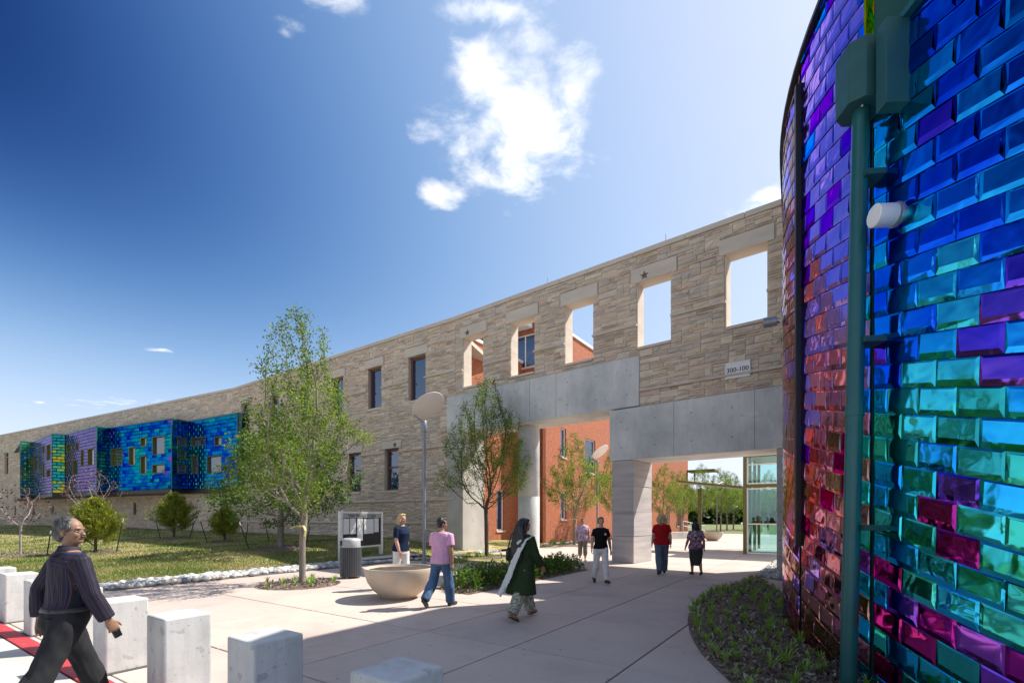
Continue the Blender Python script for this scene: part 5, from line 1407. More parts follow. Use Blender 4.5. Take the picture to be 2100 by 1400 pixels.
# rocks at the foot of the right pilaster and along the brick wing
rb2 = thing('rock_patch', 'patch of grey river rocks at the foot of the right stone pilaster', None, gp(1580, 1170), kind='structure')
rocks = []
poly = [gp(1548, 1182), gp(1592, 1150), gp(1606, 1158), gp(1606, 1190)]
g = G(); g.prism(poly, 0.002, 0.012); g.build('gravel_bed', 'joint_grey', rb2)
for k in range(420):
    a, b = rgk.uniform(), rgk.uniform(); p = (poly[0] * (1 - a) + poly[3] * a) * (1 - b) + (poly[1] * (1 - a) + poly[2] * a) * b; r = rgk.uniform(0.03, 0.07); rocks.append(rock_piece((p.x, p.y, 0.02 + r * 0.3), r, rgk))
emit_pieces(rb2, 'rock', rocks, ['river_stone'], 120, 'river_rocks', 'mass of smaller river rocks', smooth=True)
rb3 = thing('rock_strip', 'strip of pale gravel along the foot of the orange brick walls', None, KB, kind='structure')
rocks = []
for k in range(420):
    f = rgk.uniform()
    p = (LA + (KB - LA) * f + NB * rgk.uniform(0.1, 0.7)) if k % 2 else (CB + D1 * (f * 9 - 1.2) + NB * rgk.uniform(0.1, 0.7))
    r = rgk.uniform(0.05, 0.09); rocks.append(rock_piece((p.x, p.y, 0.02 + r * 0.3), r, rgk))
q = P1 + E1 * 0.55
for k in range(160):
    p = P1 + E1 * rgk.uniform(0.6, 1.4) - N1 * rgk.uniform(0.1, 1.6); r = rgk.uniform(0.04, 0.08); rocks.append(rock_piece((p.x, p.y, 0.02 + r * 0.3), r, rgk))
emit_pieces(rb3, 'rock', rocks, ['river_stone'], 40, 'river_rocks', 'mass of small pale rocks', smooth=True)

# ------------------------------------------------------------------ shrub bed in the plaza
BW, BLN = 1.25, 5.9
b0 = gp(961, 1219.5); cn = [b0, b0 + D1 * BLN, b0 + D1 * (BLN - 0.3) - D2 * BW, b0 + D1 * 0.25 - D2 * BW]
NSX, NTX = 24, 6; Vb = []
for i in range(NSX + 1):
    for j in range(NTX + 1):
        f, h = i / NSX, j / NTX; p = (cn[0] * (1 - f) + cn[1] * f) * (1 - h) + (cn[3] * (1 - f) + cn[2] * f) * h
        ed = i in (0, NSX) or j in (0, NTX); Vb.append((p.x, p.y, 0.004 if ed else 0.03 + 0.03 * noise.noise(Vector((p.x * 6, p.y * 6, 0)))))
shb = np_mesh('shrub_bed', Vb, [(i * (NTX + 1) + j, (i + 1) * (NTX + 1) + j, (i + 1) * (NTX + 1) + j + 1, i * (NTX + 1) + j + 1) for i in range(NSX) for j in range(NTX)], 'mulch', smooth=True)
set_props(shb, 'long mulch bed holding the row of glossy shrubs', 'planting bed')
def shrub_mesh(seed, r=0.36, h=0.46, n=420, L=0.085, W=0.045):
    rg = np.random.default_rng(seed); d = nrm(rg.normal(size=(n, 3))); d[:, 2] = np.abs(d[:, 2])
    f = rg.uniform(0.45, 1.0, n)[:, None]; k = np.array([1 + 0.35 * noise.noise(Vector((float(x[0]) * 2.2 + seed, float(x[1]) * 2.2, float(x[2]) * 2.2))) for x in d])[:, None]
    P = d * f * k * np.array([r, r, h]) + np.array([0, 0, 0.04])
    V, Fq, rn = leaves_np(P, L, W, rg, 0.5, d, clump=5.0, seedv=seed)
    g = G()
    for q in range(9):
        a = q * 0.7; g.tube([(0, 0, 0), (0.12 * math.cos(a), 0.12 * math.sin(a), 0.2), (0.24 * math.cos(a), 0.24 * math.sin(a), 0.36)], [0.008, 0.006, 0.003], 4)
    return V, Fq, rn, g
def ordw(n): return str(n) + ('th' if 10 < n % 100 < 14 else {1: 'st', 2: 'nd', 3: 'rd'}.get(n % 10, 'th'))
shr = []
for k in range(4):
    V, Fq, rn, g = shrub_mesh(60 + k)
    t = thing('shrub', '', 'shrub'); np_mesh('foliage', V, Fq, 'leaf_shrub', t, rnd=rn); g.build('stems', 'bark_dark', t); shr.append(t)
used = set(); kk = 0
for row in range(2):
    for i in range(9):
        k = random.randrange(4); o = shr[k] if k not in used else copy_tree(shr[k]); used.add(k)
        p = b0 + D1 * (0.42 + i * 0.63 + row * 0.25) - D2 * (0.36 + row * 0.55); s_ = random.uniform(0.85, 1.12)
        o.location = (p.x, p.y, 0.02); o.scale = (s_, s_, s_); o.rotation_euler = (0, 0, random.uniform(0, 6.28))
        set_props(o, 'glossy shrub, %s from the near end in the %s row of the bed' % (ordw(i + 1), 'right' if row == 0 else 'left'), 'shrub', 'glossy shrubs in the plaza bed')
for k, (pxy, s_, lab) in enumerate((((1068, 1160), 0.0, ''), ((1133, 1117), 0.75, 'small round yellow green bush left of the courtyard tree, against brick'), ((1154, 1116), 0.6, 'smallest round bush beside the courtyard tree'), ((1025, 1117), 0.5, 'small dark bush below the tall brick window'), ((1034, 1116), 0.45, 'tiny bush between tall brick window and round column'), ((1213, 1112), 0.7, 'bush at the brick wall behind the woman in black'), ((1392, 1102), 0.8, 'dark low bush beside the distant bowl planter'))):
    if not s_: continue
    o = copy_tree(shr[k % 4]); p = gp(*pxy); o.location = p; o.scale = (s_, s_, s_ * 0.9); set_props(o, lab, 'shrub', 'small bushes at the brick walls')

# ------------------------------------------------------------------ bed of lily grass at the tower
edge_px = [(1556, 1184), (1520, 1192), (1480, 1205), (1448, 1219), (1425, 1236), (1413, 1254), (1410, 1272), (1414, 1296), (1425, 1320), (1440, 1342), (1460, 1362), (1480, 1382), (1500, 1400)]
edge = [gp(x, y) for x, y in edge_px] + [Vector((2.12, 3.9, 0)), Vector((2.1, 2.6, 0)), Vector((2.3, 0.5, 0)), Vector((2.9, -2.0, 0))]
inner = []
for i, p in enumerate(edge):
    best = min((AT + 1.6 - 0.1 * k for k in range(130)), key=lambda a: (tpos(a) - p).length); inner.append(tpos(best) - tnor(best) * 0.05)
Vb = []; NJ = 10
for i in range(len(edge)):
    for j in range(NJ + 1):
        p = edge[i] + (inner[i] - edge[i]) * (j / NJ); Vb.append((p.x, p.y, 0.003 if j == 0 else 0.035 + 0.035 * noise.noise(Vector((p.x * 5, p.y * 5, 0.5)))))
bedT = np_mesh('tower_bed', Vb, [(i * (NJ + 1) + j, i * (NJ + 1) + j + 1, (i + 1) * (NJ + 1) + j + 1, (i + 1) * (NJ + 1) + j) for i in range(len(edge) - 1) for j in range(NJ)], 'mulch', smooth=True)
set_props(bedT, 'curved mulch bed at the foot of the shingled tower', 'planting bed')
V_ = []; rgm = np.random.default_rng(9)
for k in range(5200):
    i = rgm.integers(0, len(edge) - 1); f, j = rgm.uniform(), rgm.uniform(0.02, 0.98); a = edge[i] + (edge[i + 1] - edge[i]) * f; b = inner[i] + (inner[i + 1] - inner[i]) * f
    p = a + (b - a) * j; V_.append((p.x, p.y, 0.055 + rgm.uniform(-0.01, 0.02)))
for k in range(900):
    c = bed1; a, r = rgm.uniform(0, 6.28), 0.95 * math.sqrt(rgm.uniform()); V_.append((c.x + r * math.cos(a), c.y + r * math.sin(a), 0.05 * (1 - (r / 0.98) ** 2) + 0.02))
for k in range(1500):
    f, h = rgm.uniform(), rgm.uniform(0.02, 0.98); p = (cn[0] * (1 - f) + cn[1] * f) * (1 - h) + (cn[3] * (1 - f) + cn[2] * f) * h; V_.append((p.x, p.y, 0.05))
for c_, r_ in ((OK_, 1.1), (CD1, 0.9), (CD2, 0.9), (CD3, 0.75), (RB1, 1.1)):
    for k in range(450):
        a, r = rgm.uniform(0, 6.28), r_ * math.sqrt(rgm.uniform()); x, y = c_.x + r * math.cos(a), c_.y + r * math.sin(a); V_.append((x, y, lawn_z(x, y) + 0.08 * (1 - (r / r_) ** 2) + 0.02))
P = np.array(V_); V, Fq, rn = leaves_np(P, 0.075, 0.026, rgm, -0.1, None, clump=8)
leafmat('bark_chip', [(0.07, 0.05, 0.038), (0.20, 0.14, 0.105), (0.36, 0.29, 0.23), (0.52, 0.45, 0.38)], 0.0)
set_props(np_mesh('mulch_chips', V, Fq, 'bark_chip', rnd=np.repeat(rgm.uniform(0, 1, len(P)) ** 1.6, 4)), 'loose bark chips and straw on the planting beds', 'mulch', None, 'stuff')
def clump_mesh(seed, nb_=26, hgt=0.20, straw=0.25):
    rg = np.random.default_rng(seed); V = []; Fs = []; rn = []
    for k in range(nb_):
        a = rg.uniform(0, 6.28); h = hgt * rg.uniform(0.6, 1.2); o = rg.uniform(0.04, 0.20) ** 1.0; w = rg.uniform(0.005, 0.009); r0 = rg.uniform(0, 0.03)
        d = np.array([math.cos(a), math.sin(a), 0]); s = np.array([-d[1], d[0], 0]); b = len(V); dry = rg.uniform() < straw
        if dry: h *= 0.35; o *= 1.25
        for f, ww in ((0, 0.8), (0.35, 1.0), (0.7, 0.8), (1.0, 0.15)):
            c = d * (r0 + o * f ** 1.4) + np.array([0, 0, h * (1 - (1 - f) ** 1.8) * (1 if f < 0.8 else 0.93)])
            V += [c - s * w * ww, c + s * w * ww]; rn += [0.95 if dry else float(np.clip(rg.normal(0.3, 0.18), 0, 0.7))] * 2
        for i in range(3): Fs.append((b + 2 * i, b + 2 * i + 1, b + 2 * i + 3, b + 2 * i + 2))
    return V, Fs, rn
cl_me = []
for k in range(6):
    V, Fs, rn = clump_mesh(70 + k, 30 if k < 3 else 22, 0.21 if k < 4 else 0.15, 0.18 if k < 4 else 0.5); o = np_mesh('lily_grass', V, Fs, 'leaf_lily', rnd=rn); cl_me.append(o.data); bpy.data.objects.remove(o)
spots = []
for j, fj in enumerate((0.07, 0.24, 0.42, 0.60, 0.78, 0.93)):
    L_ = [a + (b - a) * fj for a, b in zip(edge, inner)]; acc = 0.0 if j % 2 else 0.15
    for i in range(len(L_) - 1):
        seg = (L_[i + 1] - L_[i]).length
        while acc < seg:
            p = L_[i] + (L_[i + 1] - L_[i]) * (acc / seg); acc += random.uniform(0.34, 0.52) * (0.75 if j == 0 else 1)
            if p.y > 3.2: spots.append((p + Vector((random.uniform(-.05, .05), random.uniform(-.05, .05), 0)), j))
        acc -= seg
cnt = {}
rown = ['row along the paving', '2nd row from the paving', '3rd row from the paving', '3rd row from the tower', '2nd row from the tower', 'row against the tower']
for p, j in spots[:295]:
    cnt[j] = cnt.get(j, 0) + 1
    o = bpy.data.objects.new('lily_plant', random.choice(cl_me)); COL.objects.link(o); o.location = (p.x, p.y, 0.03); s_ = random.uniform(0.62, 1.0); o.scale = (s_, s_, s_ * 0.85); o.rotation_euler = (0, 0, random.uniform(0, 6.28))
    set_props(o, 'lily plant, %s from the far end in the %s' % (ordw(cnt[j]), rown[j]), 'plant', 'lily plants in the tower bed', 'thing')
DIRS = ['right', 'far right', 'far', 'far left', 'left', 'near left', 'near', 'near right']
for c, bn in ((bed1, 'front tree'), (bed2, 'dark stemmed tree')):
    for ring, r0 in (('inner', 0.36), ('outer', 0.76)):
        for k in range(8):
            a, r = math.pi / 4 * k + random.uniform(-0.3, 0.3), r0 + random.uniform(-0.1, 0.12); o = bpy.data.objects.new('sedge_plant', random.choice(cl_me)); COL.objects.link(o); o.location = (c.x + r * math.cos(a), c.y + r * math.sin(a), 0.03); s_ = random.uniform(0.6, 0.95); o.scale = (s_, s_, s_)
            set_props(o, 'small grassy plant on the %s side, %s ring of the %s bed' % (DIRS[k], ring, bn), 'plant', 'grassy plants in the bed of the ' + bn, 'thing')

# ------------------------------------------------------------------ lawn blades
Pn = []
while len(Pn) < 90000:
    u = rgm.uniform(0, 1, 4000); d = 1 / (1 / 9.0 + u * (1 / 45.0 - 1 / 9.0)); x = (rgm.uniform(-30, 960, 4000) - CX) / F * d
    s = x * D1.x + d * D1.y; t = x * D2.x + d * D2.y
    ok = (s > 3.05) & (t < -14.1) & (s < 18) | ((s > 13) & (s < 16.3) & (t < -11) & (t > -13.8))
    Pn.extend([(a, b, lawn_z(a, b) if c < -13.7 else 0.015) for a, b, c in zip(x[ok], d[ok], t[ok])])
P = np.array(Pn[:90000]); P[:, 2] -= 0.005
n = len(P); ang = rgm.uniform(0, 6.28, n); h = rgm.uniform(0.025, 0.06, n) * (1 + P[:, 1] / 45); w = rgm.uniform(0.006, 0.012, n) * (1 + P[:, 1] / 22)
sd = np.stack([np.cos(ang), np.sin(ang), np.zeros(n)], 1) * w[:, None]; ln = rgm.normal(0, 0.4, (n, 2)) * h[:, None]
tip = P + np.stack([ln[:, 0], ln[:, 1], h], 1)
V = np.stack([P - sd, P + sd, tip], 1).reshape(-1, 3)
cl = np.array([noise.noise(Vector((p[0] * 0.55, p[1] * 0.55, 0))) for p in P]); rn = np.clip(0.50 + 0.75 * cl + rgm.normal(0, 0.15, n), 0, 1)
set_props(np_mesh('lawn_grass', V, np.arange(3 * n).reshape(-1, 3), 'blade_grass', rnd=np.repeat(rn, 3)), 'short green and straw coloured grass blades of the lawn', 'grass', None, 'stuff')

# ------------------------------------------------------------------ far woods: one mass beyond the courtyard, one beyond the street behind the camera
def wood(name, label, pts, seed, n=9000, h=11.0, L=0.9):
    rg = np.random.default_rng(seed); P = []
    for k in range(n):
        f = rg.uniform() * (len(pts) - 1); i = int(f); p = pts[i] + (pts[i + 1] - pts[i]) * (f - i)
        hh = h * (0.75 + 0.35 * noise.noise(Vector((p.x * 0.09, p.y * 0.09, seed))) + 0.12 * noise.noise(Vector((p.x * 0.3, p.y * 0.3, seed))))
        z = hh * rg.uniform(0, 1) ** 1.15; bul = math.sqrt(max(0, 1 - (z / hh - 0.4) ** 2)) * 4
        P.append((p.x + rg.normal(0, 1) * bul, p.y + rg.normal(0, 1) * bul, z))
    P = np.array(P); V, Fq, rn = leaves_np(P, L, L * 0.7, rg, 0, None, clump=0.35)
    set_props(np_mesh(name, V, Fq, 'leaf_wood', rnd=rn), label, 'trees', None, 'stuff')
wood('far_wood', 'far dark green wood beyond the courtyard lawn', [Vector((18, 125, 0)), Vector((55, 122, 0)), Vector((100, 118, 0))], 3, 17000, 10.0, 1.25)
wood('street_wood', 'green wood across the street mirrored in the tower shingles', [Vector((-60, -30, 0)), Vector((-75, 5, 0)), Vector((-85, 30, 0))], 4, 7000, 12.0, 1.2)

# ------------------------------------------------------------------ people
def skin(name, c, c2=None): return pm(name, c, c2 or tuple(x * 0.82 for x in c), 14, 0.5, coord='obj', spec=0.4)
skin('skin_tan', (0.40, 0.215, 0.135)); skin('skin_fair', (0.56, 0.33, 0.245)); skin('skin_brown', (0.30, 0.165, 0.105))
def cloth(name, c, c2=None, scale=10, rough=0.85): return pm(name, c, c2 or tuple(x * 0.8 for x in c), scale, rough, 0.25, 260, 0.003, coord='obj', spec=0.2)
cloth('cloth_charcoal', (0.022, 0.023, 0.026)); cloth('cloth_navy', (0.008, 0.020, 0.055)); cloth('cloth_white', (0.72, 0.71, 0.68), (0.62, 0.61, 0.60)); cloth('cloth_pink', (0.66, 0.36, 0.52), (0.60, 0.32, 0.47))
cloth('cloth_green', (0.028, 0.050, 0.018), (0.022, 0.040, 0.015)); cloth('cloth_scarf', (0.66, 0.68, 0.64), (0.58, 0.60, 0.56)); cloth('cloth_black', (0.008, 0.008, 0.009)); cloth('cloth_red', (0.40, 0.008, 0.012), (0.33, 0.006, 0.010))
cloth('cloth_khaki', (0.30, 0.245, 0.18)); cloth('cloth_beige', (0.50, 0.44, 0.36)); cloth('cloth_olive', (0.05, 0.052, 0.045)); cloth('cloth_ltgreen', (0.12, 0.30, 0.10))
pm('denim', (0.055, 0.105, 0.20), (0.10, 0.17, 0.28), 5, 0.9, 0.3, 220, 0.003, coord='obj', spec=0.15); pm('denim_dull', (0.085, 0.12, 0.17), (0.12, 0.16, 0.21), 5, 0.9, 0.3, 220, 0.003, coord='obj', spec=0.15)
pm('shoe_dark', (0.012, 0.013, 0.016), (0.03, 0.03, 0.035), 12, 0.5, coord='obj'); pm('lip', (0.36, 0.12, 0.10), None, 10, 0.5, coord='obj'); pm('eye_dark', (0.02, 0.015, 0.012), None, 10, 0.2, coord='obj'); pm('gold_wire', (0.25, 0.2, 0.12), None, 8, 0.3, metal=0.9); pm('phone', (0.012, 0.013, 0.018), None, 8, 0.25)
def hair_mat(name, c1, c2): return pm(name, c1, c2, 60, 0.45, 0.5, 120, 0.006, coord='obj', stretch=(1, 1, 0.14), spec=0.5, lo=0.38, hi=0.62)
hair_mat('hair_grey', (0.010, 0.009, 0.009), (0.085, 0.082, 0.08)); hair_mat('hair_blond', (0.30, 0.20, 0.085), (0.62, 0.47, 0.26)); hair_mat('hair_black', (0.006, 0.005, 0.006), (0.022, 0.019, 0.019)); hair_mat('hair_white', (0.5, 0.48, 0.45), (0.7, 0.68, 0.65)); hair_mat('hair_brown', (0.13, 0.06, 0.03), (0.30, 0.16, 0.08))
def stripe_mat():
    m, n, l, b, o = ntree('cloth_stripe')
    a = n.new('ShaderNodeAttribute'); a.attribute_name = 'su'
    k = n.new('ShaderNodeMath'); k.operation = 'MULTIPLY'; l.new(a.outputs['Fac'], k.inputs[0]); k.inputs[1].default_value = 1 / 0.034
    fr = n.new('ShaderNodeMath'); fr.operation = 'FRACT'; l.new(k.outputs[0], fr.inputs[0])
    nv = (0.009, 0.009, 0.020); bl = (0.026, 0.031, 0.085); rd = (0.075, 0.027, 0.033)
    col = ramp(n, l, fr.outputs[0], [(0.0, nv), (0.30, bl), (0.42, nv), (0.64, rd), (0.76, nv)], True)
    l.new(col, b.inputs['Base Color']); b.inputs['Roughness'].default_value = 0.7; b.inputs['Specular IOR Level'].default_value = 0.3
stripe_mat()
def print_mat(name, base, cols, scale, th=0.5):
    m, n, l, b, o = ntree(name); v = coordv(n, l, 'obj', (1, 1, 1)); col = base
    for i, c in enumerate(cols):
        off = n.new('ShaderNodeVectorMath'); off.operation = 'ADD'; l.new(v, off.inputs[0]); off.inputs[1].default_value = (i * 3.7, i * 1.9, i * 2.3)
        t = tex_noise(n, l, off.outputs[0], scale * (1 + 0.25 * i), 1.5, 0.5, 0.8); f = ramp(n, l, t, [(th, (0, 0, 0)), (th + 0.03, (1, 1, 1))]); col = mixrgb(n, l, f, col, c)
    l.new(col, b.inputs['Base Color']); b.inputs['Roughness'].default_value = 0.85
print_mat('print_floral', (0.70, 0.60, 0.63), [(0.55, 0.10, 0.18), (0.62, 0.30, 0.42), (0.28, 0.25, 0.45)], 18, 0.55)
print_mat('print_blouse', (0.42, 0.45, 0.50), [(0.02, 0.03, 0.06), (0.03, 0.09, 0.22), (0.40, 0.06, 0.06)], 15, 0.52)
print_mat('print_shalwar', (0.46, 0.47, 0.38), [(0.13, 0.13, 0.085), (0.20, 0.17, 0.11)], 34, 0.53)

DG = bpy.context.evaluated_depsgraph_get
def remeshed(g, voxel, smooth=4, wr=0.0, wsc=(9, 9, 5), seed=0.0, factor=0.5):
    me = bpy.data.meshes.new('tmp'); me.from_pydata(g.v, [], g.f); o = bpy.data.objects.new('tmp', me); COL.objects.link(o)
    r = o.modifiers.new('r', 'REMESH'); r.mode = 'VOXEL'; r.voxel_size = voxel
    s = o.modifiers.new('s', 'SMOOTH'); s.factor = factor; s.iterations = smooth
    dg = DG(); dg.update(); m2 = bpy.data.meshes.new_from_object(o.evaluated_get(dg)); bpy.data.objects.remove(o); bpy.data.meshes.remove(me)
    if wr:
        n = len(m2.vertices); co = np.empty(n * 3); m2.vertices.foreach_get('co', co); co = co.reshape(-1, 3); nr = np.empty(n * 3); m2.vertices.foreach_get('normal', nr); nr = nr.reshape(-1, 3)
        d = np.array([noise.noise(Vector((c[0] * wsc[0] + seed, c[1] * wsc[1], c[2] * wsc[2] + 1.7 * c[0] * 9))) + 0.5 * noise.noise(Vector((c[0] * wsc[0] * 2.3, c[1] * wsc[1] * 2.3 + seed, c[2] * wsc[2] * 2.3))) for c in co])
        m2.vertices.foreach_set('co', (co + nr * (d * wr)[:, None]).ravel())
    m2.materials.clear()
    return m2
def V3(*a): return Vector(a)
def sec_loft(g, secs, n=20):
    """secs: (centre, half width x, half depth y)"""
    vs = []
    for c, a, b in secs:
        for k in range(n):
            t = 2 * math.pi * k / n; ct, s_ = math.cos(t), math.sin(t)
            vs.append(Vector(c) + Vector((math.copysign(abs(ct) ** 0.85, ct) * a, math.copysign(abs(s_) ** 0.85, s_) * b, 0)))
    fs = [(i * n + k, i * n + (k + 1) % n, (i + 1) * n + (k + 1) % n, (i + 1) * n + k) for i in range(len(secs) - 1) for k in range(n)]
    fs += [tuple(range(n - 1, -1, -1)), tuple(range((len(secs) - 1) * n, len(secs) * n))]
    g.add(vs, fs)
def limb(g, pts, rad, n=14): g.tube(pts, rad, n)
class Body:
    def __init__(s, p):
        s.p = p; k = s.k = p['h'] / 1.72; bulk = p.get('bulk', 1.0); fem = p.get('fem', False); q = p.get('pose', {})
        gt = lambda n, d=0.0: q.get(n, d)
        s.hw = (0.088 if not fem else 0.085) * bulk ** 0.5; s.sw = (0.195 if not fem else 0.170) * bulk ** 0.4
        s.lean = R(gt('lean', 2)); j = s.j = {}
        for sd, sg in (('L', -1), ('R', 1)):
            th, kn, ft = R(gt('th' + sd)), R(gt('kn' + sd, 4)), R(gt('ft' + sd))
            hip = V3(sg * s.hw, 0, 0.90); sp = R(gt('sp' + sd, 1.5)) * sg
            knee = hip + V3(math.sin(sp), math.sin(th), -math.cos(th)).normalized() * 0.43; ank = knee + V3(0, math.sin(th - kn), -math.cos(th - kn)) * 0.41
            fd = V3(sg * 0.12, math.cos(ft), -math.sin(ft)).normalized(); fu = V3(0, math.sin(ft), math.cos(ft))
            j['hip' + sd], j['knee' + sd], j['ank' + sd] = hip, knee, ank; j['heel' + sd] = ank - fd * 0.055 - fu * 0.045; j['ball' + sd] = ank + fd * 0.11 - fu * 0.052; j['toe' + sd] = ank + fd * 0.175 - fu * 0.058
        low = min(min(j['heel' + d].z, j['toe' + d].z, j['ball' + d].z) for d in 'LR') - 0.028
        for n in j: j[n].z -= low
        s.hz = 0.90 - low
        for sd, sg in (('L', -1), ('R', 1)):
            al, el, ab, tw = R(gt('ar' + sd)), R(gt('el' + sd, 12)), R(gt('ab' + sd, 7)), R(gt('in' + sd, 4))
            sh = s.tw(V3(sg * (s.sw - 0.012), -0.004, 0.462)); ud = V3(sg * math.sin(ab), math.sin(al) * math.cos(ab), -math.cos(al) * math.cos(ab)); elb = sh + ud * 0.285
            b2 = al + el; fd = V3(sg * math.sin(ab - tw * 2), math.sin(b2), -math.cos(b2)).normalized(); wr = elb + fd * 0.245
            j['sh' + sd], j['el' + sd], j['wr' + sd], j['hd' + sd] = sh, elb, wr, fd
    def tw(s, v):
        """upper body point given from the hip line, with the lean applied"""
        c, n = math.cos(s.lean), math.sin(s.lean); return V3(v.x, v.y * c + v.z * n, s.hz + v.z * c - v.y * n)
    def torso(s, g, inf=0.0, z0=-0.06, z1=0.55, flare=0.0):
        b = s.p.get('bulk', 1.0); f = s.p.get('fem', False); bel = s.p.get('belly', 0.0)
        T = [(-0.12, 0.150, 0.105, 0), (-0.05, 0.172 if not f else 0.180, 0.122, -0.01), (0.04, 0.168 if not f else 0.176, 0.120, -0.008), (0.13, 0.152 if not f else 0.140, 0.108, 0.004), (0.24, 0.158 if not f else 0.146, 0.112, 0.006), (0.36, 0.172 if not f else 0.160, 0.120 if not f else 0.128, 0.008), (0.45, 0.178 if not f else 0.160, 0.105, -0.004), (0.505, 0.150 if not f else 0.135, 0.080, -0.012), (0.545, 0.078, 0.062, -0.012)]
        zs = [t[0] for t in T]; out = []
        for z in sorted(set([z0] + [t for t in zs if z0 < t < z1] + [z1])):
            a = float(np.interp(z, zs, [t[1] for t in T])); d = float(np.interp(z, zs, [t[2] for t in T])); y = float(np.interp(z, zs, [t[3] for t in T]))
            bl = bel * math.exp(-((z - 0.10) / 0.13) ** 2); fl = flare * max(0.0, (0.1 - z)) if flare else 0
            out.append((s.tw(V3(0, y + bl * 0.5, z)), a * b + inf + fl + bl * 0.4, d * b + inf + fl * 0.8 + bl * 0.7))
        sec_loft(g, out)
    def leg(s, g, sd, inf=0.0, end=1.0, baggy=0.0, skipfoot=True):
        j = s.j; b = s.p.get('bulk', 1.0) ** 0.8; h, k, a = j['hip' + sd], j['knee' + sd], j['ank' + sd]; sg = -1 if sd == 'L' else 1
        pts = [h + V3(-sg * 0.005, 0, 0.03), h + (k - h) * 0.25, h + (k - h) * 0.65, k, k + (a - k) * 0.3, k + (a - k) * 0.7, k + (a - k) * end]
        rad = [0.098 * b, 0.092 * b, 0.068 * b, 0.056 * b, 0.057 * b, 0.042 * b, 0.036 * b]
        rad = [r + inf + (baggy * f) for r, f in zip(rad, (0.2, 0.3, 0.6, 0.9, 1.1, 1.3, 1.5))]
        limb(g, pts, rad)
    def arm(s, g, sd, inf=0.0, frac=2.0, baggy=0.0):
        """frac: 0..1 along the upper arm, 1..2 along the forearm"""
        j = s.j; b = s.p.get('bulk', 1.0) ** 0.7; sh, e, w = j['sh' + sd], j['el' + sd], j['wr' + sd]; sg = -1 if sd == 'L' else 1
        P = [sh + V3(-sg * 0.055, 0, 0.010), sh, sh + (e - sh) * 0.4, e, e + (w - e) * 0.3, w]; U = [-0.1, 0.0, 0.4, 1.0, 1.3, 2.0]; Rr = [0.042, 0.054, 0.049, 0.041, 0.041, 0.027]
        pts = []; rad = []
        for p, u, r in zip(P, U, Rr):
            if u <= frac: pts.append(p); rad.append(r * b + inf + baggy * max(0, u))
        if frac not in U:
            i = next(i for i in range(len(U)) if U[i] > frac); f = (frac - U[i - 1]) / (U[i] - U[i - 1]); pts.append(P[i - 1] + (P[i] - P[i - 1]) * f); rad.append((Rr[i - 1] + (Rr[i] - Rr[i - 1]) * f) * b + inf + baggy * frac)
        limb(g, pts, rad)
    def hand(s, g, sd, curl=0.5, spreadf=0.10):
        j = s.j; sg = -1 if sd == 'L' else 1; w = j['wr' + sd]; d = j['hd' + sd]
        pal = V3(-sg, 0.15, 0); pal = (pal - d * pal.dot(d)).normalized(); fwd = d.cross(pal) * sg; fwd = fwd if fwd.y > 0 else -fwd   # thumb side points forward
        c = w + d * 0.05
        g.tube([w - d * 0.02, w + d * 0.02, w + d * 0.065, w + d * 0.098], [(0.024, 0.019), (0.034, 0.017), (0.041, 0.015), (0.039, 0.012)], 12, side=tuple(fwd))
        for i in range(4):
            o = w + d * (0.092 - 0.004 * abs(i - 1.2)) + fwd * (0.030 - 0.0205 * i); L = (0.070, 0.078, 0.072, 0.056)[i]; ang = curl * (0.8 + 0.12 * i); dr = (d + fwd * (spreadf * (1.5 - i))).normalized(); p = o; pts = [o - d * 0.015, o]
            for sgm in (0.42, 0.33, 0.25):
                dr = (dr * math.cos(ang * 0.75) + pal * math.sin(ang * 0.75)).normalized(); p = p + dr * (L * sgm); pts.append(p)
            g.tube(pts, [0.0092, 0.0092, 0.0086, 0.0078, 0.0062], 8)
        o = w + d * 0.03 + fwd * 0.026; dr = (d * 0.75 + fwd * 0.7 + pal * 0.3).normalized(); p1 = o + dr * 0.035; dr2 = (d * 0.9 + fwd * 0.25 + pal * 0.5).normalized(); p2 = p1 + dr2 * 0.032; g.tube([o - dr * 0.012, o, p1, p2, p2 + dr2 * 0.022], [0.013, 0.0125, 0.0105, 0.0095, 0.007], 8)
    def headM(s):
        q = s.p.get('pose', {}); yaw, pit, rol = R(q.get('yaw', 0)), R(q.get('pitch', 0)), R(q.get('roll', 0))
        nb = s.tw(V3(0, -0.002, 0.562)); return Matrix.Translation(nb) @ Matrix.Rotation(-yaw, 4, 'Z') @ Matrix.Rotation(-pit, 4, 'X') @ Matrix.Rotation(rol, 4, 'Y')
    def head(s, g):
        M = s.headM(); M3 = M.to_3x3(); B = lambda c, r: g.ball(M @ V3(*c), r, M3, 16, 10)
        g.tube([M @ V3(0, -0.012, -0.06), M @ V3(0, -0.004, 0.02), M @ V3(0, 0.004, 0.085)], [0.062, 0.054, 0.054], 14)
        B((0, -0.004, 0.160), (0.074, 0.094, 0.092)); B((0, 0.022, 0.115), (0.064, 0.070, 0.080)); B((0, 0.052, 0.062), (0.042, 0.040, 0.032)); B((0, 0.045, 0.090), (0.052, 0.044, 0.045))
        B((0, 0.094, 0.120), (0.011, 0.014, 0.024)); B((0, 0.104, 0.108), (0.014, 0.014, 0.011)); B((0, 0.083, 0.158), (0.050, 0.012, 0.010))
        for sg in (-1, 1): B((sg * 0.075, -0.004, 0.125), (0.009, 0.019, 0.031)); B((sg * 0.036, 0.068, 0.110), (0.024, 0.018, 0.022))
        B((0, 0.085, 0.078), (0.024, 0.012, 0.010))
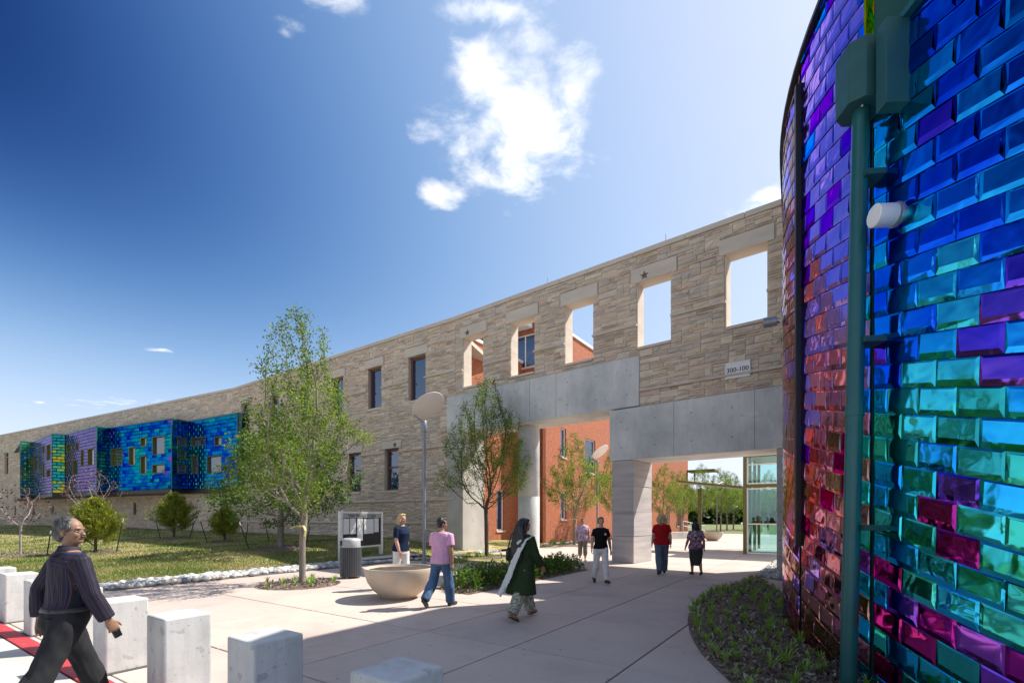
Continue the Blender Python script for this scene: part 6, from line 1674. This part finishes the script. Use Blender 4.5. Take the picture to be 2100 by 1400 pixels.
    def build(s, root):
        p = s.p; vox = p.get('vox', 0.0085); g = G()
        s.torso(g); 
        for sd in 'LR':
            s.leg(g, sd); s.arm(g, sd); s.hand(g, sd, p.get('curl' + sd, 0.45)); j = s.j
            g.tube([j['heel' + sd], j['ank' + sd] * 0.5 + j['ball' + sd] * 0.5, j['ball' + sd], j['toe' + sd]], [0.036, 0.040, 0.036, 0.022], 10)
        s.head(g)
        for v_i, v in enumerate(g.v): pass
        me = remeshed(g, vox, 3); s.put('body', me, p['skin'], root)
        M = s.headM(); M3 = M.to_3x3()
        for sg in (-1, 1):
            e = G(); e.ball(M @ V3(sg * 0.031, 0.083, 0.136), (0.0125, 0.006, 0.0065), M3, 10, 6); s.gput('eye', e, 'eye_dark', root)
            e = G(); e.ball(M @ V3(sg * 0.032, 0.089, 0.156), (0.019, 0.005, 0.0035), M3, 10, 6); s.gput('eyebrow', e, p.get('brow', p['hair']), root)
        e = G(); e.ball(M @ V3(0, 0.094, 0.078), (0.020, 0.006, 0.006), M3, 10, 6); s.gput('mouth', e, 'lip', root)
    def put(s, name, me, mat, root, smooth=True):
        me.transform(Matrix.Scale(s.k, 4)); o = finish(name, me, mat, root, smooth); return o
    def gput(s, name, g, mat, root, smooth=True, bevel=0):
        me = bpy.data.meshes.new(name); me.from_pydata(g.v, [], g.f); me.transform(Matrix.Scale(s.k, 4)); return finish(name, me, mat, root, smooth, bevel=bevel)
    def cloth(s, name, g, mat, root, vox=0.010, wr=0.006, sm=3, seed=0.0, wsc=(9, 9, 5)): return s.put(name, remeshed(g, vox, sm, wr, wsc, seed), mat, root)
    def shoes(s, root, mat='shoe_dark', sandal=False):
        j = s.j
        for sd in 'LR':
            g = G(); up_ = (j['ank' + sd] - j['heel' + sd]).normalized()
            if sandal:
                g.tube([j['heel' + sd] - V3(0, 0, 0.028), j['ball' + sd] - V3(0, 0, 0.028), j['toe' + sd] - V3(0, 0, 0.020) ], [(0.040, 0.013), (0.048, 0.012), (0.030, 0.010)], 12, side=(1, 0, 0)); g.tube([j['ball' + sd] + V3(-0.045, 0, -0.01), j['ball' + sd] + V3(0, 0, 0.032), j['ball' + sd] + V3(0.045, 0, -0.01)], [0.012] * 3, 6)
            else:
                g.tube([j['heel' + sd] - up_ * 0.0, j['heel' + sd] * 0.5 + j['ball' + sd] * 0.5 + up_ * 0.018, j['ball' + sd] + up_ * 0.006, j['toe' + sd] + V3(0, 0, 0.004), j['toe' + sd] + (j['toe' + sd] - j['ball' + sd]) * 0.35], [0.043, 0.047, 0.046, 0.034, 0.014], 12); g.ball(j['heel' + sd] + up_ * 0.02, (0.040, 0.045, 0.045))
            me = remeshed(g, 0.008, 3); s.put('sandal' if sandal else 'shoe', me, mat, root)
    def hairG(s, style):
        g = G(); M = s.headM(); M3 = M.to_3x3(); B = lambda c, r: g.ball(M @ V3(*c), r, M3, 16, 10)
        B((0, -0.020 if style != 'combed' else -0.018, 0.172), (0.083, 0.092, 0.088)); B((0, -0.045, 0.135), (0.076, 0.066, 0.085))
        if style == 'combed': B((0, -0.075, 0.105), (0.062, 0.045, 0.055)); B((0, -0.03, 0.195), (0.078, 0.088, 0.072)); B((-0.066, 0.020, 0.165), (0.014, 0.028, 0.030)); B((0.066, 0.020, 0.165), (0.014, 0.028, 0.030))
        if style == 'short': B((0, 0.030, 0.225), (0.066, 0.055, 0.035)); B((-0.065, 0.01, 0.16), (0.018, 0.03, 0.05)); B((0.065, 0.01, 0.16), (0.018, 0.03, 0.05))
        if style in ('bob', 'curly'):
            w = 0.018 if style == 'bob' else 0.045
            for sg in (-1, 1): g.tube([M @ V3(sg * 0.05, 0.035, 0.235), M @ V3(sg * (0.076 + w * 0.4), 0.015, 0.16), M @ V3(sg * (0.078 + w), 0.0, 0.08), M @ V3(sg * (0.066 + w), -0.01, 0.0)], [0.030, 0.034, 0.036, 0.022], 10)
            B((0, -0.070, 0.09), (0.085 + w, 0.055, 0.11)); B((0, 0.03, 0.235), (0.07, 0.06, 0.03))
            if style == 'curly':
                rg = random.Random(4)
                for k in range(46): a = rg.uniform(0, 6.28); B((0.115 * math.cos(a) * rg.uniform(.5, 1), -0.055 + 0.07 * math.sin(a), rg.uniform(-0.06, 0.22)), rg.uniform(0.02, 0.036))
        if style == 'long':
            B((0, 0.012, 0.215), (0.074, 0.075, 0.042))
            for k in range(7):
                x = (k - 3) * 0.028; g.tube([M @ V3(x * 0.8, -0.06, 0.20), M @ V3(x * 1.1, -0.098, 0.10), s.tw(V3(x * 1.35, -0.135, 0.48)), s.tw(V3(x * 1.4, -0.155, 0.32)), s.tw(V3(x * 1.1 + 0.01 * math.sin(k * 2), -0.150, 0.16 - 0.03 * abs(k - 3)))], [0.035, 0.040, 0.036, 0.034, 0.012], 10)
            for sg in (-1, 1): g.tube([M @ V3(sg * 0.05, 0.02, 0.225), M @ V3(sg * 0.085, -0.01, 0.13), M @ V3(sg * 0.09, -0.045, 0.02), s.tw(V3(sg * 0.10, -0.09, 0.42))], [0.028, 0.030, 0.032, 0.028], 10)
        if style == 'tied': B((0, 0.02, 0.215), (0.072, 0.070, 0.042)); B((-0.066, 0, 0.15), (0.018, 0.04, 0.05)); B((0.066, 0, 0.15), (0.018, 0.04, 0.05)); B((0.03, -0.10, 0.13), (0.035, 0.04, 0.06))
        if style == 'dark_bob':
            for sg in (-1, 1): g.tube([M @ V3(sg * 0.05, 0.03, 0.23), M @ V3(sg * 0.088, 0.01, 0.14), M @ V3(sg * 0.10, -0.01, 0.03), s.tw(V3(sg * 0.10, -0.05, 0.50))], [0.030, 0.036, 0.038, 0.028], 10)
            B((0, -0.065, 0.07), (0.105, 0.060, 0.13)); B((0, -0.075, -0.04), (0.10, 0.05, 0.06))
        return g
    def hair(s, root, style, mat, wr=0.006): return s.put('hair', remeshed(s.hairG(style), 0.007, 2, wr, (26, 26, 9), 2.0), mat, root)

def person(label, loc, head_dir, p):
    rz = math.atan2(-head_dir[0], head_dir[1]); t = thing('person', label, 'person', loc, None, rz); b = Body(p); b.build(t)
    return t, b
def shirt(b, root, mat, sleeve=0.62, hem=-0.06, inf=0.020, name='shirt', baggy=0.012, flare=0.0, wr=0.006, seed=0.0, vox=0.010, top=0.535):
    g = G(); b.torso(g, inf, hem, top, flare)
    for sd in 'LR': b.arm(g, sd, inf * 0.75, sleeve, baggy)
    return b.cloth(name, g, mat, root, vox, wr, seed=seed)
def trousers(b, root, mat, end=0.98, inf=0.014, baggy=0.010, name='trousers', top=0.0, wr=0.007, seed=3.0, vox=0.010):
    g = G(); b.torso(g, inf, -0.12, top)
    for sd in 'LR': b.leg(g, sd, inf, end, baggy)
    return b.cloth(name, g, mat, root, vox, wr, seed=seed)

# --- man in the striped shirt, walking along the kerb
t, b = person('man in dark striped shirt and charcoal trousers walking past the bollards in front', Vector((-3.53, 3.82, 0.0)), (0.42, 0.91),
              dict(h=1.66, bulk=0.99, belly=0.03, skin='skin_brown', hair='hair_grey', vox=0.0062, curlL=0.30, curlR=1.0, pose=dict(thR=-24, knR=12, ftR=18, thL=24, knL=6, ftL=-8, arR=9, elR=16, abR=13, arL=-16, elL=16, abL=27, inL=15, yaw=58, pitch=-2, lean=4)))
b.hair(t, 'combed', 'hair_grey', 0.007); b.shoes(t)
sh = shirt(b, t, 'cloth_stripe', 1.93, 0.058, 0.013, baggy=0.012, wr=0.008, vox=0.0085)
me = sh.data; n = len(me.vertices); co = np.empty(n * 3); me.vertices.foreach_get('co', co); co = co.reshape(-1, 3) / b.k; su = np.zeros(n)
def segd(P, a, c):
    a, c = np.array(a), np.array(c); ab = c - a; f = np.clip(((P - a) @ ab) / (ab @ ab), 0, 1); return np.linalg.norm(P - (a + f[:, None] * ab), axis=1)
su[:] = co[:, 0]
yoke = co[:, 2] > b.hz + 0.415; su[yoke] = co[yoke, 2] + co[yoke, 0] * 0.15
for sd, sg in (('L', -1), ('R', 1)):
    A_, E_, W_ = b.j['sh' + sd], b.j['el' + sd], b.j['wr' + sd]
    d1 = segd(co, A_, E_); d2 = segd(co, E_, W_); m_ = (np.minimum(d1, d2) < 0.095) & (co[:, 0] * sg > b.sw - 0.035) & ((co[:, 0] * sg > b.sw + 0.01) | (co[:, 2] < A_.z))
    for (a, c, mm) in ((A_, E_, m_ & (d1 <= d2)), (E_, W_, m_ & (d1 > d2))):
        d = (c - a).normalized(); x = V3(1, 0, 0); x = (x - d * x.dot(d)).normalized(); y = d.cross(x); rel = co[mm] - np.array(a); su[mm] = np.arctan2(rel @ np.array(y), rel @ np.array(x)) * 0.068
at_ = me.attributes.new('su', 'FLOAT', 'POINT'); at_.data.foreach_set('value', su)
g = G(); b.torso(g, 0.024, 0.505, 0.56); 
g = G(); nb = b.tw(V3(0, -0.014, 0.55)); g.tube([b.tw(V3(0, -0.012, 0.500)), b.tw(V3(0, -0.012, 0.535)), b.tw(V3(0, -0.010, 0.578))], [0.108, 0.082, 0.068], 20); col_ = b.gput('collar', g, 'cloth_stripe', t)
at_ = col_.data.attributes.new('su', 'FLOAT', 'POINT'); at_.data.foreach_set('value', [v.co.z for v in col_.data.vertices])
trousers(b, t, 'cloth_charcoal', 0.99, 0.016, 0.020, wr=0.012, vox=0.009, top=0.085)
g = G(); b.torso(g, 0.020, 0.056, 0.090); b.gput('belt', g, 'shoe_dark', t)
g = G(); sec_loft(g, [(b.tw(V3(0.075, -0.138, 0.005)), 0.05, 0.006), (b.tw(V3(0.075, -0.138, 0.013)), 0.05, 0.006)], 10); b.gput('pocket', g, 'cloth_black', t)
M = b.headM(); M3 = M.to_3x3(); g = G(); g.ball(M @ V3(0, 0.100, 0.092), (0.027, 0.009, 0.009), M3, 12, 6); b.gput('moustache', g, 'hair_grey', t)
gl = G()
for sg in (-1, 1):
    gl.tube([M @ V3(sg * 0.034 + 0.024 * math.cos(k * 0.524), 0.108, 0.132 + 0.018 * math.sin(k * 0.524)) for k in range(13)], 0.0011, 5); gl.tube([M @ V3(sg * 0.058, 0.106, 0.138), M @ V3(sg * 0.078, 0.05, 0.142), M @ V3(sg * 0.080, -0.005, 0.138)], 0.0016, 5)
gl.tube([M @ V3(-0.011, 0.109, 0.136), M @ V3(0.011, 0.109, 0.136)], 0.0016, 5); b.gput('glasses', gl, 'gold_wire', t)
w, d = b.j['wrR'], b.j['hdR']; ph = thing('mobile_phone', 'black phone held in the striped man\'s right hand', 'phone', (0, 0, 0))
hp = (Matrix.Translation(t.location) @ Matrix.Rotation(t.rotation_euler.z, 4, 'Z')) @ ((w + d * 0.125 + V3(-0.028, 0.012, 0)) * b.k); ph.location = hp; ph.rotation_euler = (R(25), R(10), t.rotation_euler.z)
g = G(); g.axes((-0.012, -0.028, -0.048), (0.024, 0, 0), (0, 0.056, 0), (0, 0, 0.096)); g.build('case', 'phone', ph, bevel=0.006, local=True)
g = G(); g.axes((-0.0135, -0.022, -0.03), (0.0012, 0, 0), (0, 0.044, 0), (0, 0, 0.07)); g.build('screen', 'eye_dark', ph, local=True)

# --- blond woman in navy behind the planter
t, b = person('blond woman in navy polo and white trousers behind the bowl planter', Vector((-2.52, 11.0, 0)), (0.86, -0.5), dict(h=1.68, bulk=1.10, fem=True, skin='skin_fair', hair='hair_blond', pose=dict(thL=8, thR=-8, knR=8, arL=-6, arR=8, elL=14, elR=14, yaw=-8, abL=9, abR=9)))
b.hair(t, 'bob', 'hair_blond', 0.008); b.shoes(t); shirt(b, t, 'cloth_navy', 0.72, -0.05, 0.022, seed=1.0); trousers(b, t, 'cloth_white')
g = G(); g.ball(b.tw(V3(-0.07, 0.142, 0.37)), (0.022, 0.006, 0.022)); b.gput('chest_emblem', g, 'cloth_white', t)
# --- man in pink
t, b = person('dark haired man in pink T-shirt and blue jeans walking beside the planter', gp(905, 1243), (0.42, 0.90), dict(h=1.61, bulk=1.06, skin='skin_tan', hair='hair_black', pose=dict(thL=-17, knL=24, ftL=38, thR=14, knR=4, arL=10, arR=-6, elL=20, elR=12, yaw=32, pitch=2, abR=9, abL=8)))
b.hair(t, 'short', 'hair_black', 0.007); b.shoes(t); shirt(b, t, 'cloth_pink', 0.66, -0.07, 0.032, baggy=0.02, seed=2.0, wr=0.009)
shirt(b, t, 'cloth_ltgreen', 0.3, -0.095, 0.020, name='undershirt', seed=2.3, top=0.3); trousers(b, t, 'denim', 1.02, 0.006, 0.030, wr=0.012, top=-0.04)
# --- woman in the long green tunic
t, b = person('woman in dark green tunic, white scarf and patterned trousers walking across the plaza', gp(1073, 1268), (0.74, 0.67), dict(h=1.60, bulk=1.06, fem=True, skin='skin_tan', hair='hair_black', vox=0.0075, pose=dict(thL=21, knL=5, ftL=-6, thR=-19, knR=12, ftR=24, arL=-14, arR=16, elL=14, elR=18, yaw=18, lean=3, abR=9)))
b.hair(t, 'long', 'hair_black', 0.008); b.shoes(t, 'shoe_dark', True)
g = G(); b.torso(g, 0.020, -0.05, 0.535)
sec_loft(g, [(b.tw(V3(0, -0.035, -0.47)), 0.285, 0.225), (b.tw(V3(0, -0.03, -0.30)), 0.262, 0.20), (b.tw(V3(0, -0.01, -0.12)), 0.225, 0.165), (b.tw(V3(0, 0, 0.0)), 0.198, 0.145), (b.tw(V3(0, 0, 0.12)), 0.165, 0.13)], 28)
for sd in 'LR': b.arm(g, sd, 0.020, 1.9, 0.012)
b.cloth('tunic', g, 'cloth_green', t, 0.010, 0.010, seed=4.0); trousers(b, t, 'print_shalwar', 0.99, 0.004, 0.040, wr=0.012, top=-0.07)
def ribbon(b, name, pts, wv, mat, root, th=0.012, wr=0.014):
    g = G(); g.tube([p for p, _ in pts], [(w_, th) for _, w_ in pts], 16, side=tuple(wv)); return b.cloth(name, g, mat, root, 0.009, wr, seed=6.0, wsc=(16, 16, 7))
ribbon(b, 'scarf', [(b.tw(V3(-0.12, 0.06, 0.47)), 0.05), (b.tw(V3(-0.10, -0.03, 0.555)), 0.06), (b.tw(V3(-0.02, -0.12, 0.50)), 0.07), (b.tw(V3(0.09, -0.175, 0.40)), 0.075)], (1, 0.2, 0.6), 'cloth_scarf', t)
ribbon(b, 'scarf_end', [(b.tw(V3(0.155, 0.03, 0.515)), 0.055), (b.tw(V3(0.15, -0.12, 0.44)), 0.07), (b.tw(V3(0.09, -0.195, 0.26)), 0.07), (b.tw(V3(0.01, -0.235, 0.05)), 0.075), (b.tw(V3(-0.05, -0.275, -0.16)), 0.085), (b.tw(V3(-0.10, -0.345, -0.36)), 0.085)], (1, 0.1, 0.45), 'cloth_scarf', t)
ribbon(b, 'scarf_fringe', [(b.tw(V3(-0.10, -0.345, -0.35)), 0.08), (b.tw(V3(-0.13, -0.38, -0.44)), 0.07), (b.tw(V3(-0.15, -0.40, -0.50)), 0.05)], (1, 0.1, 0.45), 'cloth_scarf', t, 0.008, 0.02)
hb = thing('handbag', 'dark shoulder bag at the left side of the woman in green', 'handbag', (0, 0, 0)); Mx = Matrix.Translation(t.location) @ Matrix.Rotation(t.rotation_euler.z, 4, 'Z'); hb.location = Mx @ (b.tw(V3(-0.26, -0.05, 0.20)) * b.k); hb.rotation_euler = (0, 0, t.rotation_euler.z)
g = G(); g.tube([(0, 0, -0.12), (0, 0, -0.10), (0, 0, 0.06), (0, 0, 0.10)], [(0.03, 0.09), (0.05, 0.12), (0.045, 0.11), (0.02, 0.08)], 16, side=(1, 0, 0)); g.build('pouch', 'shoe_dark', hb, smooth=True, local=True)
g = G(); g.tube([(0.0, -0.07, 0.08), (0.05, -0.05, 0.30), (0.06, 0.0, 0.34), (0.05, 0.05, 0.30), (0, 0.07, 0.08)], 0.010, 8); g.build('strap', 'shoe_dark', hb, smooth=True, local=True)
# --- white haired man behind the column
t, b = person('white haired man in beige shirt looking out from behind the round column', Vector((0.95, 23.4, 0)), (0.25, -0.97), dict(h=1.74, bulk=1.1, belly=0.04, skin='skin_fair', hair='hair_white', pose=dict(thL=10, thR=-8, knR=10, elL=20, elR=20)))
b.hair(t, 'short', 'hair_white'); b.shoes(t); shirt(b, t, 'cloth_beige', 0.8, -0.06, 0.022); trousers(b, t, 'denim')
# --- woman in floral blouse facing us
t, b = person('short haired woman in pink floral blouse and khaki capris facing us by the courtyard tree', gp(1195, 1149), (-0.12, -1), dict(h=1.56, bulk=1.18, fem=True, skin='skin_fair', hair='hair_brown', pose=dict(thL=6, thR=-7, knR=8, elL=16, elR=16, abL=16, abR=16)))
b.hair(t, 'short', 'hair_brown'); b.shoes(t, 'shoe_dark', True); shirt(b, t, 'print_floral', 0.75, -0.12, 0.030, flare=0.12); trousers(b, t, 'cloth_khaki', 0.55, 0.016, 0.012)
# --- woman in black polo walking towards us
t, b = person('woman in black polo and pale trousers walking towards us left of the pillar', gp(1232, 1196), (0.12, -1), dict(h=1.60, bulk=1.0, fem=True, skin='skin_fair', hair='hair_brown', pose=dict(thL=15, knL=4, ftL=-6, thR=-12, knR=16, ftR=24, arL=-14, arR=18, elL=12, elR=12, abL=18, abR=20, pitch=-4)))
b.hair(t, 'tied', 'hair_brown'); b.shoes(t); shirt(b, t, 'cloth_black', 0.62, -0.02, 0.020); trousers(b, t, 'cloth_white', 1.0, 0.014, 0.012)
g = G(); g.ball(b.tw(V3(-0.075, 0.145, 0.37)), (0.03, 0.008, 0.03)); b.gput('chest_emblem', g, 'cloth_white', t)
# --- woman in red
t, b = person('curly blond woman in red top and blue jeans walking away right of the pillar', gp(1357, 1177), (0.10, 1), dict(h=1.67, bulk=1.16, fem=True, skin='skin_fair', hair='hair_blond', pose=dict(thL=-12, knL=6, ftL=14, thR=13, knR=6, arL=8, arR=-10, elL=14, elR=16, abL=12, abR=13)))
b.hair(t, 'curly', 'hair_blond', 0.012); b.shoes(t); shirt(b, t, 'cloth_red', 0.66, -0.07, 0.026); trousers(b, t, 'denim_dull', 1.02, 0.016, 0.022)
# --- woman in print blouse and skirt
t, b = person('woman in print blouse and dark long skirt walking away at the right portal', gp(1427, 1178), (0.04, 1), dict(h=1.47, bulk=1.14, fem=True, skin='skin_tan', hair='hair_black', pose=dict(thL=8, knL=10, thR=-8, knR=14, ftR=14, arL=8, arR=-8, elL=18, elR=18, abL=16, abR=16)))
b.hair(t, 'dark_bob', 'hair_black', 0.010); b.shoes(t); shirt(b, t, 'print_blouse', 0.75, -0.08, 0.026, flare=0.1)
g = G(); sec_loft(g, [(b.tw(V3(0, 0, -0.62)), 0.165, 0.165), (b.tw(V3(0, 0, -0.35)), 0.20, 0.165), (b.tw(V3(0, -0.01, -0.08)), 0.222, 0.165), (b.tw(V3(0, 0, 0.08)), 0.18, 0.135)], 24); b.cloth('skirt', g, 'cloth_olive', t, 0.010, 0.010, seed=8)
